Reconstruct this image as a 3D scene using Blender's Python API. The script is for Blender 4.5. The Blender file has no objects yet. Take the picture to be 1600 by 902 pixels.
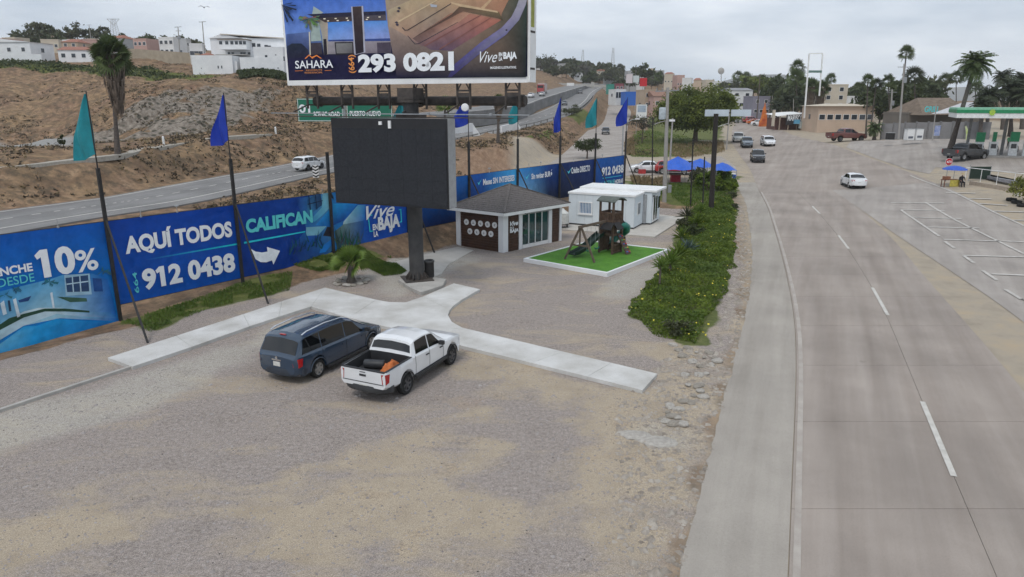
import bpy, bmesh, math, random
import numpy as np
from mathutils import Vector, Matrix, noise as mnoise
random.seed(7)
R = math.radians
scene = bpy.context.scene
COL = scene.collection
# ---------------------------------------------------------------- camera
CAM_H, F_PX, HORIZON = 9.2, 1090.0, 160.0
PITCH = math.atan((451 - HORIZON) / F_PX)
cam_data = bpy.data.cameras.new('camera')
cam_data.sensor_width = 36.0
cam_data.lens = 36.0 * F_PX / 1600.0
cam_data.clip_start, cam_data.clip_end = 0.2, 30000
cam = bpy.data.objects.new('camera', cam_data)
cam.location = (0, 0, CAM_H)
cam.rotation_euler = (math.pi / 2 - PITCH, 0, 0)
COL.objects.link(cam)
scene.camera = cam
# ---------------------------------------------------------------- sky and sun (overcast, bright haze)
SUN_EL, SUN_AZ = R(58), R(205)          # azimuth clockwise from +Y (north): sun behind the camera, a little left
world = bpy.data.worlds.new('World')
scene.world = world
world.use_nodes = True
wn, wl = world.node_tree.nodes, world.node_tree.links
for n in list(wn):
 wn.remove(n)
w_out = wn.new('ShaderNodeOutputWorld')
w_bg = wn.new('ShaderNodeBackground')
w_sky = wn.new('ShaderNodeTexSky')
w_sky.sky_type = 'NISHITA'
w_sky.sun_disc = False
w_sky.sun_elevation = SUN_EL
w_sky.sun_rotation = SUN_AZ
w_sky.air_density, w_sky.dust_density, w_sky.ozone_density = 1.0, 2.0, 1.0
w_tc = wn.new('ShaderNodeTexCoord')
w_map = wn.new('ShaderNodeMapping')
w_map.inputs['Scale'].default_value = (1.0, 1.0, 4.5)
w_n = wn.new('ShaderNodeTexNoise')
w_n.inputs['Scale'].default_value = 2.2
w_n.inputs['Detail'].default_value = 6
w_n.inputs['Roughness'].default_value = 0.55
w_ramp = wn.new('ShaderNodeValToRGB')
w_ramp.color_ramp.elements[0].position = 0.40
w_ramp.color_ramp.elements[0].color = (5.7, 6.7, 8.0, 1)
w_ramp.color_ramp.elements[1].position = 0.60
w_ramp.color_ramp.elements[1].color = (9.6, 10.3, 11.2, 1)
w_mix = wn.new('ShaderNodeMixRGB')
w_mix.inputs['Fac'].default_value = 0.88           # cloud cover
w_bg.inputs['Strength'].default_value = 0.1
wl.new(w_tc.outputs['Generated'], w_map.inputs['Vector'])
wl.new(w_map.outputs['Vector'], w_n.inputs['Vector'])
wl.new(w_n.outputs['Fac'], w_ramp.inputs['Fac'])
wl.new(w_sky.outputs['Color'], w_mix.inputs['Color1'])
wl.new(w_ramp.outputs['Color'], w_mix.inputs['Color2'])
wl.new(w_mix.outputs['Color'], w_bg.inputs['Color'])
wl.new(w_bg.outputs['Background'], w_out.inputs['Surface'])
sun_data = bpy.data.lights.new('sun', 'SUN')
sun_data.energy = 1.4
sun_data.angle = R(16)
sun_data.color = (1.0, 0.955, 0.89)
sun = bpy.data.objects.new('sun', sun_data)
_d = Vector((math.sin(SUN_AZ) * math.cos(SUN_EL), math.cos(SUN_AZ) * math.cos(SUN_EL), math.sin(SUN_EL)))
sun.rotation_euler = _d.to_track_quat('Z', 'Y').to_euler()
COL.objects.link(sun)
vs = scene.view_settings
vs.view_transform = 'Standard'
vs.look = 'None'
vs.exposure, vs.gamma, vs.use_curve_mapping = 0.0, 1.0, False
scene.render.engine = 'CYCLES'
scene.cycles.use_denoising = True
scene.cycles.max_bounces = 5
scene.cycles.use_adaptive_sampling, scene.cycles.adaptive_threshold, scene.cycles.adaptive_min_samples = True, .02, 24
scene.cycles.transparent_max_bounces = 12
scene.cycles.volume_bounces = 2
# ---------------------------------------------------------------- survey helpers: where a line of sight meets a plane
def ray(px, py):
 u, v = (px - 800.0) / F_PX, -(py - 451.0) / F_PX
 c, s = math.cos(PITCH), math.sin(PITCH)
 return Vector((u, c + v * s, v * c - s))
def G(px, py, z=0.0):
 d = ray(px, py)
 t = (z - CAM_H) / d.z
 return Vector((d.x * t, d.y * t, z))
def AT(px, py, Y):
 d = ray(px, py)
 t = Y / d.y
 return Vector((d.x * t, Y, CAM_H + d.z * t))
def on_plane(px, py, p, n):
 d = ray(px, py); o = Vector((0, 0, CAM_H))
 return o + d * ((p - o).dot(n) / d.dot(n))
# ---------------------------------------------------------------- materials
MATS = {}
def M(name, col=(.5, .5, .5), rough=.75, var=.18, scale=4.0, bump=0.0, bscale=None, metal=0.0, spec=.4, col2=None,
  coat=0.0, detail=5, coord='Object'):
 if name in MATS:
  return MATS[name]
 m = bpy.data.materials.new(name)
 m.use_nodes = True
 nt = m.node_tree
 b = nt.nodes['Principled BSDF']
 b.inputs['Roughness'].default_value = rough
 b.inputs['Metallic'].default_value = metal
 b.inputs['Specular IOR Level'].default_value = spec
 b.inputs['Coat Weight'].default_value = coat
 b.inputs['Coat Roughness'].default_value = .06
 if coord == 'Position':
  src = nt.nodes.new('ShaderNodeNewGeometry').outputs['Position']
 else:
  src = nt.nodes.new('ShaderNodeTexCoord').outputs['Object']
 n = nt.nodes.new('ShaderNodeTexNoise')
 n.inputs['Scale'].default_value = scale
 n.inputs['Detail'].default_value = detail
 n.inputs['Roughness'].default_value = .62
 nt.links.new(src, n.inputs['Vector'])
 r = nt.nodes.new('ShaderNodeValToRGB')
 c2 = col2 if col2 else tuple(min(1, c * (1 + var)) for c in col)
 c1 = col if col2 else tuple(c * (1 - var) for c in col)
 r.color_ramp.elements[0].position, r.color_ramp.elements[1].position = .32, .68
 r.color_ramp.elements[0].color = (*c1, 1)
 r.color_ramp.elements[1].color = (*c2, 1)
 nt.links.new(n.outputs['Fac'], r.inputs['Fac'])
 nt.links.new(r.outputs['Color'], b.inputs['Base Color'])
 if bump:
  n2 = nt.nodes.new('ShaderNodeTexNoise')
  n2.inputs['Scale'].default_value = bscale or scale * 4
  n2.inputs['Detail'].default_value = 4
  nt.links.new(src, n2.inputs['Vector'])
  bp = nt.nodes.new('ShaderNodeBump')
  bp.inputs['Strength'].default_value = min(1, bump)
  bp.inputs['Distance'].default_value = .05 if bump <= 1 else .05 * bump
  nt.links.new(n2.outputs['Fac'], bp.inputs['Height'])
  nt.links.new(bp.outputs['Normal'], b.inputs['Normal'])
 MATS[name] = m
 return m
def leaf_mat(name, c1, c2, scale=.6, trans=.25, rough=.6):
 if name in MATS:
  return MATS[name]
 m = M(name, c1, rough=rough, col2=c2, scale=scale, spec=.25)
 nt = m.node_tree
 b = nt.nodes['Principled BSDF']
 out = nt.nodes['Material Output']
 tr = nt.nodes.new('ShaderNodeBsdfTranslucent')
 src = b.inputs['Base Color'].links[0].from_socket
 nt.links.new(src, tr.inputs['Color'])
 mx = nt.nodes.new('ShaderNodeMixShader')
 mx.inputs['Fac'].default_value = trans
 nt.links.new(b.outputs[0], mx.inputs[1]); nt.links.new(tr.outputs[0], mx.inputs[2])
 nt.links.new(mx.outputs[0], out.inputs['Surface'])
 return m
def glass_mat(name, col=(.015, .018, .02), rough=.06, spec=.6):
 if name in MATS:
  return MATS[name]
 return M(name, col, rough=rough, var=.3, scale=1.5, spec=spec, coat=.3)
def print_mat(name='print_ink', rough=.5, wrinkle=.5, spec=.2):
 """flat print: the ink colour is stored on the print's own faces"""
 if name in MATS:
  return MATS[name]
 m = bpy.data.materials.new(name); m.use_nodes = True
 nt = m.node_tree; b = nt.nodes['Principled BSDF']
 b.inputs['Roughness'].default_value = rough
 b.inputs['Specular IOR Level'].default_value = spec
 at = nt.nodes.new('ShaderNodeAttribute'); at.attribute_name = 'Ink'
 tc = nt.nodes.new('ShaderNodeNewGeometry')
 n = nt.nodes.new('ShaderNodeTexNoise'); n.inputs['Scale'].default_value = 2.6; n.inputs['Detail'].default_value = 7
 nt.links.new(tc.outputs['Position'], n.inputs['Vector'])
 r = nt.nodes.new('ShaderNodeValToRGB')
 r.color_ramp.elements[0].color = (.84, .84, .84, 1); r.color_ramp.elements[1].color = (1.1, 1.1, 1.1, 1)
 r.color_ramp.elements[0].position = .3; r.color_ramp.elements[1].position = .7
 nt.links.new(n.outputs['Fac'], r.inputs['Fac'])
 mx = nt.nodes.new('ShaderNodeMixRGB'); mx.blend_type = 'MULTIPLY'; mx.inputs['Fac'].default_value = 1
 nt.links.new(at.outputs['Color'], mx.inputs['Color1']); nt.links.new(r.outputs['Color'], mx.inputs['Color2'])
 nt.links.new(mx.outputs['Color'], b.inputs['Base Color'])
 n2 = nt.nodes.new('ShaderNodeTexNoise'); n2.inputs['Scale'].default_value = .9; n2.inputs['Detail'].default_value = 3
 nt.links.new(tc.outputs['Position'], n2.inputs['Vector'])
 bp = nt.nodes.new('ShaderNodeBump'); bp.inputs['Strength'].default_value = wrinkle; bp.inputs['Distance'].default_value = .25
 nt.links.new(n2.outputs['Fac'], bp.inputs['Height']); nt.links.new(bp.outputs['Normal'], b.inputs['Normal'])
 MATS[name] = m
 return m
# ---------------------------------------------------------------- mesh helpers
def tag(o, label=None, cat=None, group=None, kind=None):
 if label: o['label'] = label
 if cat: o['category'] = cat
 if group: o['group'] = group
 if kind: o['kind'] = kind
 return o
def empty(name, loc=(0, 0, 0), rz=0.0, label=None, cat=None, group=None):
 o = bpy.data.objects.new(name, None)
 o.empty_display_size = .2
 o.location = loc
 o.rotation_euler = (0, 0, rz)
 COL.objects.link(o)
 return tag(o, label, cat, group)
def link_mesh(name, me, mat, parent=None, loc=None, rz=0.0):
 o = bpy.data.objects.new(name, me)
 COL.objects.link(o)
 if mat is not None and not me.materials:
  for m in (mat if isinstance(mat, (list, tuple)) else [mat]):
   me.materials.append(m)
 if parent is not None:
  o.parent = parent
 if loc is not None:
  o.location = loc
 if rz:
  o.rotation_euler = (0, 0, rz)
 return o
def copy_tree(o, parent=None):
 c = o.copy()
 COL.objects.link(c)
 c.parent = parent
 for ch in list(o.children):
  copy_tree(ch, c)
 return c
class MB:
 def __init__(s):
  s.v, s.f, s.mi, s.ink = [], [], [], []
  s.cur = 0
 def add(s, vs, fs, ink=None):
  b = len(s.v)
  s.v.extend([tuple(v) for v in vs])
  for f in fs:
   s.f.append(tuple(b + i for i in f)); s.mi.append(s.cur)
  if ink is not None:
   s.ink.extend(ink if isinstance(ink, list) else [ink] * len(vs))
  return s
 def box(s, c, size, rot=None, rz=0.0):
  hx, hy, hz = size[0] / 2, size[1] / 2, size[2] / 2
  P = [Vector((x, y, z)) for z in (-hz, hz) for y in (-hy, hy) for x in (-hx, hx)]
  if rz: rot = Matrix.Rotation(rz, 3, 'Z')
  if rot is not None: P = [rot @ p for p in P]
  c = Vector(c)
  return s.add([p + c for p in P], [(0, 2, 3, 1), (4, 5, 7, 6), (0, 1, 5, 4), (2, 6, 7, 3), (0, 4, 6, 2), (1, 3, 7, 5)])
 def b2(s, x0, x1, y0, y1, z0, z1):
  return s.box(((x0 + x1) / 2, (y0 + y1) / 2, (z0 + z1) / 2), (x1 - x0, y1 - y0, z1 - z0))
 def bar(s, p0, p1, w, h=None, up=(0, 0, 1)):
  p0, p1 = Vector(p0), Vector(p1)
  h = h or w
  d = (p1 - p0); L = d.length; d.normalize()
  u = Vector(up)
  if abs(d.dot(u)) > .98: u = Vector((1, 0, 0))
  x = d.cross(u).normalized(); y = x.cross(d)
  P = []
  for q in (p0, p1):
   for a, b in ((-1, -1), (1, -1), (1, 1), (-1, 1)):
    P.append(q + x * (a * w / 2) + y * (b * h / 2))
  return s.add(P, [(3, 2, 1, 0), (4, 5, 6, 7), (0, 1, 5, 4), (1, 2, 6, 5), (2, 3, 7, 6), (3, 0, 4, 7)])
 def tube(s, p0, p1, r0, r1=None, n=10, caps=True):
  r1 = r0 if r1 is None else r1
  return s.path([Vector(p0), Vector(p1)], [r0, r1], n, caps)
 def path(s, pts, rad, n=8, caps=True):
  pts = [Vector(p) for p in pts]
  if not isinstance(rad, (list, tuple)): rad = [rad] * len(pts)
  vs = []
  ref = None
  for i, p in enumerate(pts):
   d = (pts[min(i + 1, len(pts) - 1)] - pts[max(i - 1, 0)]).normalized()
   if ref is None:
    ref = Vector((1, 0, 0)) if abs(d.x) < .9 else Vector((0, 1, 0))
   x = (ref - d * ref.dot(d)).normalized(); ref = x
   y = d.cross(x)
   for k in range(n):
    a = 2 * math.pi * k / n
    vs.append(p + (x * math.cos(a) + y * math.sin(a)) * rad[i])
  fs = []
  for i in range(len(pts) - 1):
   for k in range(n):
    k2 = (k + 1) % n
    fs.append((i * n + k, i * n + k2, (i + 1) * n + k2, (i + 1) * n + k))
  if caps:
   fs.append(tuple(range(n - 1, -1, -1)))
   fs.append(tuple((len(pts) - 1) * n + k for k in range(n)))
  return s.add(vs, fs)
 def lathe(s, prof, n=24, axis='z', c=(0, 0, 0)):
  vs, fs = [], []
  c = Vector(c)
  for r, h in prof:
   for k in range(n):
    a = 2 * math.pi * k / n
    x, y = r * math.cos(a), r * math.sin(a)
    p = Vector((x, y, h)) if axis == 'z' else Vector((x, h, y)) if axis == 'y' else Vector((h, x, y))
    vs.append(c + p)
  m = len(prof)
  for i in range(m - 1):
   for k in range(n):
    k2 = (k + 1) % n
    f = (i * n + k, i * n + k2, (i + 1) * n + k2, (i + 1) * n + k)
    fs.append(f if axis != 'y' else f[::-1])
  return s.add(vs, fs)
 def prism(s, poly, z0, z1):
  n = len(poly)
  vs = [(p[0], p[1], z0) for p in poly] + [(p[0], p[1], z1) for p in poly]
  fs = [tuple(range(n - 1, -1, -1)), tuple(range(n, 2 * n))]
  for i in range(n):
   j = (i + 1) % n
   fs.append((i, j, n + j, n + i))
  return s.add(vs, fs)
 def quad(s, a, b, c, d, ink=None):
  return s.add([a, b, c, d], [(0, 1, 2, 3)], ink)
 def build(s, name, mat, parent=None, smooth=None, loc=None, rz=0.0, fix=False):
  me = bpy.data.meshes.new(name)
  me.from_pydata(s.v, [], s.f)
  for m in (mat if isinstance(mat, (list, tuple)) else [mat]):
   me.materials.append(m)
  if max(s.mi, default=0) > 0:
   me.polygons.foreach_set('material_index', s.mi)
  if len(s.ink) == len(s.v) and s.ink:
   a = me.color_attributes.new('Ink', 'FLOAT_COLOR', 'POINT')
   a.data.foreach_set('color', [c for k in s.ink for c in (k[0], k[1], k[2], 1.0)])
  if fix:
   bm = bmesh.new(); bm.from_mesh(me)
   bmesh.ops.recalc_face_normals(bm, faces=bm.faces); bm.to_mesh(me); bm.free()
  if smooth is not None:
   me.polygons.foreach_set('use_smooth', [True] * len(me.polygons))
   if smooth < 180:
    me.set_sharp_from_angle(angle=R(smooth))
  me.update()
  return link_mesh(name, me, None, parent, loc, rz)
def text_data(txt, bold=0.0, shear=0.0, spacing=1.0):
 """outline of a line of lettering as (verts, faces) in a unit box"""
 cu = bpy.data.curves.new('lettering', 'FONT')
 cu.body = txt; cu.size = 1; cu.offset = bold; cu.shear = shear; cu.space_character = spacing
 cu.fill_mode = 'BOTH'; cu.resolution_u = 4
 ob = bpy.data.objects.new('lettering', cu)
 COL.objects.link(ob)
 bpy.context.view_layer.update()
 me = bpy.data.meshes.new_from_object(ob.evaluated_get(bpy.context.evaluated_depsgraph_get()))
 vs = [v.co.copy() for v in me.vertices]; fs = [tuple(p.vertices) for p in me.polygons]
 COL.objects.unlink(ob); bpy.data.objects.remove(ob); bpy.data.curves.remove(cu); bpy.data.meshes.remove(me)
 if '1' in txt:                                      # give the figure one its flag
  par = list(range(len(vs)))
  def root(i):
   while par[i] != i: par[i] = par[par[i]]; i = par[i]
   return i
  for f in fs:
   for k in f[1:]: par[root(k)] = root(f[0])
  isl = {}
  for i in range(len(vs)): isl.setdefault(root(i), []).append(vs[i])
  boxes = sorted((min(p.x for p in l), max(p.x for p in l), min(p.y for p in l), max(p.y for p in l)) for l in isl.values())
  b = boxes[txt.replace(' ', '').index('1')]
  w_ = min(b[1] - b[0], .25); b0 = len(vs); xl = b[1] - w_
  vs += [Vector(p) for p in ((xl, b[3] - .001, 0), (xl - .15, b[3] - .13, 0), (xl - .10, b[3] - .25, 0), (xl, b[3] - .20, 0))]
  fs.append((b0, b0 + 1, b0 + 2, b0 + 3))
 x0, x1 = min(v.x for v in vs), max(v.x for v in vs)
 y0, y1 = min(v.y for v in vs), max(v.y for v in vs)
 return [((v.x - x0) / (x1 - x0), (v.y - y0) / (y1 - y0)) for v in vs], fs
def lettering(txt, o, ux, uy, w, h, mat, parent, bold=.02, shear=0.0, name='lettering', spacing=1.0):
 """text filling the box of width w and height h from corner o along ux, uy"""
 vs, fs = text_data(txt, bold, shear, spacing)
 o, ux, uy = Vector(o), Vector(ux).normalized(), Vector(uy).normalized()
 mb = MB(); mb.add([o + ux * (a * w) + uy * (b * h) for a, b in vs], fs)
 return mb.build(name, mat, parent)
def smoothstep(a, b, x):
 t = np.clip((x - a) / (b - a), 0, 1)
 return t * t * (3 - 2 * t)
# ================================================================ TERRAIN
FA, FB = G(0, 368, 4.2), G(977, 243, 4.2)                 # top rail of the banner fence, 4.2 m up
FD = (FB - FA); FD.z = 0
FLEN = FD.length; FD.normalize()
FN = Vector((FD.y, -FD.x, 0))                             # towards the lot
def fence_pt(s, z=0.0, off=0.0):
 p = FA + FD * s + FN * off
 return Vector((p.x, p.y, z))
def poly_pts(l):                                          # (px, py, z) or (px, py, None, Y)
 out = []
 for t in l:
  out.append(AT(t[0], t[1], t[3]) if len(t) == 4 else G(*t))
 return out
HWY = [Vector((-56, 8, .2)), Vector((-49, 26, .25))] + poly_pts([(0, 345, .3), (164, 321, .4), (249, 308, .5), (404, 277, .8), (500, 258, 1.3), (720, 211, 3.0),
  (812, 193, 4.2), (870, 175, None, 205), (900, 157, None, 275), (912, 145, None, 340), (928, 137, None, 420), (948, 131, None, 520)])
UPR = poly_pts([(560, 182, None, 150), (700, 175, None, 165), (790, 164, None, 190), (815, 157, None, 215), (850, 147, None, 260), (880, 139, None, 320), (902, 134, None, 400), (925, 130, None, 500)])
FRT = poly_pts([(860, 280, .3), (905, 258, .6), (925, 238, .9), (943, 209, 1.8), (955, 190, None, 233), (963, 173, None, 290), (950, 163, None, 340), (930, 157, None, 380)])
CP = []
def cp(*a): CP.append(a)
for x in (-14, -8, -2, 4, 10, 16, 22, 28):
 for y in (-10, 2, 10, 18):
  cp(x, y, 0)
for x, y in ((-30, 2), (-30, -10), (-8, 24), (-11, 22), (-2, 26), (4, 26), (10, 28), (16, 28), (22, 28), (28, 28), (-6, 30), (-3, 33), (0, 36), (4, 38), (9, 38), (15, 38), (22, 40),
    (30, 40), (3, 42), (8, 46), (14, 48), (20, 50), (27, 54), (34, 60), (12, 54), (16, 60), (20, 68), (26, 72), (16, 72), (36, 50), (32, 74)):
 cp(x, y, 0)
for s, z in ((-8, -.5), (0, -.5), (5, -.3), (11, .25), (17, 1.0), (23, 1.15), (29, 1.2), (35, 1.2), (41, 1.1), (48, .7)):
 p = fence_pt(s, 0, 0.0); cp(p.x, p.y, z)
 p = fence_pt(s, 0, 3.0); cp(p.x, p.y, -.25 if s < 3 else 0 if s < 12 else .12)
 p = fence_pt(s, 0, -4); cp(p.x, p.y, z + .3)
def cpp(px, py, Y):
 p = AT(px, py, Y); cp(p.x, p.y, p.z)
for t in ((0, 262, 66), (100, 252, 72), (190, 240, 78), (330, 215, 95), (440, 203, 110), (0, 232, 95), (110, 232, 95), (0, 212, 125), (115, 212, 125), (60, 222, 108),
   (0, 160, 142), (0, 105, 165), (0, 94, 185), (110, 110, 165), (110, 97, 188), (60, 150, 146), (150, 150, 140), (200, 110, 165), (230, 97, 185),
   (188, 214, 108), (240, 212, 104), (300, 212, 102), (232, 134, 124), (282, 141, 122), (258, 170, 114), (330, 208, 104), (305, 128, 138), (400, 127, 140), (440, 132, 136), (440, 165, 125), (380, 165, 122), (470, 190, 120),
   (340, 117, 155), (440, 118, 152), (320, 113, 165), (450, 112, 175), (260, 86, 195), (130, 93, 200), (300, 95, 190),
   (60, 71, 390), (200, 74, 390), (-80, 72, 390), (300, 84, 340), (-200, 76, 390), (400, 94, 330), (-150, 95, 190), (-300, 90, 190), (-200, 150, 140), (-150, 212, 120), (-150, 240, 90),
   (600, 150, 200), (560, 176, 140), (620, 135, 260), (760, 148, 250), (700, 130, 320), (840, 132, 330), (780, 182, 165), (720, 195, 150), (560, 205, 118),
   (850, 109, 600), (950, 113, 620), (1020, 119, 650), (1100, 137, 700), (1250, 152, 700), (700, 112, 600), (400, 90, 620), (100, 72, 620), (1500, 158, 700),
   (711, 234, 92), (760, 230, 96), (800, 228, 99), (850, 240, 96), (830, 222, 112), (870, 215, 125), (900, 200, 150), (870, 262, 86), (720, 288, 70), (800, 284, 71),
   (910, 165, 260), (935, 165, 290), (905, 190, 180), (930, 178, 230)):
 cpp(*t)
for x, y, z in ((30, 90, .4), (36, 90, .5), (41, 110, 1.0), (45, 150, 1.9), (60, 230, 2.8), (80, 330, 3.6), (43, 68, .8), (55, 88, 2.1), (62, 109, 3.2), (80, 100, 3.3), (60, 78, 2.0), (36, 44, .05),
    (46, 46, .5), (32, 34, 0), (70, 60, 1.6), (44, 34, .3), (60, 30, .8), (20, 90, .4), (14, 90, .4), (22, 110, .8), (28, 130, 1.4), (30, 170, 2.4), (100, 120, 3.6), (100, 200, 4), (110, 60, 2.6),
    (130, 300, 5), (200, 300, 6), (300, 500, 8), (200, 150, 4), (28, 230, 3.0), (12, 100, .5), (46, 200, 2.6), (36, 300, 5), (20, 105, .7), (90, 500, 8), (400, 300, 8), (250, 60, 4), (60, 0, 1), (110, 0, 2)):
 cp(x, y, z)
for l in (HWY, UPR, FRT):
 for p in l: cp(p.x, p.y, p.z - .1)
CPA = np.array(CP, float)
_S = 100.0
def _k(d2):
 return np.where(d2 > 1e-12, d2 * np.log(np.maximum(d2, 1e-12)) * .5, 0.0)
_n = len(CPA)
_d2 = ((CPA[:, None, :2] - CPA[None, :, :2]) ** 2).sum(-1) / _S ** 2
_A = np.zeros((_n + 3, _n + 3)); _A[:_n, :_n] = _k(_d2) + np.eye(_n) * 2e-4
_A[:_n, _n] = 1; _A[:_n, _n + 1:] = CPA[:, :2] / _S
_A[_n:, :_n] = _A[:_n, _n:].T
_W = np.linalg.solve(_A, np.concatenate([CPA[:, 2], [0, 0, 0]]))
def tps(x, y):
 sh = x.shape; x, y = x.ravel() / _S, y.ravel() / _S
 out = np.full(x.shape, _W[_n]) + _W[_n + 1] * x + _W[_n + 2] * y
 for i in range(0, len(x), 4000):
  d2 = (x[i:i + 4000, None] - CPA[None, :, 0] / _S) ** 2 + (y[i:i + 4000, None] - CPA[None, :, 1] / _S) ** 2
  out[i:i + 4000] += _k(d2) @ _W[:_n]
 return out.reshape(sh)
def seg_dist(x, y, pts, zs=True):
 """distance to a polyline, the z of the nearest point"""
 best = np.full(x.shape, 1e9); bz = np.zeros(x.shape)
 for a, b in zip(pts[:-1], pts[1:]):
  ax, ay, bx, by = a.x, a.y, b.x, b.y
  dx, dy = bx - ax, by - ay
  t = np.clip(((x - ax) * dx + (y - ay) * dy) / (dx * dx + dy * dy), 0, 1)
  d = np.hypot(x - ax - t * dx, y - ay - t * dy)
  m = d < best
  best = np.where(m, d, best); bz = np.where(m, a.z + t * (b.z - a.z), bz)
 return best, bz
def smooth_line(pts, k=8):
 out = []
 n = len(pts)
 for i in range(n - 1):
  p0, p1, p2, p3 = pts[max(i - 1, 0)], pts[i], pts[i + 1], pts[min(i + 2, n - 1)]
  for j in range(k):
   t = j / k
   out.append(.5 * ((2 * p1) + (p2 - p0) * t + (2 * p0 - 5 * p1 + 4 * p2 - p3) * t * t + (3 * p1 - p0 - 3 * p2 + p3) * t ** 3))
 out.append(pts[-1].copy())
 return out
HWYs, UPRs, FRTs = smooth_line(HWY, 6), smooth_line(UPR, 6), smooth_line(FRT, 6)
def stepped(spec):
 out = [spec[0][0]]
 for a, b, s in spec:
  v = out[-1]
  while v < b - 1e-6:
   v += s; out.append(v)
 return np.array(out)
YS = stepped([(-12, 8, 2.0), (8, 62, .6), (62, 145, 1.1), (145, 320, 4), (320, 760, 14), (760, 1600, 105), (1600, 3400, 300)])
XS = stepped([(-3000, -1000, 500), (-1000, -280, 60), (-280, -110, 6), (-110, -45, 1.3), (-45, 40, .7), (40, 100, 1.6), (100, 300, 8), (300, 1000, 60), (1000, 3000, 500)])
GX, GY = np.meshgrid(XS, YS)
near = (GY < 760) & (np.abs(GX) < 420)
cx, cy = np.clip(GX, -420, 420), np.clip(GY, -12, 700)
H = tps(cx, cy)
far = smoothstep(0, 700, np.hypot(GX - cx, GY - cy))
H = H * (1 - far) + 4.0 * far
# lot and near roadway are level
def in_poly(x, y, poly):
 r = np.zeros(x.shape, bool); n = len(poly)
 for i in range(n):
  x0, y0 = poly[i][0], poly[i][1]; x1, y1 = poly[(i + 1) % n][0], poly[(i + 1) % n][1]
  c = ((y0 > y) != (y1 > y)) & (x < (x1 - x0) * (y - y0) / (y1 - y0 + 1e-12) + x0)
  r ^= c
 return r
def poly_dist(x, y, poly):
 pts = [Vector((p[0], p[1], 0)) for p in poly]; pts.append(pts[0])
 d, _ = seg_dist(x, y, pts)
 return np.where(in_poly(x, y, poly), -d, d)
LEVEL = [fence_pt(-14, 0, 3.4), fence_pt(14, 0, 2.6), fence_pt(24, 0, 2.9), fence_pt(36, 0, 2.9), Vector((14, 57, 0)), Vector((30, 60, 0)), Vector((36, 52, 0)), Vector((31, 36, 0)), Vector((34, 10, 0)), Vector((34, -14, 0)), Vector((-20, -14, 0))]
dl = poly_dist(GX, GY, LEVEL)
H = H * smoothstep(0, 3.5, dl)
SLOPE_MASK = smoothstep(3, 9, dl)
def corridor(H, pts, half, drop=.12, soft=7.0):
 global SLOPE_MASK
 d, z = seg_dist(GX, GY, pts)
 w = 1 - smoothstep(half, half + soft, d)
 SLOPE_MASK = SLOPE_MASK * smoothstep(half - .5, half + soft * .6, d)
 return H * (1 - w) + (z - drop) * w
H = corridor(H, FRTs, 5.2, soft=5)
H = corridor(H, UPRs, 5.8, soft=8)
H = corridor(H, HWYs, 6.2, soft=6)
# where the roads on the right run, no roughness
ROADW = [Vector((6, 0, 0)), Vector((12, 60, 0)), Vector((20, 70, 0)), Vector((2, 92, 0)), Vector((2, 116, 0)), Vector((26, 116, 0)), Vector((40, 200, 0)), Vector((70, 360, 0)), Vector((100, 360, 0)), Vector((70, 160, 0)), Vector((130, 130, 0)), Vector((140, 40, 0)), Vector((120, -12, 0)), Vector((6, -12, 0))]
SLOPE_MASK = SLOPE_MASK * smoothstep(0, 6, poly_dist(GX, GY, ROADW))
# roughness and gullies on the slopes
gz_y, gz_x = np.gradient(H, YS, XS)
grad = np.hypot(gz_x, gz_y)
rough = SLOPE_MASK * smoothstep(.03, .30, grad)
N1 = np.zeros(H.shape); N2 = np.zeros(H.shape); N3 = np.zeros(H.shape)
idx = np.argwhere((np.abs(GX) < 300) & (GY < 330) & (GX < 60))
for i, j in idx:
 x, y = GX[i, j], GY[i, j]
 N3[i, j] = mnoise.noise((x * .55, y * .55, 3.1))
 if rough[i, j] > .01 or SLOPE_MASK[i, j] > .05:
  N1[i, j] = mnoise.fractal((x * .13, y * .13, 0), 1.0, 2.0, 4)
  N2[i, j] = abs(mnoise.noise((x * .42 + y * .13, y * .10, 5)))
H = H + rough * (N1 * 1.1 - N2 * .9) + SLOPE_MASK * (1 - rough) * N1 * .12
# the boulder-strewn knoll beside the fan palm
kn = AT(245, 165, 112)
dk = np.hypot((GX - kn.x) / 13, (GY - kn.y) / 11)
KN = 1 - smoothstep(.55, 1.25, dk)
H = H + KN * (np.abs(N1) * 1.7 - .3)
VERGE = [G(a, b) for a, b in ((985, 660), (1050, 545), (1112, 550), (1150, 420), (1152, 330), (1162, 330), (1172, 400), (1168, 450), (1142, 560), (1058, 902), (950, 902))]
H = H + (1 - smoothstep(-.8, .2, poly_dist(GX, GY, VERGE))) * (N3 * .11 - .02)
def h(x, y):
 j = int(np.clip(np.searchsorted(XS, x) - 1, 0, len(XS) - 2)); i = int(np.clip(np.searchsorted(YS, y) - 1, 0, len(YS) - 2))
 tx = (x - XS[j]) / (XS[j + 1] - XS[j]); ty = (y - YS[i]) / (YS[i + 1] - YS[i])
 tx = min(max(tx, 0), 1); ty = min(max(ty, 0), 1)
 return float((H[i, j] * (1 - tx) + H[i, j + 1] * tx) * (1 - ty) + (H[i + 1, j] * (1 - tx) + H[i + 1, j + 1] * tx) * ty)
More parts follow.
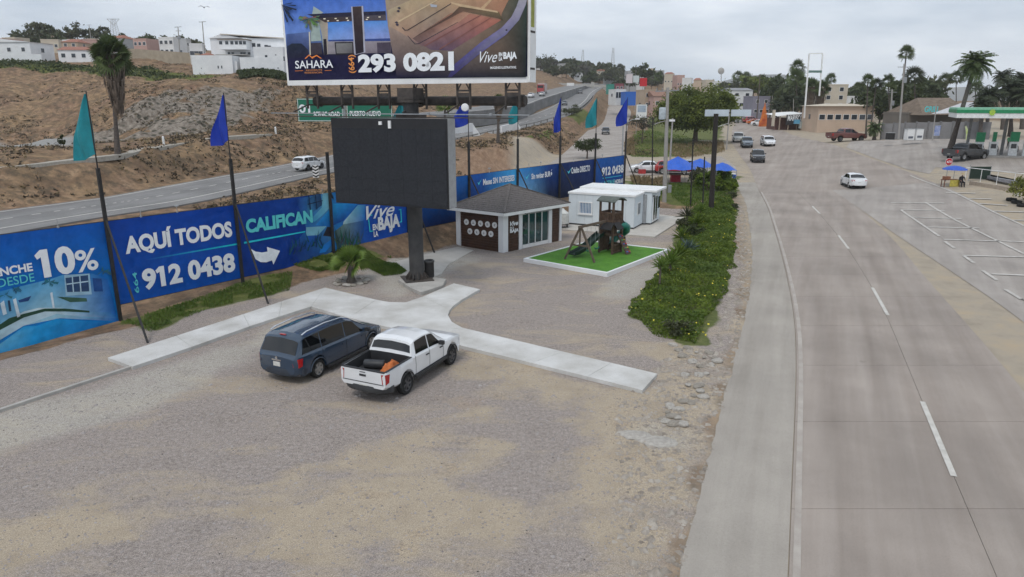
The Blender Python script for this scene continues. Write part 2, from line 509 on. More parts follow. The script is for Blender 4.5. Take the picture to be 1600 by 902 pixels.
def T(px, py, y0=8.0, y1=900.0):
 """where a line of sight meets the terrain"""
 d = ray(px, py)
 Y = y0; prev = None
 while Y < y1:
  t = Y / d.y
  z = CAM_H + d.z * t
  hh = h(d.x * t, Y)
  if z <= hh:
   lo, hi = prev if prev else y0, Y
   for _ in range(18):
    m = (lo + hi) / 2; t = m / d.y
    if CAM_H + d.z * t <= h(d.x * t, m): hi = m
    else: lo = m
   t = hi / d.y
   return Vector((d.x * t, hi, h(d.x * t, hi)))
  prev = Y
  Y *= 1.008
 t = y1 / d.y
 return Vector((d.x * t, y1, h(d.x * t, y1)))
# ---------------------------------------------------------------- what covers the ground, painted per place
def soft(poly, w=1.0, wob=.6):
 d = poly_dist(GX, GY, poly) + N3 * wob
 return 1 - smoothstep(-w, w, d)
def gp(l): return [G(a, b) for a, b in l]
lot = soft([fence_pt(-14, 0, 2.2), fence_pt(20, 0, 2.0), fence_pt(48, 0, 2.5), Vector((20, 60, 0)), *gp([(1150, 300), (1160, 500), (1120, 640), (1050, 902)]), Vector((6, -12, 0)), Vector((-30, -12, 0))], 1.0)
pale = soft(gp([(-60, 662), (210, 585), (390, 528), (470, 492), (520, 505), (430, 545), (300, 612), (120, 672), (-60, 720)]), .7, .9)
pale = np.maximum(pale, .9 * soft(gp([(560, 415), (640, 395), (720, 392), (760, 405), (700, 425), (690, 440), (610, 470), (580, 440)]), .7, .8))
pale = np.maximum(pale, .95 * soft(gp([(940, 440), (1040, 400), (1045, 425), (1000, 470), (930, 460)]), .8, .8))
pale = np.maximum(pale, .8 * soft(gp([(980, 660), (1050, 640), (1075, 690), (1010, 720)]), .25, .5))
tan = np.maximum(soft(gp([(-100, 790), (140, 770), (330, 800), (520, 700), (700, 690), (760, 640), (840, 760), (900, 902), (-100, 902)]), 2.0, 2.2),
     soft(gp([(720, 545), (1000, 618), (960, 660), (780, 605), (700, 590)]), .6, .7))
tan = np.maximum(tan, soft(gp([(880, 660), (1060, 560), (1130, 560), (1150, 480), (1178, 420), (1185, 440), (1130, 640), (1070, 902), (900, 902)]), 1.0, .7))
tan = np.maximum(tan, soft(gp([(1000, 555), (1060, 525), (1105, 545), (1080, 600), (1030, 590)]), .5, .4))
green = np.zeros(H.shape)
for l in ([(190, 500), (300, 470), (400, 432), (455, 425), (450, 455), (330, 482), (230, 520)], [(440, 410), (560, 382), (590, 402), (500, 424)]):
 green = np.maximum(green, soft([T(a, b) for a, b in l], .5, .9))
for l in ([(-60, 90), (100, 100), (240, 108), (380, 118), (300, 126), (130, 112), (60, 112), (-60, 108)], [(990, 205), (1060, 210), (1115, 225), (1125, 240), (1040, 245), (985, 245)],
   [(690, 200), (700, 178), (790, 172), (805, 188), (740, 200)], [(825, 215), (880, 190), (885, 200), (850, 218)], [(985, 275), (1050, 285), (1150, 275), (1150, 300), (1060, 325), (985, 300)],
   [(885, 182), (905, 170), (925, 188), (900, 195)], [(1010, 175), (1130, 180), (1130, 220), (1010, 215)]):
 green = np.maximum(green, soft([T(a, b) for a, b in l], 2.2, 2.5))
for l in ([(983, 490), (1003, 458), (1030, 425), (1046, 392), (1060, 350), (1076, 328), (1100, 316), (1142, 308), (1150, 330), (1149, 382), (1141, 432), (1122, 500), (1106, 541), (1064, 536), (1020, 518)],): green = np.maximum(green, soft(gp(l), .5, .4))
rock = np.clip(KN * 1.4, 0, 1) * smoothstep(-.1, .35, N1 + .35) * SLOPE_MASK
rock = np.maximum(rock, .7 * soft([T(a, b) for a, b in ((300, 135), (440, 140), (440, 165), (330, 195), (300, 190))], 3, 4))
pave = soft([T(a, b) for a, b in ((-40, 232), (116, 231), (118, 213), (-40, 213))], 1.0, .2)
gbare = soft([T(a, b) for a, b in ((715, 240), (790, 230), (850, 245), (870, 262), (860, 275), (720, 290))], 2, 1.5)
flatR = soft([Vector((4, -12, 0)), *gp([(1060, 902), (1120, 640), (1165, 470), (1150, 300)]), Vector((14, 80, 0)), Vector((0, 90, 0)), Vector((0, 118, 0)), Vector((24, 118, 0)), Vector((40, 200, 0)), Vector((60, 350, 0)), Vector((120, 350, 0)), Vector((140, -12, 0))], 1.2, .5)
scrub = smoothstep(110, 200, GY) * (1 - flatR)
me = bpy.data.meshes.new('ground')
nx, ny = len(XS), len(YS)
verts = np.stack([GX.ravel(), GY.ravel(), H.ravel()], 1)
ii, jj = np.meshgrid(np.arange(ny - 1), np.arange(nx - 1), indexing='ij')
a0 = (ii * nx + jj).ravel()
faces = np.stack([a0, a0 + 1, a0 + nx + 1, a0 + nx], 1)
me.from_pydata(verts.tolist(), [], faces.tolist())
me.polygons.foreach_set('use_smooth', [True] * len(me.polygons))
for nm, chans in (('CoverA', (lot, pale, tan)), ('CoverB', (green, rock, pave)), ('CoverC', (flatR, gbare, scrub))):
 at = me.color_attributes.new(nm, 'FLOAT_COLOR', 'POINT')
 at.data.foreach_set('color', np.stack([c.ravel() for c in chans] + [np.ones(H.size)], 1).astype(np.float32).ravel())
gm = bpy.data.materials.new('ground_cover'); gm.use_nodes = True
nt = gm.node_tree; nodes, lk = nt.nodes, nt.links
bsdf = nodes['Principled BSDF']; bsdf.inputs['Roughness'].default_value = .95; bsdf.inputs['Specular IOR Level'].default_value = .05
pos = nodes.new('ShaderNodeNewGeometry').outputs['Position']
def nz(scale, detail=6, rough=.6, stretch=None, dist=0.0):
 n = nodes.new('ShaderNodeTexNoise'); n.inputs['Scale'].default_value = scale; n.inputs['Detail'].default_value = detail; n.inputs['Roughness'].default_value = rough
 n.inputs['Distortion'].default_value = dist
 src = pos
 if stretch:
  mp = nodes.new('ShaderNodeMapping'); mp.inputs['Scale'].default_value = stretch[0]; mp.inputs['Rotation'].default_value = (0, 0, stretch[1]); lk.new(pos, mp.inputs['Vector']); src = mp.outputs['Vector']
 lk.new(src, n.inputs['Vector'])
 return n.outputs['Fac']
def ramp(f, *stops):
 r = nodes.new('ShaderNodeValToRGB'); e = r.color_ramp.elements
 while len(e) < len(stops): e.new(.5)
 for k, (p, c) in enumerate(stops):
  e[k].position = p; e[k].color = (*c, 1) if isinstance(c, tuple) else (c, c, c, 1)
 lk.new(f, r.inputs['Fac']); return r.outputs['Color']
def mix(f, a, b, mode='MIX'):
 m = nodes.new('ShaderNodeMixRGB'); m.blend_type = mode
 for s, v in ((m.inputs['Fac'], f), (m.inputs['Color1'], a), (m.inputs['Color2'], b)):
  if isinstance(v, (int, float)): s.default_value = v if s.type == 'VALUE' else (v, v, v, 1)
  elif isinstance(v, tuple): s.default_value = (*v, 1)
  else: lk.new(v, s)
 return m.outputs['Color']
def math_(op, a, b=0.0, clamp=True):
 m = nodes.new('ShaderNodeMath'); m.operation = op; m.use_clamp = clamp
 for s, v in ((m.inputs[0], a), (m.inputs[1], b)):
  if isinstance(v, (int, float)): s.default_value = v
  else: lk.new(v, s)
 return m.outputs[0]
def chan(nm):
 a = nodes.new('ShaderNodeAttribute'); a.attribute_name = nm
 s = nodes.new('ShaderNodeSeparateColor'); lk.new(a.outputs['Color'], s.inputs['Color'])
 return s.outputs[0], s.outputs[1], s.outputs[2]
lotS, paleS, tanS = chan('CoverA'); greenS, rockS, paveS = chan('CoverB'); flatS, bareS, scrubS = chan('CoverC')
big, mid, fine, grit = nz(.16, 5), nz(.75, 8, .65), nz(8.5, 10, .8), nz(34, 4, .8)
streak = nz(.5, 6, .6, ((.55, 1.15, 1), -.45), .8)
def edge(s, n, amt=.9, lo=.45, hi=.62):
 """a cover's border, broken up by noise"""
 v = math_('ADD', s, math_('MULTIPLY', math_('SUBTRACT', n, .5, False), amt, False), False)
 return ramp(v, (lo, 0.0), (hi, 1.0))
hill = mix(ramp(big, (.35, 0.0), (.65, 1.0)), ramp(mid, (.32, (.095, .062, .045)), (.5, (.215, .138, .094)), (.68, (.35, .24, .16))), ramp(mid, (.3, (.16, .11, .072)), (.7, (.36, .245, .14))))
weeds = ramp(nz(.9, 8, .75), (.47, 0.0), (.58, 1.0))
hill = mix(math_('MULTIPLY', weeds, .72), hill, ramp(fine, (.3, (.05, .043, .032)), (.7, (.14, .112, .08))))
hill = mix(bareS, hill, ramp(nz(1.1, 7, .7, ((1.6, .5, .6), .5)), (.3, (.17, .105, .07)), (.55, (.27, .18, .12)), (.75, (.36, .26, .18))))
rockc = ramp(nz(1.6, 8, .7), (.3, (.08, .066, .054)), (.48, (.19, .162, .134)), (.7, (.34, .30, .255)))
vor = nodes.new('ShaderNodeTexVoronoi'); vor.inputs['Scale'].default_value = .95; vor.inputs['Randomness'].default_value = 1; lk.new(pos, vor.inputs['Vector'])
spots = ramp(vor.outputs['Distance'], (.25, 1.0), (.42, 0.0))
rockc = mix(math_('MULTIPLY', spots, .85), rockc, (.05, .05, .038))
col = mix(edge(rockS, mid), hill, rockc)
col = mix(paveS, col, ramp(mid, (.3, (.25, .245, .235)), (.7, (.31, .305, .29))))
flat = ramp(mid, (.3, (.29, .25, .20)), (.5, (.365, .315, .25)), (.7, (.42, .335, .235)))
col = mix(flatS, col, flat)
# gravel lot: grey-mauve crushed stone worn through to tan dirt, with wheel-swept streaks
gravel = ramp(fine, (.34, (.195, .165, .146)), (.5, (.30, .26, .234)), (.66, (.41, .36, .328)))
dirt = ramp(mid, (.3, (.33, .27, .198)), (.55, (.43, .358, .265)), (.72, (.45, .352, .238)))
worn = edge(tanS, streak, 3.0, .38, .85)
worn2 = math_('MULTIPLY', ramp(streak, (.50, 0.0), (.64, 1.0)), .7)
lotc = mix(math_('MAXIMUM', math_('MULTIPLY', worn, .85), worn2), gravel, dirt)
orange = ramp(nz(.33, 4), (.62, 0.0), (.72, 1.0))
lotc = mix(math_('MULTIPLY', orange, .35), lotc, (.37, .25, .145))
lotc = mix(math_('MULTIPLY', edge(paleS, mid, 1.6, .25, .95), .65), lotc, ramp(fine, (.3, (.35, .325, .28)), (.7, (.50, .475, .42))))
speck = ramp(math_('ADD', nz(9, 8, .85), math_('MULTIPLY', math_('SUBTRACT', mid, .5, False), .5, False), False), (.54, 0.0), (.66, 1.0))
lotc = mix(math_('MULTIPLY', speck, .6), lotc, (.15, .128, .112))
lotc = mix(.7, lotc, mix(1.0, lotc, ramp(grit, (.38, .58), (.62, 1.42)), 'MULTIPLY'))
col = mix(edge(lotS, mid, .6), col, lotc)
grass = ramp(nz(2.2, 8, .7), (.3, (.06, .075, .024)), (.55, (.11, .135, .038)), (.75, (.22, .19, .09)))
col = mix(math_('MULTIPLY', edge(greenS, nz(.5, 6), 1.0), .92), col, grass)
lk.new(col, bsdf.inputs['Base Color'])
bp = nodes.new('ShaderNodeBump'); bp.inputs['Strength'].default_value = .5; bp.inputs['Distance'].default_value = .055
hsum = math_('ADD', math_('MULTIPLY', fine, .6, False), math_('MULTIPLY', mid, 1.2, False), False)
hsum = math_('ADD', hsum, math_('MULTIPLY', grit, .35, False), False)
lk.new(hsum, bp.inputs['Height']); lk.new(bp.outputs['Normal'], bsdf.inputs['Normal'])
ground = tag(link_mesh('ground', me, gm), kind='structure')
# ================================================================ ROADS
def road_mat(name, c1, c2, c3, streak_rot=0.0, bump=.25, scale=1.0, stain=.5):
 m = bpy.data.materials.new(name); m.use_nodes = True
 t = m.node_tree; ns, l = t.nodes, t.links
 b = ns['Principled BSDF']; b.inputs['Roughness'].default_value = .88; b.inputs['Specular IOR Level'].default_value = .2
 p = ns.new('ShaderNodeNewGeometry').outputs['Position']
 m0 = ns.new('ShaderNodeMapping'); m0.inputs['Rotation'].default_value = (0, 0, streak_rot); l.new(p, m0.inputs['Vector']); mp = ns.new('ShaderNodeMapping'); mp.inputs['Scale'].default_value = (2.2, .10, 1); l.new(m0.outputs['Vector'], mp.inputs['Vector'])
 def N(s, v, d=6, r=.62):
  n = ns.new('ShaderNodeTexNoise'); n.inputs['Scale'].default_value = s; n.inputs['Detail'].default_value = d; n.inputs['Roughness'].default_value = r; l.new(v, n.inputs['Vector']); return n.outputs['Fac']
 def RR(f, *st):
  r = ns.new('ShaderNodeValToRGB'); e = r.color_ramp.elements
  while len(e) < len(st): e.new(.5)
  for k, (q, c) in enumerate(st):
   e[k].position = q; e[k].color = (*c, 1) if isinstance(c, tuple) else (c, c, c, 1)
  l.new(f, r.inputs['Fac']); return r.outputs['Color']
 base = RR(N(.55 * scale, mp.outputs['Vector']), (.28, c1), (.5, c2), (.72, c3))
 blot = RR(N(.22, p, 5), (.35, .86), (.65, 1.1))
 mx = ns.new('ShaderNodeMixRGB'); mx.blend_type = 'MULTIPLY'; mx.inputs['Fac'].default_value = 1; l.new(base, mx.inputs['Color1']); l.new(blot, mx.inputs['Color2'])
 gr = RR(N(26, p, 4, .8), (.3, .86), (.7, 1.12))
 m2 = ns.new('ShaderNodeMixRGB'); m2.blend_type = 'MULTIPLY'; m2.inputs['Fac'].default_value = .8; l.new(mx.outputs['Color'], m2.inputs['Color1']); l.new(gr, m2.inputs['Color2'])
 st = RR(N(1.6, p, 3), (.70, 0.0), (.76, 1.0))
 m3 = ns.new('ShaderNodeMixRGB'); l.new(m2.outputs['Color'], m3.inputs['Color1']); m3.inputs['Color2'].default_value = (*[c * .55 for c in c1], 1)
 mm = ns.new('ShaderNodeMath'); mm.operation = 'MULTIPLY'; mm.inputs[1].default_value = stain; l.new(st, mm.inputs[0]); l.new(mm.outputs[0], m3.inputs['Fac'])
 la = ns.new('ShaderNodeAttribute'); la.attribute_name = 'Lane'
 tw = RR(la.outputs['Fac'], (.0, 1.0), (.14, 1.0), (.27, .87), (.42, .98), (.58, .98), (.73, .87), (.86, 1.0));
 m4 = ns.new('ShaderNodeMixRGB'); m4.blend_type = 'MULTIPLY'; l.new(RR(N(.35, mp.outputs['Vector'], 4), (.35, .3), (.6, 1.0)), m4.inputs['Fac']); l.new(m3.outputs['Color'], m4.inputs['Color1']); l.new(tw, m4.inputs['Color2'])
 l.new(m4.outputs['Color'], b.inputs['Base Color'])
 bpn = ns.new('ShaderNodeBump'); bpn.inputs['Strength'].default_value = bump; bpn.inputs['Distance'].default_value = .02; l.new(N(40, p, 3), bpn.inputs['Height']); l.new(bpn.outputs['Normal'], b.inputs['Normal'])
 return m
CONC = road_mat('road_concrete', (.275, .232, .20), (.32, .275, .24), (.37, .322, .284), .42, stain=.35)
CONC2 = road_mat('side_concrete', (.285, .254, .228), (.335, .30, .27), (.39, .352, .318), .5, stain=.4)
ASPH = road_mat('shoulder_asphalt', (.28, .25, .215), (.34, .308, .27), (.39, .355, .31), .38)
HASPH = road_mat('highway_asphalt', (.165, .16, .158), (.205, .20, .196), (.25, .245, .24), .3)
WHITE = M('road_paint', (.44, .415, .375), rough=.8, col2=(.60, .575, .53), scale=3, coord='Position')
WORN = M('road_paint_worn', (.38, .355, .32), rough=.85, col2=(.58, .55, .51), scale=2.2, coord='Position')
def edge_line(l):
 pts = [T(a, b) for a, b in l]
 pts.sort(key=lambda p: p.y)
 ys = np.array([p.y for p in pts]); xs = np.array([p.x for p in pts])
 s0 = (xs[1] - xs[0]) / (ys[1] - ys[0])
 def f(y):
  if y < ys[0]: return float(xs[0] + (y - ys[0]) * s0)
  return float(np.interp(y, ys, xs))
 # smooth the survey polyline
 yy = np.arange(4, max(ys[-1], 20) + 1, 1.0)
 xx = np.array([f(v) for v in yy])
 k = np.ones(9) / 9
 pad = np.concatenate([xx[0] + (xx[1] - xx[0]) * np.arange(-4, 0), xx, xx[-1] + (xx[-1] - xx[-2]) * np.arange(1, 5)])
 xs2 = np.convolve(pad, k, 'valid')
 return lambda y: float(np.interp(y, yy, xs2))
ash_L = edge_line([(1060, 902), (1100, 750), (1125, 640), (1149, 560), (1168, 480), (1175, 431), (1175, 382), (1166, 318), (1151, 288), (1136, 262), (1122, 250)])
con_L = edge_line([(1232, 902), (1240, 700), (1246, 560), (1240, 480), (1222, 400), (1200, 325), (1174, 269), (1160, 248), (1142, 222), (1144, 205), (1150, 188)])
con_R = edge_line([(1660, 690), (1600, 612), (1540, 540), (1483, 476), (1439, 427), (1405, 384), (1364, 344), (1335, 321), (1318, 309), (1290, 290)])
lane_C = edge_line([(1556, 902), (1490, 747), (1441, 630), (1379, 479), (1362, 449), (1326, 390), (1310, 370), (1281, 335), (1269, 324), (1240, 293), (1215, 262)])
med_R = edge_line([(1700, 585), (1600, 503), (1563, 476), (1494, 430), (1448, 399), (1399, 367), (1350, 331), (1318, 309)])
far_R = edge_line([(1720, 402), (1600, 352), (1500, 303), (1428, 272), (1342, 242), (1301, 226), (1235, 210), (1214, 199), (1192, 193)])
def ribbon(name, fl, fr, y0, y1, mat, dz, dy=1.0, ncol=6, parent=None, kind='structure', inset=0.0, thick=0.0):
 mb = MB(); ys = list(np.arange(y0, y1, dy)) + [y1]
 vs, fs = [], []
 for y in ys:
  a, b = fl(y) + inset, fr(y) - inset
  for k in range(ncol + 1):
   x = a + (b - a) * k / ncol
   vs.append((x, y, h(x, y) + dz))
 w = ncol + 1
 for i in range(len(ys) - 1):
  for k in range(ncol):
   fs.append((i * w + k, i * w + k + 1, (i + 1) * w + k + 1, (i + 1) * w + k))
 if thick:
  rim = [k for k in range(w)] + [i * w + ncol for i in range(1, len(ys))] + [(len(ys) - 1) * w + k for k in range(ncol - 1, -1, -1)] + [i * w for i in range(len(ys) - 2, 0, -1)]
  n0 = len(vs)
  vs += [(vs[i][0], vs[i][1], vs[i][2] - thick) for i in rim]
  for q in range(len(rim)):
   q2 = (q + 1) % len(rim)
   fs.append((rim[q2], rim[q], n0 + q, n0 + q2))
 mb.add(vs, fs)
 o = mb.build(name, mat, parent)
 if parent is not None and ncol == 8:
  la = o.data.attributes.new('Lane', 'FLOAT', 'POINT'); la.data.foreach_set('value', [(i % w) / ncol if i < len(ys) * w else 0.0 for i in range(len(vs))])
 if kind and parent is None: tag(o, kind=kind)
 return o
ribbon('road_shoulder', lambda y: ash_L(y) + .10 * mnoise.noise((y * .5, 0, 0)) + .10 * mnoise.noise((y * 2.3, 5, 0)) + .05 * mnoise.noise((y * 6, 9, 0)), lambda y: con_L(y) - .02, 5, 82, ASPH, .025, dy=.3)
road = ribbon('main_road', lambda y: con_L(y), lambda y: con_R(y), 5, 75, M('joint_dirt', (.21, .185, .16), coord='Position'), .018)
y = 5.2; k = 0
while y < 74:
 L_ = 4.6 if y < 40 else 6.2
 for a, b in ((con_L, lane_C), (lane_C, con_R)):
  ribbon('concrete_slab', a, b, y + .009, min(y + L_ - .009, 74.6), CONC, .036, dy=1.6, ncol=8, parent=road, inset=.008, thick=.03)
 y += L_; k += 1
wr = ribbon('side_road', med_R, far_R, 14, 75, CONC2, .022, dy=1.2, ncol=10)
ribbon('far_road', con_L, lambda y: far_R(y), 74.61, 330, CONC, .03, dy=2.0, ncol=14)
# gas station forecourt, sheet on the rising ground
def sheet(name, poly, mat, dz, step=1.6, kind='structure', parent=None):
 x0, x1 = min(p[0] for p in poly), max(p[0] for p in poly); y0, y1 = min(p[1] for p in poly), max(p[1] for p in poly)
 bm = bmesh.new()
 bm.faces.new([bm.verts.new((p[0], p[1], 0)) for p in poly])
 for v in np.arange(math.floor(x0 / step) * step + step, x1, step):
  bmesh.ops.bisect_plane(bm, geom=bm.verts[:] + bm.edges[:] + bm.faces[:], plane_co=(v, 0, 0), plane_no=(1, 0, 0))
 for v in np.arange(math.floor(y0 / step) * step + step, y1, step):
  bmesh.ops.bisect_plane(bm, geom=bm.verts[:] + bm.edges[:] + bm.faces[:], plane_co=(0, v, 0), plane_no=(0, 1, 0))
 for v in bm.verts: v.co.z = h(v.co.x, v.co.y) + dz
 bmesh.ops.recalc_face_normals(bm, faces=bm.faces)
 if sum(f.normal.z for f in bm.faces) < 0: bmesh.ops.reverse_faces(bm, faces=bm.faces)
 m_ = bpy.data.meshes.new(name); bm.to_mesh(m_); bm.free()
 o = link_mesh(name, m_, mat, parent)
 if kind and parent is None: tag(o, kind=kind)
 return o
fc = [T(a, b) for a, b in ((1322, 231), (1362, 246), (1420, 266), (1452, 272), (1462, 262), (1530, 268), (1640, 272))] + [Vector((120, 78, 0)), Vector((120, 118, 0))] + [T(a, b) for a, b in ((1600, 219), (1400, 219), (1330, 221))]
sheet('forecourt', fc, CONC2, .03, 2.2)
# painted lane lines and parking bays
def paint(parent, l, w=.13, mat=WHITE, dz=.05, n=36):
 pts = [T(a, b) for a, b in l]
 mb = MB()
 for p, q in zip(pts[:-1], pts[1:]):
  d = (q - p); d.z = 0; s = Vector((-d.y, d.x, 0)).normalized() * (w / 2)
  vs, fs = [], []
  for k in range(n + 1):
   c = p + (q - p) * (k / n)
   for e in (c - s, c + s): vs.append((e.x, e.y, h(e.x, e.y) + dz))
  for k in range(n): fs.append((2 * k, 2 * k + 2, 2 * k + 3, 2 * k + 1))
  mb.add(vs, fs)
 return mb.build('painted_line', mat, parent, fix=True)
for l in (((1441, 630), (1490, 747)), ((1363, 451), (1387, 494)), ((1310, 369), (1326, 390)), ((1269, 323), (1281, 335))):
 paint(road, l, .15, WHITE, .052)
ribbon('edge_stripe', lambda y: con_L(y) + .08, lambda y: con_L(y) + .24, 5, 74, M('edge_paint', (.33, .29, .255), rough=.85, col2=(.43, .39, .348), scale=1.6, coord='Position'), .046, ncol=1, parent=road)
for l in (((1392, 317.5), (1475, 318.5)), ((1408, 328.5), (1476, 330)), ((1426, 340.5), (1502, 342.5)), ((1448, 356), (1530, 357.5)), ((1474, 375.5), (1600, 379)), ((1506, 400.5), (1640, 404)), ((1549, 429.5), (1660, 434)),
   ((1408, 329), (1467, 370)), ((1476, 378.5), (1491, 389)), ((1506, 401), (1521, 412)), ((1535, 424), (1557, 439)), ((1571, 454), (1597, 470)), ((1597, 470), (1640, 468)),
   ((1478, 302), (1524, 303)), ((1510, 311), (1549, 312)), ((1530, 319), (1574, 322)), ((1552, 331), (1620, 333)), ((1582, 345), (1640, 346)), ((1446, 317), (1600, 398))):
 paint(wr, l, .30 if abs(l[0][1] - l[1][1]) < 8 else .2, WORN, .055)
paint(wr, ((1422, 275), (1500, 306), (1600, 354)), .16, WORN, .055, 60)
# highway carriageways on the hillside
def line_ribbon(name, pts, o0, o1, mat, dz=0.0, parent=None, i0=0, i1=None, thick=.35):
 mb = MB(); pts = pts[i0:i1]
 vs, fs = [], []
 for i, p in enumerate(pts):
  d = (pts[min(i + 1, len(pts) - 1)] - pts[max(i - 1, 0)]); d.z = 0; d.normalize()
  s = Vector((d.y, -d.x, 0))
  for o in (o0, o1): vs.append(p + s * o + Vector((0, 0, dz)))
 n = len(vs)
 vs += [v - Vector((0, 0, thick)) for v in vs]
 for i in range(len(pts) - 1):
  a = 2 * i
  fs.append((a, a + 1, a + 3, a + 2))
  fs.append((a + n, a, a + 2, a + 2 + n)); fs.append((a + 1, a + 1 + n, a + 3 + n, a + 3))
 fs += [(0, n, n + 1, 1), (n - 2, n - 1, 2 * n - 1, 2 * n - 2)]
 mb.add(vs, fs)
 o = mb.build(name, mat, parent)
 if parent is None: tag(o, kind='structure')
 return o
hw = line_ribbon('highway', HWYs, -5.2, 5.8, HASPH)
line_ribbon('edge_line', HWYs, -4.6, -4.42, WHITE, .012, hw, thick=.01)
line_ribbon('edge_line', HWYs, 3.3, 3.5, WHITE, .012, hw, thick=.01)
L_acc = 0.0
for i in range(0, len(HWYs) - 2):
 if HWYs[i].y > 230: break
 p, q = HWYs[i], HWYs[i + 1]
 n_ = max(1, int((q - p).length // 12))
 for k in range(n_):
  a_, b_ = p.lerp(q, (k + .1) / n_), p.lerp(q, (k + .5) / n_)
  line_ribbon('lane_dash', [a_, b_], -.6, -.44, WHITE, .014, hw, thick=.01)
up = line_ribbon('upper_carriageway', UPRs, -5.0, 5.0, HASPH, thick=3.5)
line_ribbon('edge_line', UPRs, 4.2, 4.4, WHITE, .012, up, thick=.01)
fr = line_ribbon('frontage_road', FRTs, -4.6, 5.6, CONC2)
cross = [(842, 283), (900, 266), (985, 257), (1060, 254), (1112, 247), (1126, 244), (1150, 262), (1152, 276), (1118, 273), (1060, 272), (985, 275), (900, 284)]
sheet('cross_street', [T(a, b) for a, b in cross], CONC2, .05, 2.0)
# foot path across the bench above the highway
ptp = [T(a, b) for a, b in ((-40, 266), (60, 256), (130, 248), (190, 241), (215, 235), (270, 226), (330, 216), (420, 210))]
for p in ptp: p.z += .06
line_ribbon('bench_path', smooth_line(ptp, 5), -.8, .8, M('path_concrete', (.36, .33, .28), coord='Position'), .0, thick=.5)
# ================================================================ colours read as sRGB, turned to surface colours
def S(r, g, b, k=1.12):
 f = lambda c: ((c / 255 + .055) / 1.055) ** 2.4 if c > 10 else c / 255 / 12.92
 return tuple(min(.92, f(c) * k) for c in (r, g, b))
INK = print_mat()
BLACKM = M('black_steel', (.022, .021, .021), rough=.6, var=.35, scale=6, bump=.1, bscale=30)
RUSTM = M('weathered_steel', (.03, .027, .026), rough=.75, col2=(.085, .07, .06), scale=2.5, bump=.2, bscale=20)
WHITEM = M('white_paint', (.70, .70, .69), rough=.55, col2=(.80, .80, .79), scale=1.2)
WSTUC = M('white_stucco', (.66, .67, .68), rough=.85, col2=(.77, .775, .78), scale=.5, bump=.12, bscale=25)
CONCM = M('cast_concrete', (.33, .315, .29), rough=.9, col2=(.45, .43, .40), scale=1.5, bump=.15, bscale=18)
GREYM = M('grey_metal', (.30, .31, .32), rough=.5, metal=.4, var=.15)
GALV = M('galvanised_steel', (.38, .39, .39), rough=.45, metal=.6, var=.15)
LETW = M('white_ink', (.80, .82, .84), rough=.5, var=.05)
LETT = M('turquoise_ink', (.10, .58, .60), rough=.5, var=.08)
LETO = M('orange_ink', (.72, .27, .06), rough=.5, var=.08)
DARKG = glass_mat('dark_glass')
# ---------------------------------------------------------------- concrete footway
walk_b = [(168, 559), (275, 525), (380, 491), (440, 471), (508, 449.5)]
walk_f = [(207, 573), (300, 542), (390, 510), (436, 495), (486, 479)]
FZ = .13
WALKM = M('walk_concrete', (.42, .405, .375), rough=.9, col2=(.62, .615, .60), scale=.6, bump=.08, bscale=30, coord='Position')
def px_slab(name, pts, z, mat, parent, depth=.3, gap=.008):
 c = sum((G(a, b, z) for a, b in pts), Vector()) / len(pts)
 poly = []
 for a, b in pts:
  p = G(a, b, z); d = (c - p); poly.append(p + d.normalized() * gap)
 ar = sum(poly[i].x * poly[(i + 1) % len(poly)].y - poly[(i + 1) % len(poly)].x * poly[i].y for i in range(len(poly)))
 if ar < 0: poly = poly[::-1]
 return MB().prism(poly, z - depth, z).build(name, mat, parent)
walk = tag(px_slab('footway', [(503, 478), (520, 468), (585, 478), (640, 482), (690, 485), (690, 500), (560, 492)], FZ - .03, WALKM, None), kind='structure')
for i in range(4):
 px_slab('pavement_panel', [walk_b[i], walk_b[i + 1], walk_f[i + 1], walk_f[i]], FZ, WALKM, walk)
px_slab('pavement_panel', [(508, 449.5), (548, 459), (588, 468.5), (545, 496.5), (486, 479)], FZ, WALKM, walk)
px_slab('pavement_panel', [(588, 468.5), (607, 472), (634, 472.5), (661, 463.5), (703, 484), (700, 492), (706, 503), (722, 512), (650, 522), (545, 496.5)], FZ, WALKM, walk)
px_slab('pavement_panel', [(661, 463.5), (685, 453), (709, 442.8), (750, 452), (722, 468), (708, 478), (703, 484)], FZ, WALKM, walk)
rb, rf = [(722, 512), (800, 530.5), (880, 549.5), (955, 567), (1027, 584)], [(650, 522), (740, 545), (830, 567), (918, 588.5), (1004, 610)]
for i in range(4):
 px_slab('pavement_panel', [rb[i], rb[i + 1], rf[i + 1], rf[i]], FZ, WALKM, walk)
kp = [G(a, b, .08) for a, b in ((-60, 660), (60, 620), (140, 594), (207, 572))]
mb = MB()
for a, b in zip(kp[:-1], kp[1:]): mb.bar(a - Vector((0, 0, .1)), b - Vector((0, 0, .1)), .13, .24)
tag(mb.build('kerb', CONCM), kind='structure')
CONCM_P = M('pad_concrete', (.40, .375, .335), rough=.92, col2=(.52, .49, .445), scale=.7, bump=.08, bscale=20, coord='Position')
deck = tag(px_slab('concrete_deck', [(872, 357.5), (950, 364), (1023, 370), (1070, 340), (1012, 333), (950, 330)], .1, CONCM_P, None), kind='structure')
tag(px_slab('yard_slab', [(586, 408), (640, 398), (716, 386), (740, 391), (700, 414), (690, 428), (668, 436), (600, 425)], .03, CONCM_P, None, .05), kind='structure')
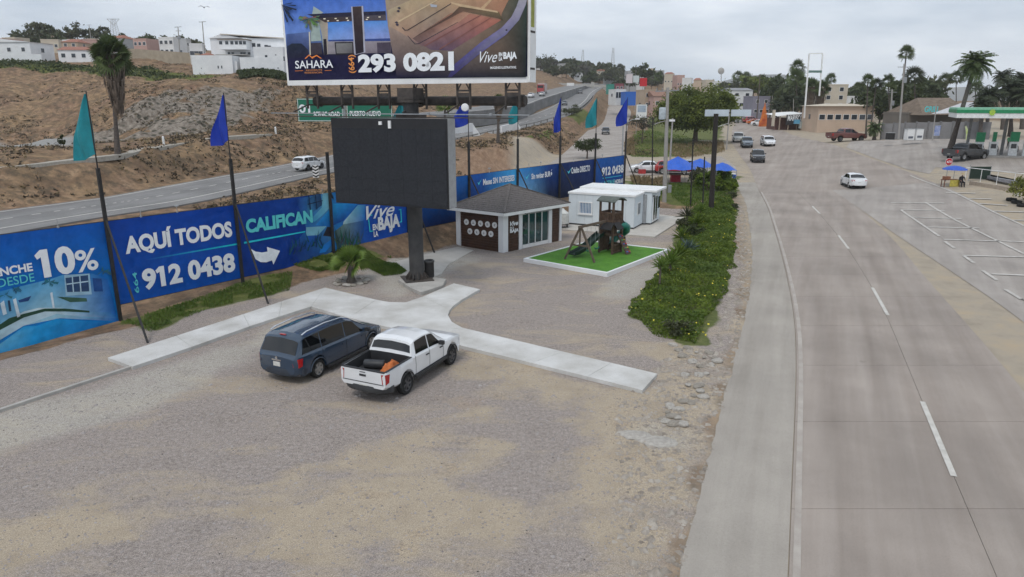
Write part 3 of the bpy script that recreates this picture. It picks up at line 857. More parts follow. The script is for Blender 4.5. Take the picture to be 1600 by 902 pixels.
# ---------------------------------------------------------------- banner fence
def sz(px, py, off=0.0):
 p = on_plane(px, py, FA + FN * off, FN)
 return (p - FA).dot(FD), p.z
pole_px = [(165, 345), (367, 319), (515, 299), None, (733, 272), (809, 263), (875, 255), (930, 249), (977, 243)]
PS = [sz(*p)[0] if p else None for p in pole_px]
PS[3] = (PS[2] + PS[4]) / 2
ORD = ['first', 'second', 'third', 'fourth', 'fifth', 'sixth', 'seventh', 'eighth', 'ninth', 'tenth', 'eleventh', 'twelfth', 'thirteenth', 'fourteenth', 'fifteenth', 'sixteenth', 'seventeenth', 'eighteenth', 'nineteenth', 'twentieth',
  'twenty-first', 'twenty-second', 'twenty-third', 'twenty-fourth', 'twenty-fifth', 'twenty-sixth', 'twenty-seventh', 'twenty-eighth', 'twenty-ninth', 'thirtieth', 'thirty-first', 'thirty-second']
BOFF = -.09
def fpt(s, z, off): return fence_pt(s, z, off)
class Banner:
 def __init__(s, label, s0, s1, z0, z1, shade, nx=14, nz=6):
  s.root = empty('banner', fpt(s0, z0, BOFF), 0, label, 'banner', 'printed banners along the fence')
  s.o = s.root.location.copy()
  mb = MB()
  vs, ink = [], []
  for j in range(nz + 1):
   for i in range(nx + 1):
    u, v = i / nx, j / nz
    vs.append(fpt(s0 + (s1 - s0) * u, z0 + (z1 - z0) * v, BOFF) - s.o); ink.append(shade(u, v))
  fs = [(j * (nx + 1) + i, j * (nx + 1) + i + 1, (j + 1) * (nx + 1) + i + 1, (j + 1) * (nx + 1) + i) for j in range(nz) for i in range(nx)]
  mb.add(vs, fs, ink)
  s.cloth = mb.build('cloth', INK, s.root)
  hm = MB()
  for a, b in (((s0, z0), (s1, z0)), ((s0, z1), (s1, z1)), ((s0, z0), (s0, z1)), ((s1, z0), (s1, z1))):
   hm.tube(fpt(*a, BOFF - .03) - s.o, fpt(*b, BOFF - .03) - s.o, .032, n=6)
  hm.build('frame_tube', BLACKM, s.root)
  s.art = MB(); s.k = 0
 def poly(s, pts, col):
  """printed shape given by its corners on the banner"""
  s.k += 1
  P = []
  for p in pts:
   a, z = sz(p[0], p[1], BOFF); P.append(fpt(a, z, BOFF + .004 + .0012 * s.k) - s.o)
  c = col if isinstance(col, list) else [col] * len(P)
  s.art.add(P, [tuple(range(len(P)))], c)
 def done(s):
  if s.art.v: s.art.build('printed_picture', INK, s.root)
 def text(s, txt, x0, x1, xm, yb, yt, mat, bold=.03, shear=0.0, spacing=1.0):
  ym = (yb + yt) / 2
  slope = -.13
  a = sz(x0, ym + slope * (x0 - xm), BOFF)[0]; b = sz(x1, ym + slope * (x1 - xm), BOFF)[0]
  z0, z1 = sz(xm, yb, BOFF)[1], sz(xm, yt, BOFF)[1]
  return lettering(txt, fpt(a, z0, BOFF + .055) - s.o, FD, (0, 0, 1), b - a, z1 - z0, mat, s.root, bold, shear, spacing=spacing)
def lerp3(a, b, t): return tuple(a[i] + (b[i] - a[i]) * t for i in range(3))
blue1 = lambda u, v: lerp3(S(16, 122, 195), S(6, 80, 165), v)
b1 = Banner('blue pool banner reading ENGANCHE DESDE 10% at the left end of the fence', -5.5, sz(166, 350)[0], sz(191, 507)[1], 4.2, blue1)
def crop1(l): return [(x / 4.295, 360 + y / 4.295) for x, y in l]
b1.poly(crop1([(-40, 420), (120, 380), (330, 330), (420, 300), (620, 290), (720, 330), (760, 470), (790, 610), (400, 590), (160, 640), (-40, 740)]), [S(40, 120, 180), S(70, 150, 195), S(90, 160, 200), S(80, 150, 195), S(50, 120, 180), S(24, 95, 170), S(22, 92, 168), S(20, 100, 180), S(150, 190, 205), S(150, 190, 205), S(120, 165, 190)])
b1.poly(crop1([(-40, 690), (60, 600), (160, 545), (260, 520), (400, 520), (560, 545), (740, 550), (790, 590), (600, 590), (380, 560), (160, 640), (-40, 760)]), [S(150, 180, 190), S(165, 190, 200), S(185, 205, 212), S(190, 210, 215), S(175, 200, 210), S(120, 165, 195), S(50, 115, 175), S(30, 105, 175), S(90, 160, 195), S(180, 205, 215), S(175, 200, 212), S(150, 185, 200)])
b1.poly(crop1([(-40, 790), (60, 720), (160, 645), (250, 640), (380, 592), (520, 605), (700, 615), (800, 625), (620, 690), (420, 745), (200, 800), (-40, 868)]), [S(110, 175, 205), S(90, 170, 210), S(30, 145, 205), S(30, 150, 212), S(24, 140, 205), S(30, 140, 205), S(25, 115, 190), S(18, 98, 175), S(16, 105, 190), S(20, 135, 210), S(34, 150, 215), S(50, 150, 212)])
for l, c in (([(-40, 660), (60, 590), (160, 560), (300, 525), (440, 525), (600, 540), (600, 552), (440, 545), (300, 545), (160, 585), (-40, 690)], (40, 70, 55)),
    ([(380, 445), (580, 455), (585, 478), (470, 482)], (60, 95, 80)), ([(120, 470), (210, 440), (190, 475), (130, 485)], (40, 70, 120)),
    ([(430, 300), (600, 290), (615, 430), (440, 440)], (150, 185, 205)), ([(438, 320), (590, 300), (598, 410), (450, 415)], (45, 70, 105)), ([(445, 358), (592, 338), (592, 346), (446, 366)], (170, 195, 210)),
    ([(480, 310), (488, 310), (496, 415), (488, 416)], (170, 195, 210)), ([(530, 306), (538, 306), (546, 414), (538, 414)], (170, 195, 210)), ([(620, 320), (680, 325), (690, 410), (630, 410)], (35, 75, 135)),
    ([(335, 420), (350, 415), (366, 520), (352, 520)], (200, 212, 220)), ([(0, 490), (25, 470), (45, 560), (20, 570)], (190, 205, 215)), ([(85, 465), (105, 455), (135, 575), (115, 585)], (195, 210, 218)), ([(50, 470), (65, 470), (75, 540), (60, 545)], (40, 60, 85))):
 b1.poly(crop1(l), S(*c))
random.seed(3)
for cx_, cy_, n_ in ((330, 345, 16), (90, 390, 14), (690, 270, 12), (30, 430, 8)):
 for k in range(n_):
  a = random.uniform(0, 6.28); r = random.uniform(10, 62)
  ex, ey = cx_ + math.cos(a) * r, cy_ + math.sin(a) * r * .55
  b1.poly(crop1([(cx_, cy_), (ex + 9, ey - 4), (ex, ey + 11)]), S(30 + random.randint(0, 25), 85 + random.randint(0, 25), 120))
b1.done()
b1.text('ENGANCHE', -56, 50, 28, 427, 413.5, LETW, .035)
b1.text('DESDE', -5, 53, 30, 443.5, 430, LETT, .004)
b1.text('10', 55, 116, 98, 429.5, 384.5, LETW, .045)
b1.text('%', 117, 151.5, 134, 424, 389, LETW, .02)
b2 = Banner('blue banner reading AQUI TODOS over the phone number 664 912 0438', PS[0] + .12, PS[1] - .05, sz(192, 476)[1], 4.2, lambda u, v: lerp3(S(4, 78, 165), S(4, 56, 146), v * .8 + .2 * abs(u - .4)))
b2.text('AQUÍ TODOS', 193.5, 361.5, 262, 391, 353.5, LETW, .045)
b2.text('912 0438', 221, 366.5, 293, 440, 407.5, LETW, .045)
a_, z0_ = sz(217, 457, BOFF); a2_, z1_ = sz(205.5, 426, BOFF)
lettering('664', fpt(a_, z0_, BOFF + .055) - b2.o, (0, 0, 1), -FD, z1_ - z0_, a_ - a2_, LETT, b2.root, .01)
b2.poly([(226, 405.5), (372, 380), (372, 382.5), (226, 407.5)], [S(20, 70, 160), S(30, 190, 200), S(30, 190, 200), S(20, 70, 160)])
b2.done()
b3 = Banner('navy banner reading CALIFICAN with a white arrow and a terrace picture', PS[1] + .05, PS[2] - .05, sz(385, 433)[1], 4.2, lambda u, v: lerp3(S(4, 40, 118), S(8, 62, 142), .5 + .5 * u * v))
def c6(l): return [(380 + x / 3.342, 230 + y / 3.342) for x, y in l]
def c9(l): return [(480 + x / 5.306, 230 + y / 5.306) for x, y in l]
b3.poly(c6([(275, 270), (440, 240), (478, 520), (440, 570), (300, 610), (255, 520), (330, 430)]), [S(16, 56, 130), S(70, 140, 185), S(80, 140, 180), S(40, 90, 150), S(20, 65, 130), S(12, 45, 120), S(30, 100, 165)])
b3.poly(c9([(0, 440), (60, 395), (110, 388), (125, 480), (60, 530), (0, 590)]), [S(30, 80, 130), S(40, 80, 120), S(30, 62, 100), S(24, 55, 92), S(40, 100, 150), S(60, 130, 175)])
b3.poly(c9([(128, 385), (178, 380), (190, 500), (130, 560), (60, 620), (30, 600), (120, 500)]), [S(120, 180, 200), S(125, 185, 205), S(120, 180, 200), S(90, 165, 195), S(60, 150, 190), S(60, 140, 185), S(100, 170, 195)])
b3.poly(c9([(70, 645), (195, 505), (205, 660), (150, 660)]), [S(26, 120, 190), S(30, 140, 205), S(20, 90, 165), S(20, 95, 165)])
b3.poly(c9([(-10, 665), (160, 655), (90, 730), (-10, 735)]), S(110, 165, 185))
b3.poly(c9([(165, 660), (208, 665), (212, 745), (130, 735)]), S(38, 40, 50))
b3.poly(c9([(0, 735), (95, 732), (70, 790), (0, 830)]), S(20, 80, 160))
b3.poly(c9([(110, 840), (150, 800), (205, 760), (212, 800), (150, 870), (100, 880)]), S(30, 120, 200))
for k in range(26):
 x = random.uniform(-150, 130); yb = 790 + random.uniform(0, 80) - x * .18; yt = yb - random.uniform(50, 110)
 b3.poly(c9([(x - 6, yb), (x + 6, yb), (x + random.uniform(-50, 50), yt)]), S(20, random.randint(55, 90), random.randint(70, 110)))
for l in ([(5, 400), (12, 400), (30, 540), (22, 545)], [(60, 395), (66, 394), (80, 515), (74, 520)], [(0, 470), (124, 440), (124, 447), (0, 478)]):
 b3.poly(c9(l), S(20, 42, 72))
b3.poly([(380.5, 378), (476, 361), (476, 363), (380.5, 381)], S(40, 190, 205))
b3.poly(c6([(38, 532), (62, 545), (95, 550), (124, 545), (121, 521), (189, 541), (155, 613), (147, 591), (118, 601), (88, 600), (62, 585)]), S(225, 230, 235))
b3.done()
b3.text('CALIFICAN', 383, 487.5, 436, 356.5, 335, LETT, .05)
b4 = Banner('blue banner with the white Vive EN LA BAJA logo beside the steel column', PS[2] + .05, sz(640, 283)[0], sz(569, 389)[1], 4.2, lambda u, v: lerp3(S(30, 120, 185), S(18, 74, 165), min(1, u * 2.2)))
b4.poly(c9([(215, 470), (420, 465), (300, 610), (215, 650)]), [S(30, 150, 210), S(24, 120, 200), S(16, 70, 150), S(20, 70, 140)])
b4.poly(c9([(300, 620), (420, 480), (485, 480), (480, 600), (360, 660), (290, 680)]), [S(170, 200, 205), S(90, 165, 200), S(40, 110, 180), S(24, 95, 175), S(110, 165, 180), S(150, 180, 180)])
b4.poly(c9([(225, 700), (300, 640), (470, 610), (465, 850), (250, 860)]), [S(60, 85, 80), S(100, 130, 130), S(22, 80, 150), S(18, 70, 150), S(30, 60, 70)])
for k in range(34):
 x = random.uniform(235, 460); yb = 800 + random.uniform(-30, 40); yt = yb - random.uniform(50, 160)
 b4.poly(c9([(x - 5, yb), (x + 6, yb), (x + random.uniform(-55, 55), yt)]), S(random.randint(25, 80), random.randint(65, 100), random.randint(60, 90)))
b4.poly(c9([(497, 566), (535, 558), (535, 566), (505, 573), (520, 694), (545, 690), (545, 698), (513, 704)]), S(60, 195, 205))
b4.poly(c9([(755, 517), (775, 512), (781, 620), (760, 628), (760, 620), (773, 614), (767, 521), (755, 524)]), S(60, 195, 205))
b4.done()
b4.text('Vive', 571, 615.5, 600, 339, 318, LETW, .012, .45)
b4.text('EN', 581.5, 589, 585, 359.5, 350, LETW, .04)
b4.text('LA', 583, 590, 586.5, 370, 361, LETW, .04)
b4.text('BAJA', 590, 624, 607, 363.5, 336.5, LETW, .05)
def shade5(u, v):
 c = max(0, 1 - abs(u - .55) * 1.5) * (1 - abs(v - .45))
 return lerp3(S(16, 66, 140), S(70, 160, 215), min(1, c))
zb5 = 1.25
b5 = Banner('dark blue blank banner stretch behind the small office', sz(642, 283)[0], PS[4] - .05, sz(664, 356)[1], 4.2, lambda u, v: lerp3(S(10, 36, 84), S(22, 92, 165), v)); b5.done()
b6 = Banner('blue banner reading Meses SIN INTERESES with a tick', PS[4] + .05, PS[5] - .05, zb5, 4.2, lambda u, v: lerp3(lerp3(S(10, 36, 80), S(24, 84, 165), v), S(70, 175, 228), max(0, u - .25) * 1.05)); b6.done()
b7 = Banner('bright blue banner reading Sin revisar BURO with a tick', PS[5] + .05, PS[6] - .05, zb5, 4.2, lambda u, v: lerp3(lerp3(S(150, 200, 225), S(45, 140, 210), v), lerp3(S(12, 26, 50), S(22, 60, 125), v), min(1, u * 1.35))); b7.done()
b8 = Banner('dark navy banner reading Credito DIRECTO with a tick', PS[6] + .05, PS[7] - .05, zb5, 4.2, lambda u, v: lerp3(S(16, 26, 48), S(24, 52, 110), v * .6 + .4 * u)); b8.done()
b9 = Banner('blue end banner with the phone number 912 0438 behind the white container office', PS[7] + .05, PS[8] - .05, zb5, 4.2, lambda u, v: lerp3(S(18, 66, 135), S(26, 86, 160), v))
b9.poly([(941, 278.5), (971, 274), (971, 275), (941, 279.5)], S(70, 190, 215)); b9.done()
b6.text('Meses SIN INTERESES', 754, 803, 779, 286, 276.5, LETW, .03)
b7.text('Sin revisar BURÓ', 829.5, 862.5, 846, 278, 267, LETW, .03)
b8.text('Crédito DIRECTO', 892, 921, 906, 269.5, 260, LETW, .03)
b9.text('912 0438', 939.5, 973.5, 956, 273, 259.5, LETW, .04)
b9.text('ACZALE', 942, 959.5, 950, 289, 282, LETT, .03)
b9.text('HORAS', 960, 972.5, 966, 286.5, 280, LETW, .04)
for b, (x, y_) in ((b6, (745.5, 280)), (b7, (820.5, 271)), (b8, (886, 262.5)), (b9, (934, 284))):
 b.art = MB(); b.k = 20
 b.poly([(x, y_ + 5), (x + 2.2, y_ + 9.5), (x + 7, y_ - 1), (x + 2.4, y_ + 6)], S(90, 205, 225))
 b.art.build('tick_mark', INK, b.root)
FLAGT = M('teal_cloth', (.012, .20, .235), rough=.8, var=.15, scale=2)
FLAGB = M('royal_blue_cloth', (.008, .034, .32), rough=.8, var=.15, scale=2)
feet = [G(232, 537), G(420, 475.5), G(555, 387, .35), G(680, 396), None, None, None, None, G(997, 292, .4)]
flag_sides = {0: ('teal', -1.05, 2.45), 1: ('blue', -.95, 2.15), 3: ('teal', -.9, 2.2), 4: ('blue', -1.15, 1.75), 5: ('teal', -.8, 1.75), 6: ('blue', -.62, 2.6), 7: ('teal', -1.0, 2.3), 8: ('blue', -1.05, 2.3)}
desc = {0: 'in front of the pool banner edge', 1: 'between AQUI TODOS and CALIFICAN', 2: 'with no flag left of the black screen', 3: 'behind the steel column', 4: 'right of the black screen', 5: 'between the Meses and Sin revisar texts',
  6: 'between Sin revisar and Credito texts', 7: 'at the left edge of the end banner', 8: 'at the far right end of the fence'}
for i, s_ in enumerate(PS):
 zg = h(*fence_pt(s_, 0, 0).xy[:2])
 rt = empty('flagpole', fence_pt(s_, zg), 0, 'black steel fence pole with a slanted brace ' + desc[i], 'pole', 'black poles along the banner fence')
 zt = 6.5 - zg
 m_ = MB(); m_.box((0, 0, zt / 2 - .1), (.13, .13, zt + .2), rz=math.atan2(FD.y, FD.x)); m_.build('lower_post', BLACKM, rt)
 ft = feet[i] if feet[i] is not None else fence_pt(s_ + .5, h(*fence_pt(s_ + .5, 0, 2.2).xy[:2]), 2.2)
 m_ = MB(); m_.bar(Vector((0, 0, 4.25 - zg)) + FN * .05, ft - rt.location - Vector((0, 0, .1)), .075); m_.build('brace', BLACKM, rt)
 if i != 2:
  top = 9.6 - zg
  m_ = MB(); m_.tube((0, 0, zt - .05), (0, 0, top), .032, .022, 8); m_.lathe([(0, top + .05), (.035, top + .03), (.035, top)], 8); m_.build('upper_mast', BLACKM, rt)
 if i in flag_sides:
  c_, w_, ht = flag_sides[i]
  rnd = random.Random(i)
  fm = MB(); nu, nv = 8, 12
  vs_, fs_ = [], []
  ang = R(-12 + rnd.uniform(-10, 10))
  for side in (0, 1):
   for j in range(nv + 1):
    v = j / nv
    wid = abs(w_) * (.10 + .90 * min(1, (v / .62)) ** .9) * (1 if v < .86 else 1 - (v - .86) * .35)
    for k in range(nu + 1):
     u = k / nu
     x = -wid * u
     dz = -ht * v - .30 * u * wid - .10 * math.sin(u * 3.1) * v
     yv = .20 * math.sin(u * 6.5 + v * 3.2 + i) * (.3 + u) * min(1, .25 + v) + (.008 if side else 0)
     vs_.append((x * math.cos(ang) - yv * math.sin(ang), x * math.sin(ang) + yv * math.cos(ang), dz))
  n1 = (nu + 1) * (nv + 1)
  for side in (0, 1):
   for j in range(nv):
    for k in range(nu):
     a = side * n1 + j * (nu + 1) + k
     q = (a, a + 1, a + nu + 2, a + nu + 1)
     fs_.append(q if side else q[::-1])
  fm.add(vs_, fs_)
  fl = fm.build('feather_flag', FLAGT if c_ == 'teal' else FLAGB, None, smooth=180, loc=fence_pt(s_, 9.55, .03))
  tag(fl, ('teal' if c_ == 'teal' else 'royal blue') + ' flag on the pole ' + desc[i], 'flag', 'feather flags on the fence poles')
# wires, clips and small lamps along the top of the fence
s_ = -3.0; k = 0
while s_ < FLEN - 1:
 if random.random() < .45:
  rt = MB(); b_ = fence_pt(s_, 4.2, -.1)
  rt.tube((0, 0, 0), (0, 0, .28 + .1 * random.random()), .018, n=6); rt.box((0, 0, .02), (.08, .08, .06))
  if k % 3 == 0: rt.lathe([(0, .36), (.09, .34), (.10, .29), (.02, .27)], 10)
  o_ = rt.build('fence_top_bracket', GALV, None, loc=b_)
  tag(o_, ORD[k] + ' from left of the small metal brackets on the banner fence top', 'bracket', 'brackets on the fence top rail')
  k += 1
 s_ += 1.7
# ---------------------------------------------------------------- billboard on a single column
colb = G(652, 441)
bb = empty('billboard', colb, 0, 'huge property billboard with phone number 293 0821 and black LED screen on one column', 'billboard')
O = colb.copy()
m_ = MB(); m_.lathe([(.40, 0), (.40, .02), (.385, .05), (.38, 9.55)], 28); m_.build('column', M('column_paint', (.028, .028, .029), rough=.7, col2=(.06, .058, .056), scale=1.5, bump=.15, bscale=15), bb, smooth=40)
m_ = MB(); m_.box((0, 0, .20), (1.5, 1.5, .05), rz=.35); base_pl = m_.build('base_plate', RUSTM, bb)
m_ = MB()
for k in range(14):
 a = 2 * math.pi * k / 14
 c, s_ = math.cos(a), math.sin(a)
 p = Vector((c, s_, 0)); q = Vector((-s_, c, 0)) * .015
 v = [p * .38 + Vector((0, 0, .22)), p * .62 + Vector((0, 0, .22)), p * .60 + Vector((0, 0, .32)), p * .38 + Vector((0, 0, .62))]
 m_.add([x - q for x in v] + [x + q for x in v], [(0, 1, 2, 3), (7, 6, 5, 4), (0, 4, 5, 1), (1, 5, 6, 2), (2, 6, 7, 3), (3, 7, 4, 0)])
m_.build('gusset_ring', RUSTM, base_pl)
ft = px_slab('footing', [(622, 437), (662, 431), (697, 436), (692, 446), (658, 457), (640, 449)], .18, CONCM, None, .3)
tag(ft, 'low concrete footing block under the billboard column', 'footing')
# LED screen
ledR = (AT(702, 326, 33.1)); ledL = AT(526.5, 317.5, 35.5)
lx = Vector((ledR.x - ledL.x, ledR.y - ledL.y, 0)); lw = lx.length; lx.normalize()
ln = Vector((lx.y, -lx.x, 0))                      # towards the viewer
zb, zt = (ledL.z + ledR.z) / 2, (AT(698, 184, 33.1).z + AT(515.5, 186.5, 35.5).z) / 2
def LP(a, b, z): return Vector((ledL.x, ledL.y, 0)) + lx * a + ln * b + Vector((0, 0, z)) - O
LEDM = M('led_modules', (.025, .027, .032), rough=.72, var=.22, scale=9, bump=.25, bscale=60, spec=.25)
LEDF = M('screen_casing', (.33, .335, .34), rough=.6, var=.12)
rzl = math.atan2(lx.y, lx.x)
zc, hh_ = (zb + zt) / 2, zt - zb
m_ = MB(); m_.box(LP(lw / 2, -.40, zc), (lw, .78, hh_), rz=rzl); cab = m_.build('screen_cabinet', LEDF, bb)
m_ = MB(); m_.box(LP(lw / 2, .02, zc), (lw + .02, .05, hh_ + .02), rz=rzl); m_.build('bezel', M('bezel_black', (.016, .016, .018), rough=.5), cab)
nc_, nr_ = 8, 6
for i in range(nc_):
 for j in range(nr_):
  cw, ch = (lw - .12) / nc_, (hh_ - .55) / nr_
  m_ = MB(); m_.box(LP(.06 + cw * (i + .5), .058 + random.uniform(0, .002), zb + .08 + ch * (j + .5)), (cw - .005, .03, ch - .005), rz=rzl); m_.build('led_panel', LEDM, cab)
m_ = MB(); m_.box(LP(lw * .445, .08, zt - .22), (.16, .08, .16), rz=rzl); m_.box(LP(lw * .525, .08, zt - .28), (.14, .08, .36), rz=rzl); m_.build('sensor_box', WHITEM, cab)
m_ = MB()
for a in (.25, .75): m_.box(LP(lw * a, -1.0, zc), (.14, .5, hh_ * .9), rz=rzl)
for z_ in (zb + .6, zt - .6): m_.box(LP(lw / 2, -1.2, z_), (lw * .7, .12, .14), rz=rzl)
m_.build('rear_bracket', RUSTM, bb)
# top sign
bL, bR = AT(452, 133, 39.4), AT(824, 129, 33.4)
bx_ = Vector((bR.x - bL.x, bR.y - bL.y, 0)); bw = bx_.length; bx_.normalize()
bn = Vector((bx_.y, -bx_.x, 0)); rzb = math.atan2(bx_.y, bx_.x)
bz = (bL.z + bR.z) / 2; BH = 7.2
def BP(a, b, z): return Vector((bL.x, bL.y, 0)) + bx_ * a + bn * b + Vector((0, 0, z)) - O
def bpx(px, py, off):
 p = on_plane(px, py, Vector((bL.x, bL.y, 0)), bn); return p + bn * off - O
m_ = MB()
for a in (0, bw): m_.box(BP(a + (.06 if a else -.06), -.35, bz + BH / 2), (.12, .70, BH), rz=rzb)
m_.box(BP(bw / 2, -.35, bz + BH + .04), (bw + .24, .7, .08), rz=rzb)
m_.box(BP(bw / 2, -.60, bz + BH / 2), (bw, .05, BH), rz=rzb)
m_.build('sign_box', WHITEM, bb)
m_ = MB(); m_.box(BP(bw / 2, .02, bz + .11), (bw + .05, .06, .26), rz=rzb); m_.build('trim_strip', WHITEM, bb)
m_ = MB()
for z_ in (.6, 2.2, 3.9, 5.6): m_.box(BP(bw + .125, -.30, bz + z_), (.02, .5, .09), rz=rzb)
m_.build('hinge_bar', RUSTM, bb)
m_ = MB(); m_.box(BP(bw + .125, -.28, bz + 3.05), (.012, .36, 1.3), rz=rzb); m_.build('side_label', M('olive_label', (.30, .31, .07)), bb)
nx_, nz_ = 36, 20
m_ = MB(); vs_, ink_ = [], []
for j in range(nz_ + 1):
 for i in range(nx_ + 1):
  u, v = i / nx_, j / nz_
  vs_.append(BP(bw * u, 0, bz + .2 + (BH - .2) * v))
  sky = lerp3(S(110, 140, 200), S(28, 84, 180), min(1, max(0, (v - .25) * 2.2)))
  c = lerp3(S(24, 22, 56), sky, float(smoothstep(.20, .36, np.float64(v))))
  if u > .45: c = lerp3(c, lerp3(S(40, 38, 66), S(150, 120, 105), float(smoothstep(.15, .5, np.float64(v)))), min(1, (u - .45) * 6))
  ink_.append(c)
fs_ = [(j * (nx_ + 1) + i, j * (nx_ + 1) + i + 1, (j + 1) * (nx_ + 1) + i + 1, (j + 1) * (nx_ + 1) + i) for j in range(nz_) for i in range(nx_)]
m_.add(vs_, fs_, ink_); face = m_.build('printed_face', INK, bb)
art = MB(); kk = [0]
def bpoly(pts, col):
 kk[0] += 1
 P = [bpx(x, y, .004 + .0012 * kk[0]) for x, y in pts]
 cs = [S(*c) for c in col] if isinstance(col, list) else [S(*col)] * len(P)
 art.add(P, [tuple(range(len(P)))], cs)
def cA(l): return [(440 + x / 8, y / 8) for x, y in l]
def cB(l): return [(630 + x / 7.273, y / 7.273) for x, y in l]
bpoly(cA([(60, 430), (350, 400), (360, 700), (80, 740)]), [(70, 90, 140), (90, 110, 160), (45, 48, 80), (34, 36, 66)])
bpoly(cA([(70, 580), (130, 545), (250, 545), (330, 620), (340, 700), (80, 740)]), [(30, 40, 62), (26, 36, 52), (28, 38, 55), (34, 40, 60), (28, 28, 52), (26, 26, 52)])
bpoly(cA([(560, 280), (1380, 260), (1380, 510), (580, 520)]), [(70, 130, 205), (90, 140, 205), (140, 150, 200), (120, 150, 205)])
bpoly(cA([(585, 500), (1370, 480), (1370, 520), (590, 520)]), (50, 70, 130))
bpoly(cA([(400, 80), (525, 160), (450, 190), (580, 290), (580, 680), (530, 690), (500, 420), (470, 290), (380, 200)]), [(150, 165, 165), (160, 170, 165), (130, 130, 120), (165, 150, 135), (170, 160, 150), (90, 85, 90), (150, 160, 155), (140, 155, 150), (150, 165, 160)])
bpoly(cA([(360, 250), (470, 290), (500, 510), (370, 520)]), (150, 165, 160))
bpoly(cA([(580, 520), (1370, 515), (1370, 660), (580, 680)]), [(150, 145, 150), (140, 132, 138), (110, 100, 110), (130, 125, 130)])
bpoly(cA([(320, 180), (875, 155), (1300, 140), (1310, 255), (900, 262), (545, 282), (450, 230)]), [(60, 58, 74), (62, 58, 72), (64, 60, 72), (86, 80, 86), (70, 58, 58), (74, 62, 60), (58, 52, 56)])
bpoly(cA([(320, 180), (875, 155), (1300, 140), (1300, 185), (880, 205), (450, 225)]), (38, 38, 58))
bpoly(cA([(870, 85), (1022, 75), (1050, 655), (915, 690)]), (165, 165, 178))
bpoly(cA([(888, 85), (1002, 80), (1030, 655), (928, 680)]), [(60, 48, 48), (64, 52, 50), (36, 30, 40), (34, 28, 40)])
bpoly(cA([(665, 530), (895, 525), (905, 680), (680, 690)]), (36, 34, 44)); bpoly(cA([(680, 545), (885, 540), (890, 665), (692, 670)]), [(130, 130, 130), (110, 110, 108), (84, 80, 84), (120, 118, 116)])
bpoly(cA([(1195, 535), (1365, 530), (1370, 655), (1200, 660)]), (70, 62, 76))
bpoly(cA([(525, 490), (560, 488), (575, 680), (535, 690)]), (34, 30, 40)); bpoly(cA([(370, 540), (500, 535), (510, 680), (375, 690)]), (58, 52, 62)); bpoly(cA([(1392, 460), (1425, 460), (1430, 650), (1396, 655)]), (52, 50, 66))
for x, y_ in ((540, 238), (680, 234), (820, 230), (585, 264), (705, 260), (835, 258), (1085, 222), (1070, 246), (1230, 215)):
 bpoly(cA([(x - 14, y_ - 6), (x + 14, y_ - 7), (x + 12, y_ + 6), (x - 12, y_ + 6)]), (235, 225, 205))
bpoly(cA([(345, 400), (362, 400), (372, 690), (356, 690)]), (190, 185, 170))
rnd = random.Random(5)
for k in range(42):
 a = rnd.uniform(-.3, 3.4); r = rnd.uniform(60, 150)
 ex, ey = 350 + math.cos(a) * r * .9, 260 + math.sin(a) * r * 1.0 - 40
 bpoly(cA([(350 + rnd.uniform(-12, 12), 230), (ex + 12, ey), (ex - 8, ey + 22)]), (rnd.randint(50, 130), rnd.randint(80, 140), rnd.randint(60, 95)))
for k in range(12):
 a = rnd.uniform(-.2, 1.4); r = rnd.uniform(80, 190)
 ex, ey = 20 + math.cos(a) * r, 70 + math.sin(a) * r * 1.5
 bpoly(cA([(15, 60), (ex + 10, ey), (ex - 8, ey + 16)]), (30, 42, 62))
# right half: aerial of ploughed lots and a curved road
bpoly(cB([(-190, 0), (560, 0), (1420, 0), (1405, 880), (-60, 880), (-160, 300)]), [(150, 135, 115), (150, 125, 105), (44, 60, 52), (22, 28, 34), (26, 24, 52), (150, 130, 118)])
bpoly(cB([(-160, 120), (150, -20), (1220, -20), (1130, 160), (1120, 235), (560, 570), (200, 520), (0, 380), (-150, 300)]), [(165, 150, 125), (170, 150, 120), (165, 120, 95), (150, 110, 88), (150, 98, 84), (96, 78, 92), (120, 96, 98), (160, 130, 110), (165, 140, 118)])
bpoly(cB([(200, 500), (770, 160), (1120, 235), (560, 580), (330, 570)]), [(120, 92, 92), (165, 115, 98), (160, 100, 84), (88, 70, 88), (90, 74, 90)])
bpoly(cB([(120, 440), (560, 150), (680, 140), (770, 155), (640, 260), (200, 500)]), [(100, 80, 76), (140, 100, 82), (120, 90, 76), (175, 135, 112), (170, 130, 108), (110, 88, 86)])
bpoly(cB([(650, 80), (1100, 140), (1150, 240), (1090, 215), (770, 150), (690, 135), (120, 440), (560, 170)]), [(88, 72, 58), (110, 96, 72), (70, 66, 50), (92, 76, 60), (96, 82, 66), (110, 84, 70), (60, 46, 44), (70, 54, 48)])
bpoly(cB([(560, 30), (640, 45), (1080, 130), (1090, 150), (660, 78), (560, 42)]), (185, 160, 128))
bpoly(cB([(885, 100), (1000, -5), (1030, -5), (930, 105)]), (185, 155, 122))
for l, c in (([(0, 320), (30, 352), (70, 350), (560, 50), (555, 42), (66, 340), (35, 342), (8, 312)], (70, 60, 60)), ([(70, 410), (150, 500), (200, 490), (640, 250), (640, 256), (200, 500), (145, 508), (60, 410)], (60, 54, 66)),
    ([(-40, 240), (400, 0), (420, 0), (-40, 262)], (190, 168, 136)), ([(250, 520), (900, 170), (905, 176), (262, 530)], (120, 80, 76)), ([(420, 560), (1010, 200), (1015, 206), (432, 566)], (125, 84, 78))):
 bpoly(cB(l), c)
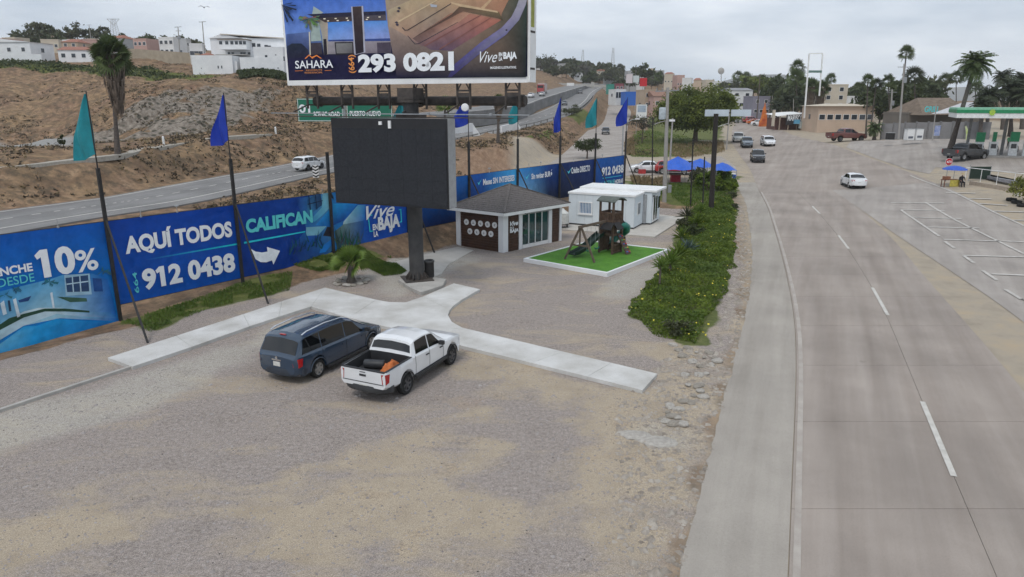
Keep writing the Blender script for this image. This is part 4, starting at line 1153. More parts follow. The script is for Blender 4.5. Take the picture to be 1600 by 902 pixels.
bpoly(cB([(1330, -10), (1420, -10), (1405, 60), (1330, 230), (1180, 400), (900, 600), (700, 760), (560, 880), (520, 880), (600, 730), (900, 480), (1130, 320), (1240, 200), (1300, 80)]),
  [(150, 148, 155), (150, 148, 158), (140, 138, 150), (125, 122, 145), (105, 102, 140), (90, 86, 135), (70, 64, 115), (48, 44, 90), (46, 42, 88), (70, 66, 118), (98, 94, 145), (120, 116, 150), (135, 130, 152), (145, 142, 155)])
bpoly(cB([(320, 50), (400, 62), (395, 88), (330, 84)]), (165, 170, 180))
bpoly(cB([(1175, 340), (1195, 335), (1197, 352), (1178, 355)]), (20, 20, 28))
for x, y_ in ((-40, 130), (-30, 95), (-60, 260), (-50, 285)):
 bpoly(cB([(x - 22, y_), (x, y_ - 14), (x + 20, y_), (x + 4, y_ + 16)]), (60, 56, 70))
art.build('printed_picture', INK, face)
def btext(txt, x0, x1, yb, yt, mat, bold=.03, shear=0.0, vert=False):
 ym = (yb + yt) / 2
 a, b = bpx(x0, ym, .14), bpx(x1, ym, .14)
 xm = (x0 + x1) / 2
 z0, z1 = bpx(xm, yb, .14).z, bpx(xm, yt, .14).z
 a.z = z0
 if vert:
  b.z = z0
  return lettering(txt, b, (0, 0, 1), -bx_, z1 - z0, (Vector((b.x - a.x, b.y - a.y, 0))).length, mat, face, bold)
 return lettering(txt, a, bx_, (0, 0, 1), Vector((b.x - a.x, b.y - a.y, 0)).length, z1 - z0, mat, face, bold, shear)
btext('293 0821', 562, 711.5, 113, 83, LETW, .05)
btext('(664)', 547, 559, 114.5, 86, LETO, .02, vert=True)
btext('SAHARA', 464, 523, 107, 94.5, LETW, .012)
btext('RESIDENTE', 481, 506, 111, 108.8, LETO, .0); btext('RESIDENCIAL', 479, 507, 115, 112.4, LETO, .0)
btext('Vive', 752, 779, 98, 80.5, LETW, .0, .45)
btext('EN', 781.5, 787, 88.5, 82.5, LETW, .04); btext('LA', 781.5, 787, 95.5, 89.5, LETW, .04)
btext('BAJA', 788.5, 809.5, 95.5, 81.5, LETW, .05)
btext('IMÁGENES ILUSTRATIVAS.', 768, 809, 107.8, 103, LETW, .02)
kk[0] += 60; art = MB()
for l in ([(320, 735), (375, 685), (430, 735), (415, 735), (375, 700), (335, 738)], [(400, 720), (470, 690), (535, 735), (515, 735), (470, 705), (410, 735)], [(200, 888), (300, 884), (300, 889), (200, 893)], [(570, 884), (655, 880), (655, 885), (570, 889)]):
 bpoly(cA(l), (225, 130, 60))
art.build('logo_mark', INK, face)
# torsion pipe, uprights, catwalk
zp = AT(650, 158, 36).z
m_ = MB(); pa, pb = BP(.9, -.95, zp), BP(bw - .5, -.95, zp); m_.tube(pa, pb, .23, n=20)
for t in (.02, .47, .53, .98): m_.tube(pa.lerp(pb, t - .012), pa.lerp(pb, t + .012), .30, n=20)
m_.build('torsion_pipe', RUSTM, bb, smooth=40)
m_ = MB(); m_.box((0, 0, 9.25), (.95, 1.0, .12), rz=rzb); m_.box((0, 0, 8.5), (1.1, 1.1, .3), rz=rzb); m_.box((0, 0, 9.6), (.9, 1.0, .55), rz=rzb); m_.build('column_head', RUSTM, bb)
for t in (.07, .235, .40, .555, .73, .915):
 m_ = MB(); q = BP(bw * t, -.22, 0); q2 = BP(bw * t + .7, -.22, 0)
 for g_ in (q, q2):
  m_.box((g_.x, g_.y, (bz + zp - .35) / 2), (.08, .10, bz - zp + .45), rz=rzb)
 m_.bar((q.x, q.y, bz - .35), (q2.x, q2.y, bz - .35), .08); m_.bar((q.x, q.y, zp + .3), (q2.x, q2.y, zp + .3), .09, .16)
 m_.bar((q.x, q.y, bz - .36), q.lerp(q2, .3) + Vector((0, 0, bz - .02)), .05); m_.bar((q2.x, q2.y, bz - .36), q2.lerp(q, .3) + Vector((0, 0, bz - .02)), .05)
 r1, r2 = BP(bw * t, -.95, zp), BP(bw * t, .9, zp - .55)
 m_.bar((q.x, q.y, zp - .2), r2, .06); m_.bar((q.x, q.y, zp - .2), r1 - Vector((0, 0, .2)), .08)
 m_.build('upright_frame', RUSTM, bb)
m_ = MB(); m_.bar(BP(-.6, .9, zp - .62), BP(bw + .5, .9, zp - .62), .05);
for t in (.2, .42, .66, .90): m_.box(BP(bw * t, .92, zp - .60), (.12, .10, .12), rz=rzb)
m_.build('lamp_rail', GREYM, bb)
m_ = MB(); m_.lathe([(0, 0), (.16, .02), (.19, .09), (.15, .17), (0, .2)], 14, 'y', BP(bw * .80, .85, zp - .30)); m_.build('flood_lamp', WHITEM, bb, smooth=60)
m_ = MB(); m_.box(BP(bw * .5, .55, zp - .78), (bw * .92, .6, .04), rz=rzb); m_.build('catwalk', RUSTM, bb)
# ================================================================ SMALL OFFICE WITH HIPPED ROOF
WOOD = M('dark_wood_board', (.040, .018, .010), rough=.55, col2=(.075, .034, .018), scale=3, bump=.1, bscale=12)
SHNG = M('grey_shingle', (.085, .075, .072), rough=.95, col2=(.165, .15, .142), scale=9, bump=.5, bscale=14)
TGL = M('green_glass', (.012, .052, .055), rough=.07, var=.4, scale=1.2, spec=.7, coat=.4)
A_, B_, C_ = G(714.5, 383.5), G(787, 395), G(876, 375.8)
o_c = B_.copy()
office = empty('sales_office', o_c, 0, 'small white and dark wood office with grey shingled hip roof and glass front', 'office')
ua = (A_ - B_); la = ua.length; ua.normalize()                     # along the plaque wall
uc = (C_ - B_); lc = uc.length; uc.normalize()                     # along the glass front
na = Vector((ua.y, -ua.x, 0)); na = na if na.dot(uc) < 0 else -na   # outward of plaque wall
nc = Vector((uc.y, -uc.x, 0)); nc = nc if nc.dot(ua) < 0 else -nc
ra, rc = math.atan2(ua.y, ua.x), math.atan2(uc.y, uc.x)
WH = 2.38
def oa(t, off, z): return ua * t + na * off + Vector((0, 0, z))
def ob(t, off, z): return uc * t + nc * off + Vector((0, 0, z))
m_ = MB(); q = [Vector((0, 0, 0)) + (ua + uc) * .12, ua * (la - .12) + uc * .12, ua * (la - .12) + uc * (lc - .12), uc * (lc - .12) + ua * .12]
ar = sum(q[i].x * q[(i + 1) % 4].y - q[(i + 1) % 4].x * q[i].y for i in range(4))
m_.prism(q if ar > 0 else q[::-1], 0, WH); m_.build('wall_core', M('core_brown', (.05, .026, .016)), office)
for t0, t1, nm in ((0, .36, 'corner_column'), (la - .36, la, 'corner_column')):
 m_ = MB(); m_.box(oa((t0 + t1) / 2, -.10, WH / 2), (t1 - t0, .36, WH), rz=ra); m_.build(nm, WSTUC, office)
def colb_(t0, t1):
 m_ = MB(); m_.box(ob((t0 + t1) / 2, -.10, WH / 2), (t1 - t0, .34, WH), rz=rc); m_.build('column', WSTUC, office)
f_ = lambda px: ((on_plane(px, 370, B_, nc) - B_).dot(uc))
t1, t2, t3, t4 = f_(810), f_(814.5), f_(856), f_(861)
m_ = MB(); m_.box(ob(.20, -.14, WH / 2), (.40, .30, WH), rz=rc); m_.build('corner_column', WSTUC, office)
colb_(t1, t2); colb_(t3, t4); colb_(lc - .22, lc)
n_b = 14
for k in range(n_b):
 zz = WH * (k + .5) / n_b
 m_ = MB(); m_.box(oa(la / 2, -.06, zz), (la - .74, .16, WH / n_b - .012), rz=ra); m_.build('wood_board', WOOD, office)
 for a0, a1 in ((.42, t1 - .01), (t4 + .01, lc - .24)):
  m_ = MB(); m_.box(ob((a0 + a1) / 2, -.06, zz), (a1 - a0, .16, WH / n_b - .012), rz=rc); m_.build('wood_board', WOOD, office)
gd = empty('glass_door', (0, 0, 0)); gd.parent = office
w_ = t3 - t2 - .06
m_ = MB(); m_.box(ob((t2 + t3) / 2, .0, .13), (w_, .14, .22), rz=rc); m_.box(ob((t2 + t3) / 2, 0, WH - .10), (w_, .12, .12), rz=rc); m_.build('door_sill', WHITEM, gd)
for k in range(4):
 a0 = t2 + .03 + w_ * k / 4
 m_ = MB(); m_.box(ob(a0 + w_ / 8, -.01, 1.25), (w_ / 4 - .04, .03, WH - .42), rz=rc); m_.build('pane', TGL, gd)
 m_ = MB(); m_.box(ob(a0 + .01, .02, 1.25), (.05, .06, WH - .40), rz=rc); m_.build('mullion', WHITEM, gd)
m_ = MB(); m_.box(ob((t2 + t3) / 2 + .2, .10, WH - .02), (w_ * 1.0, .22, .2), rz=rc); m_.build('shutter_box', GREYM, office)
m_ = MB()
for k in range(3):
 for j, (x, z_) in enumerate(((.18, 1.55), (.18, 1.2), (.18, .85))): m_.box(ob(t2 + x, .012, z_), (.16, .006, .2), rz=rc)
m_.build('door_sticker', M('sticker_dark', (.01, .03, .035)), gd)
PLQ = M('white_plaque', (.74, .74, .73), rough=.6, var=.05)
row1 = [(180 + 103.5 * k, 159 + 12 * k) for k in range(5)]; row2 = [(231 + 103 * k, 296 + 13.5 * k) for k in range(4)]
for x, y_ in row1 + row2:
 px, py = 710 + x / 9.41, 330 + y_ / 9.41
 p = on_plane(px, py, B_ + na * .02, na) - B_
 m_ = MB()
 n_ = 20; ring = []
 for k in range(n_):
  a = 2 * math.pi * k / n_; ring.append(ua * math.cos(a) * .195 + Vector((0, 0, math.sin(a) * .195)))
 m_.add([p + r for r in ring] + [p + r + na * .04 for r in ring], [tuple(range(n_, 2 * n_)), tuple(range(n_ - 1, -1, -1))] + [(i, (i + 1) % n_, n_ + (i + 1) % n_, n_ + i) for i in range(n_)])
 pl = m_.build('round_plaque', PLQ, office, fix=True)
 m_ = MB(); rr_ = random.Random(int(x)); ic = p + na * .045
 for dz in (.05, -.01, -.05): m_.box(ic + Vector((0, 0, dz)) + ua * rr_.uniform(-.02, .02), (rr_.uniform(.06, .17), .006, .03), rz=ra)
 m_.build('emblem', M('emblem_grey', (.16, .16, .17)), pl)
# white logo on the narrow wood panel: script over a block
p0 = on_plane(797, 362, B_ + nc * .05, nc) - B_; p1 = on_plane(810.5, 366, B_ + nc * .05, nc) - B_
lw_ = (p1 - p0).dot(uc)
lettering('Vive', Vector((p0.x, p0.y, 1.62)) , uc, (0, 0, 1), lw_ * .95, .30, LETW, office, .03, .35)
lettering('EN LA', Vector((p0.x, p0.y, 1.44)), uc, (0, 0, 1), lw_ * .45, .14, LETW, office, .03)
lettering('BAJA', Vector((p0.x, p0.y, 1.12)), uc, (0, 0, 1), lw_, .31, LETW, office, .05)
# roof: fascia and four shingled slopes
e_ = .42
ctr = (ua * la + uc * lc) / 2
crn = [-(ua + uc) * e_, ua * (la + e_) - uc * e_, ua * (la + e_) + uc * (lc + e_), uc * (lc + e_) - ua * e_]
zf0, zf1 = WH + .0, WH + .2
m_ = MB()
q = crn if sum(crn[i].x * crn[(i + 1) % 4].y - crn[(i + 1) % 4].x * crn[i].y for i in range(4)) > 0 else crn[::-1]
m_.prism(q, zf0, zf1); fas = m_.build('fascia', WHITEM, office)
apex_z = 3.95
roof = empty('roof', (0, 0, 0)); roof.parent = office
for i in range(4):
 a, b = q[i], q[(i + 1) % 4]
 rows = 15
 for r in range(rows):
  f0, f1 = r / rows, (r + 1) / rows
  za, zb_ = zf1 + .01 + (apex_z - zf1) * f0, zf1 + .01 + (apex_z - zf1) * f1
  v0, v1, v2, v3 = a.lerp(ctr, f0), b.lerp(ctr, f0), b.lerp(ctr, f1), a.lerp(ctr, f1)
  m_ = MB()
  t = .03
  V = [Vector((v0.x, v0.y, za + t)), Vector((v1.x, v1.y, za + t)), Vector((v2.x, v2.y, zb_ + .008)), Vector((v3.x, v3.y, zb_ + .008)), Vector((v0.x, v0.y, za - .02)), Vector((v1.x, v1.y, za - .02))]
  m_.add(V, [(0, 1, 2, 3), (4, 5, 1, 0)]); m_.build('shingle_course', SHNG, roof)
m_ = MB()
for a in q: m_.bar(Vector((a.x, a.y, zf1 + .05)), Vector((ctr.x, ctr.y, apex_z + .04)), .16, .04)
m_.build('hip_cap', SHNG, roof)
# ================================================================ CONTAINER OFFICE
A_, B_, C_ = G(888, 350.5, .1), G(990, 358.5, .1), G(1022, 345, .1)
cont = empty('container_office', B_, 0, 'long white prefabricated container office with a barred window and flat roof', 'office')
ua = (A_ - B_); la = ua.length; ua.normalize(); na = Vector((ua.y, -ua.x, 0)); na = na if na.y < 0 else -na
uc = -na; lc = (C_ - B_).dot(uc) * 1.0
lc = max(lc, 4.6)
ra, rc = math.atan2(ua.y, ua.x), math.atan2(uc.y, uc.x)
def oa(t, off, z): return ua * t + na * off + Vector((0, 0, z))
CW = M('prefab_white', (.56, .61, .64), rough=.6, col2=(.64, .69, .72), scale=.6)
ch = 2.25
m_ = MB(); m_.box(oa(la / 2, -1.2, ch / 2 + .12), (la, 2.4, ch), rz=ra); m_.build('front_module', CW, cont)
m_ = MB(); m_.box(oa(la / 2 - .35, -3.75, ch / 2 + .17), (la + .55, 2.6, ch + .1), rz=ra); bmod = m_.build('rear_module', CW, cont)
m_ = MB(); m_.box(oa(la / 2, -1.2, ch + .19), (la + .12, 2.5, .14), rz=ra); m_.build('roof_cap', WHITEM, cont)
m_ = MB(); m_.box(oa(la / 2 - .5, -3.9, ch + .33), (la + 1.0, 3.1, .14), rz=ra); m_.build('roof_cap', WHITEM, cont)
m_ = MB(); m_.box(oa(la / 2, -1.2, .08), (la - .1, 2.3, .16), rz=ra); m_.box(oa(la / 2 - .35, -3.75, .08), (la + .4, 2.5, .16), rz=ra); m_.build('base_skid', M('skid_dark', (.05, .05, .052)), cont)
for k in range(9):
 m_ = MB(); m_.box(oa(.02 + (la - .04) * k / 8, .004, ch / 2 + .12), (.03, .012, ch - .04), rz=ra); m_.build('panel_joint', M('joint_grey', (.50, .53, .55)), cont)
def wall_window(parent, t, z, w, hgt, off, bars, along=None, normal=None, rz=None):
 along, normal, rz = along or ua, normal or na, ra if rz is None else rz
 P = lambda a, o, zz: along * a + normal * o + Vector((0, 0, zz))
 wd = empty('window', (0, 0, 0)); wd.parent = parent
 m_ = MB()
 for dz in (-hgt / 2, hgt / 2): m_.box(P(t, off + .03, z + dz), (w + .12, .08, .07), rz=rz)
 for da in (-w / 2, w / 2): m_.box(P(t + da, off + .03, z), (.07, .08, hgt - .07), rz=rz)
 m_.box(P(t, off + .07, z - hgt / 2 - .07), (w + .2, .12, .05), rz=rz)
 m_.build('frame', WHITEM, wd)
 m_ = MB(); m_.box(P(t, off + .015, z), (w - .06, .02, hgt - .06), rz=rz); m_.build('pane', M('blue_window', (.10, .20, .36), rough=.1, col2=(.25, .36, .5), scale=1.5, spec=.7), wd)
 for k in range(bars):
  m_ = MB(); m_.box(P(t - w / 2 + w * (k + 1) / (bars + 1), off + .06, z), (.03, .03, hgt), rz=rz); m_.build('bar', WHITEM, wd)
wall_window(cont, la * .735, 1.35, .98, .85, 0, 7)
side = -ua
def osd(t, off, z): return uc * t + side * off + Vector((0, 0, z))
DW = glass_mat('window_dark', (.02, .024, .028))
def side_panel(t, z, w, hgt, off, mat, nm):
 m_ = MB(); m_.box(osd(t, off, z), (w, .05, hgt), rz=rc); return m_.build(nm, mat, cont)
side_panel(1.1, 1.4, .75, .95, .02, WHITEM, 'window_frame'); side_panel(1.1, 1.4, .62, .82, .035, DW, 'window_pane')
for t in (3.1, 3.75): side_panel(t, 1.15, .56, 2.0, .65, WHITEM, 'door_frame'); side_panel(t, 1.2, .40, 1.75, .67, DW, 'door_pane')
side_panel(4.65, 1.5, .45, .9, .65, DW, 'window_pane')
m_ = MB(); m_.box(osd(2.36, .10, 1.2), (.12, .3, 2.2), rz=rc); m_.build('corner_trim', M('trim_grey', (.30, .31, .32)), cont)
m_ = MB(); m_.lathe([(0, .05), (.09, .04), (.09, -.04), (0, -.05)], 12, 'z', osd(2.6, .75, 2.2)); m_.build('wall_lamp', BLACKM, cont)
tk = AT(876, 334, 52); tk.z = h(tk.x, tk.y)
m_ = MB(); m_.lathe([(0, 1.55), (.25, 1.5), (.30, 1.42), (.62, 1.2), (.66, .5), (.64, .42), (0, .42)], 22); o_ = empty('water_tank', tk, 0, 'pale water tank on a dark stand between the two offices', 'tank')
m_.build('tank_body', M('tank_white', (.55, .55, .52), rough=.6), o_, smooth=40)
m_ = MB()
for a in range(4): m_.bar((.5 * math.cos(a * 1.57), .5 * math.sin(a * 1.57), 0), (.5 * math.cos(a * 1.57), .5 * math.sin(a * 1.57), .42), .1)
m_.box((0, 0, .40), (1.1, 1.1, .06)); m_.build('stand', BLACKM, o_)
# ================================================================ TURF PLATFORM AND PLAYSET
tz = .22
tp = [G(818, 404, tz), G(949, 427, tz), G(1046, 389.5, tz), G(921, 376, tz)]
turf = empty('play_platform', tp[0], 0, 'raised square of bright artificial turf with a white concrete kerb', 'platform')
cen = sum(tp, Vector()) / 4
m_ = MB(); inn = [p + (cen - p).normalized() * .22 - tp[0] for p in tp]
m_.prism([(p.x, p.y) for p in inn], -.2, -.015)
TURFM = M('artificial_turf', (.055, .175, .012), rough=.9, col2=(.10, .27, .026), scale=1.1, bump=.6, bscale=90)
m_.build('turf_mat', TURFM, turf)
for i in range(4):
 a, b = tp[i] - tp[0], tp[(i + 1) % 4] - tp[0]
 ia, ib = a + (cen - tp[i]).normalized() * .24, b + (cen - tp[(i + 1) % 4]).normalized() * .24
 m_ = MB(); pl = [(a.x, a.y), (b.x, b.y), (ib.x, ib.y), (ia.x, ia.y)]
 m_.prism(pl, -.30, 0.012); m_.build('kerb_wall', WSTUC, turf)
PW = M('playset_wood', (.06, .036, .025), rough=.8, col2=(.13, .082, .058), scale=5, bump=.15, bscale=20)
PW2 = M('playset_beam', (.10, .075, .055), rough=.85, col2=(.16, .12, .09), scale=5)
pb0 = G(953, 394, tz)
ex = (G(929, 410.5, tz) - G(882.4, 404.7, tz)); mid = (G(929, 410.5, tz) + G(882.4, 404.7, tz)) / 2
beam_d = (mid - pb0); beam_d.z = 0; blen = beam_d.length; beam_d.normalize()
ps = empty('playset', pb0, math.atan2(-beam_d.y, -beam_d.x), 'dark brown wooden play tower with swing frame, slides and green tube', 'playset')
# local frame: +x away from the swing, tower footprint 1.5 x 1.4
hw_, hd_ = .50, .47
for sx in (-1, 1):
 for sy in (-1, 1):
  m_ = MB(); m_.b2(sx * hw_ - .055, sx * hw_ + .055, sy * hd_ - .055, sy * hd_ + .055, 0, 3.25); m_.build('post', PW, ps)
for z_, nm in ((1.15, 'lower_deck'), (1.95, 'upper_deck')):
 dk_ = MB(); dk_.b2(-hw_, hw_, -hd_, hd_, z_ - .06, z_); d_ = dk_.build(nm, PW, ps)
def rail(x0, y0, x1, y1, z0, z1, n):
 r_ = empty('railing', (0, 0, 0)); r_.parent = ps
 for z_ in (z0, z1): m_ = MB(); m_.bar((x0, y0, z_), (x1, y1, z_), .06, .1); m_.build('rail', PW, r_)
 for k in range(n):
  t = (k + .5) / n
  m_ = MB(); m_.bar((x0 + (x1 - x0) * t, y0 + (y1 - y0) * t, z0), (x0 + (x1 - x0) * t, y0 + (y1 - y0) * t, z1), .075, .03); m_.build('slat', PW, r_)
for y_ in (-hd_ - .03, hd_ + .03): rail(-hw_, y_, hw_, y_, 2.0, 2.5, 9)
for x_ in (-hw_ - .03, hw_ + .03): rail(x_, -hd_, x_, hd_, 2.0, 2.5, 8)
rail(-hw_, -hd_ - .03, -.1, -hd_ - .03, 1.2, 1.75, 4); rail(hw_ + .03, -.1, hw_ + .03, hd_, 1.2, 1.8, 5)
rail(-hw_, -hd_ - .04, hw_, -hd_ - .04, .1, .55, 8); rail(hw_ + .04, -hd_, hw_ + .04, hd_, .1, .5, 7)
rail(-hw_ - .03, -hd_, -hw_ - .03, hd_, 1.2, 1.8, 6); rail(-hw_, hd_ + .03, hw_, hd_ + .03, 1.2, 1.9, 8); rail(.0, -hd_ - .03, hw_, -hd_ - .03, 1.5, 1.92, 5); rail(-hw_, hd_ + .04, hw_, hd_ + .04, .1, 1.0, 8)
SHD = M('dark_shingle', (.028, .027, .028), rough=.9, bump=.3, bscale=12)
m_ = MB(); a0 = -hw_ - .02
m_.add([(a0, -hd_ - .1, 2.0), (a0, hd_ * .2, 2.0), (a0 - .42, hd_ * .2 + .1, 1.6), (a0 - .42, -hd_ - .16, 1.6), (a0, -hd_ - .1, 1.94), (a0, hd_ * .2, 1.94), (a0 - .42, hd_ * .2 + .1, 1.54), (a0 - .42, -hd_ - .16, 1.54)], [(0, 1, 2, 3), (7, 6, 5, 4), (3, 2, 6, 7), (0, 3, 7, 4), (2, 1, 5, 6)])
m_.add([(-hw_, -hd_, 2.0), (.1, -hd_, 2.0), (.1, -hd_ - .4, 1.6), (-hw_ - .1, -hd_ - .4, 1.6), (-hw_, -hd_, 1.94), (.1, -hd_, 1.94), (.1, -hd_ - .4, 1.54), (-hw_ - .1, -hd_ - .4, 1.54)], [(3, 2, 1, 0), (4, 5, 6, 7), (7, 6, 2, 3), (4, 7, 3, 0), (6, 5, 1, 2)])
m_.add([(hw_, -hd_ - .1, 2.0), (hw_, hd_, 2.0), (hw_ + .34, hd_ + .1, 1.62), (hw_ + .34, -hd_ - .16, 1.62), (hw_, -hd_ - .1, 1.94), (hw_, hd_, 1.94), (hw_ + .34, hd_ + .1, 1.56), (hw_ + .34, -hd_ - .16, 1.56)], [(3, 2, 1, 0), (4, 5, 6, 7), (7, 6, 2, 3), (4, 7, 3, 0), (6, 5, 1, 2)])
m_.build('awning', SHD, ps)
rm = MB(); n_ = 10; vs_, fs_ = [], []
for k in range(n_ + 1):
 t = -1 + 2 * k / n_
 for y_ in (-hd_ - .2, hd_ + .2): vs_.append((t * (hw_ + .15), y_, 3.22 + .22 * (1 - t * t)))
for k in range(n_ + 1):
 t = -1 + 2 * k / n_
 for y_ in (-hd_ - .2, hd_ + .2): vs_.append((t * (hw_ + .15), y_, 3.17 + .22 * (1 - t * t)))
o2 = 2 * (n_ + 1)
for k in range(n_):
 fs_ += [(2 * k, 2 * k + 2, 2 * k + 3, 2 * k + 1), (o2 + 2 * k + 1, o2 + 2 * k + 3, o2 + 2 * k + 2, o2 + 2 * k), (2 * k, o2 + 2 * k, o2 + 2 * k + 2, 2 * k + 2), (2 * k + 3, o2 + 2 * k + 3, o2 + 2 * k + 1, 2 * k + 1)]
rm.add(vs_, fs_); rm.build('canopy_roof', M('canopy_grey_green', (.11, .125, .11), rough=.8), ps, smooth=40)
# climbing wall with coloured holds on the near face
cwm = MB(); cwm.add([(.0, -hd_ - .05, 1.15), (hw_, -hd_ - .05, 1.15), (hw_, -hd_ - .75, 0), (.0, -hd_ - .75, 0), (.0, -hd_ - .01, 1.10), (hw_, -hd_ - .01, 1.10), (hw_, -hd_ - .69, 0), (.0, -hd_ - .69, 0)], [(3, 2, 1, 0), (4, 5, 6, 7), (0, 1, 5, 4), (3, 0, 4, 7), (1, 2, 6, 5)])
cw_ = cwm.build('climbing_wall', PW, ps)
hold_c = [(.5, .04, .06), (.05, .12, .45), (.5, .38, .04), (.04, .3, .12)]
for k in range(10):
 t = (k // 2 + .5) / 5; x_ = .14 if k % 2 else .36
 m_ = MB(); m_.lathe([(0, .05), (.045, .04), (.065, 0)], 8, 'z', (x_, -hd_ - .05 - .70 * t - .02, 1.15 - 1.12 * t)); m_.build('climbing_hold', M('hold_%d' % (k % 4), hold_c[k % 4]), cw_)
# rear wave slide towards the swing side
sl = MB(); pts = [(-hw_ - .05, .35, 1.2), (-hw_ - .5, .45, .98), (-hw_ - 1.0, .6, .62), (-hw_ - 1.5, .74, .34), (-hw_ - 1.95, .86, .20), (-hw_ - 2.25, .92, .18)]
vs_, fs_ = [], []
for p in pts:
 for dy, dz in ((-.27, .16), (-.22, .0), (.22, 0), (.27, .16), (.27, -.05), (-.27, -.05)): vs_.append((p[0], p[1] + dy, p[2] + dz))
for k in range(len(pts) - 1):
 for j in range(6): fs_.append((k * 6 + j, k * 6 + (j + 1) % 6, (k + 1) * 6 + (j + 1) % 6, (k + 1) * 6 + j))
fs_.append((0, 1, 2, 3, 4, 5)); fs_.append(tuple(30 + k for k in (5, 4, 3, 2, 1, 0)))
sl.add(vs_, fs_); sl.build('wave_slide', M('slide_dark_green', (.008, .024, .017), rough=.35), ps, fix=True)
# spiral tube slide
tb = MB(); pts = []
for k in range(26):
 t = k / 25; a = -1.9 + 4.3 * t
 pts.append((hw_ + .42 + .44 * math.cos(a) * .9, -.05 + .44 * math.sin(a), 1.62 - 1.3 * t))
pts = [(hw_ - .05, -.30, 1.66)] + pts
tb.path(pts, .25, 16, caps=False)
TG = M('tube_green', (.014, .15, .115), rough=.3, var=.1, coat=.2)
tub = tb.build('tube_slide', TG, ps, smooth=60)
m_ = MB()
for k in (4, 8, 12, 16, 20, 24):
 d_ = (Vector(pts[k + 1]) - Vector(pts[k])).normalized() * .025
 m_.path([Vector(pts[k]) - d_, Vector(pts[k]) + d_], .272, 16)
m_.build('tube_flange', TG, tub)
m_ = MB(); m_.bar((hw_ + .7, .4, 0), (hw_ + .7, .4, .7), .08); m_.bar((hw_ + .85, -.2, 0), (hw_ + .85, -.2, .8), .08); m_.build('tube_leg', PW, ps)
# swing beam and A frame
bz2 = 2.0
m_ = MB(); m_.bar((-hw_, 0, bz2), (-blen - .15, 0, bz2), .10, .14); m_.build('swing_beam', PW2, ps)
Ri = Matrix.Rotation(-ps.rotation_euler.z, 3, 'Z')
for fx in (G(882.4, 404.7, tz), G(929, 410.5, tz)):
 m_ = MB(); m_.bar(Ri @ (fx - pb0), (-blen + .05, 0, bz2 + .05), .09, .11); m_.build('swing_leg', PW2, ps)
m_ = MB(); m_.bar((-blen, 0, 1.9), (-blen + .0, .02, .9), .07); f1, f2 = Ri @ (G(882.4, 404.7, tz) - pb0), Ri @ (G(929, 410.5, tz) - pb0)
tpv = Vector((-blen + .05, 0, bz2)); m_.bar(f1.lerp(tpv, .45), f2.lerp(tpv, .45), .05, .09); m_.build('cross_brace', PW2, ps)
for k, x_ in enumerate((-blen * .45, -blen * .72)):
 sw = empty('swing', (x_, 0, 0)); sw.parent = ps
 m_ = MB()
 for dx in (-.2, .2): m_.tube((dx, 0, bz2 - .05), (dx, 0, .5), .009, n=5)
 m_.build('chain', GALV, sw)
 m_ = MB(); m_.path([(-.22, 0, .52), (-.12, 0, .45), (.12, 0, .45), (.22, 0, .52)], .045, 8); m_.build('seat', M('swing_seat', (.02, .12, .09)), sw)
m_ = MB(); m_.lathe([(0, .22), (.12, .20), (.17, .1), (.12, .01), (0, 0)], 12); o_ = m_.build('toy_bucket', M('toy_blue_grey', (.18, .30, .34)), None, smooth=60, loc=G(912, 392, tz)); tag(o_, 'small pale blue toy lying on the turf under the swing', 'toy')
# litter bin at the column
bp_ = G(671, 433.5, .18)
bn_ = empty('litter_bin', bp_, 0, 'round black litter bin standing beside the billboard column', 'bin')
m_ = MB(); m_.lathe([(0, .02), (.24, .02), (.26, .1), (.26, .86), (.27, .88)], 20); m_.build('bin_body', BLACKM, bn_, smooth=40)
m_ = MB(); m_.lathe([(.29, .84), (.29, .93), (.24, .95), (.22, .90), (.22, .5), (0, .5)], 20); m_.build('rim', M('bin_rim', (.05, .05, .05), rough=.4), bn_, smooth=40)
# ================================================================ VEHICLES
TYRE = M('tyre_rubber', (.014, .014, .014), rough=.85, bump=.2, bscale=40)
UNDER = M('underbody', (.012, .012, .012), rough=.9)
PLAST = M('dark_plastic', (.028, .029, .031), rough=.6)
LINER = M('bed_liner', (.022, .023, .026), rough=.8, bump=.2, bscale=30)
CARGL = glass_mat('car_glass', (.006, .007, .008), .04, .5)
REDL = M('red_lens', (.36, .008, .010), rough=.15, coat=.6)
CLRL = M('clear_lens', (.5, .5, .5), rough=.12, coat=.6)
ALLOY = M('alloy_rim', (.42, .42, .42), rough=.35, metal=.7)
BLRIM = M('black_rim', (.09, .09, .095), rough=.4, metal=.3)
PLATE = M('licence_plate', (.55, .55, .52), rough=.5)
CHROME = M('chrome', (.65, .65, .66), rough=.15, metal=.9)
def paint_mat(name, c, rough=.25):
 return M(name, c, rough=rough, var=.06, scale=1.2, spec=.5, coat=.8)
def cur(pts):
 xs = [p[0] for p in pts]; zs = [p[1] for p in pts]
 return lambda x: float(np.interp(x, xs, zs))
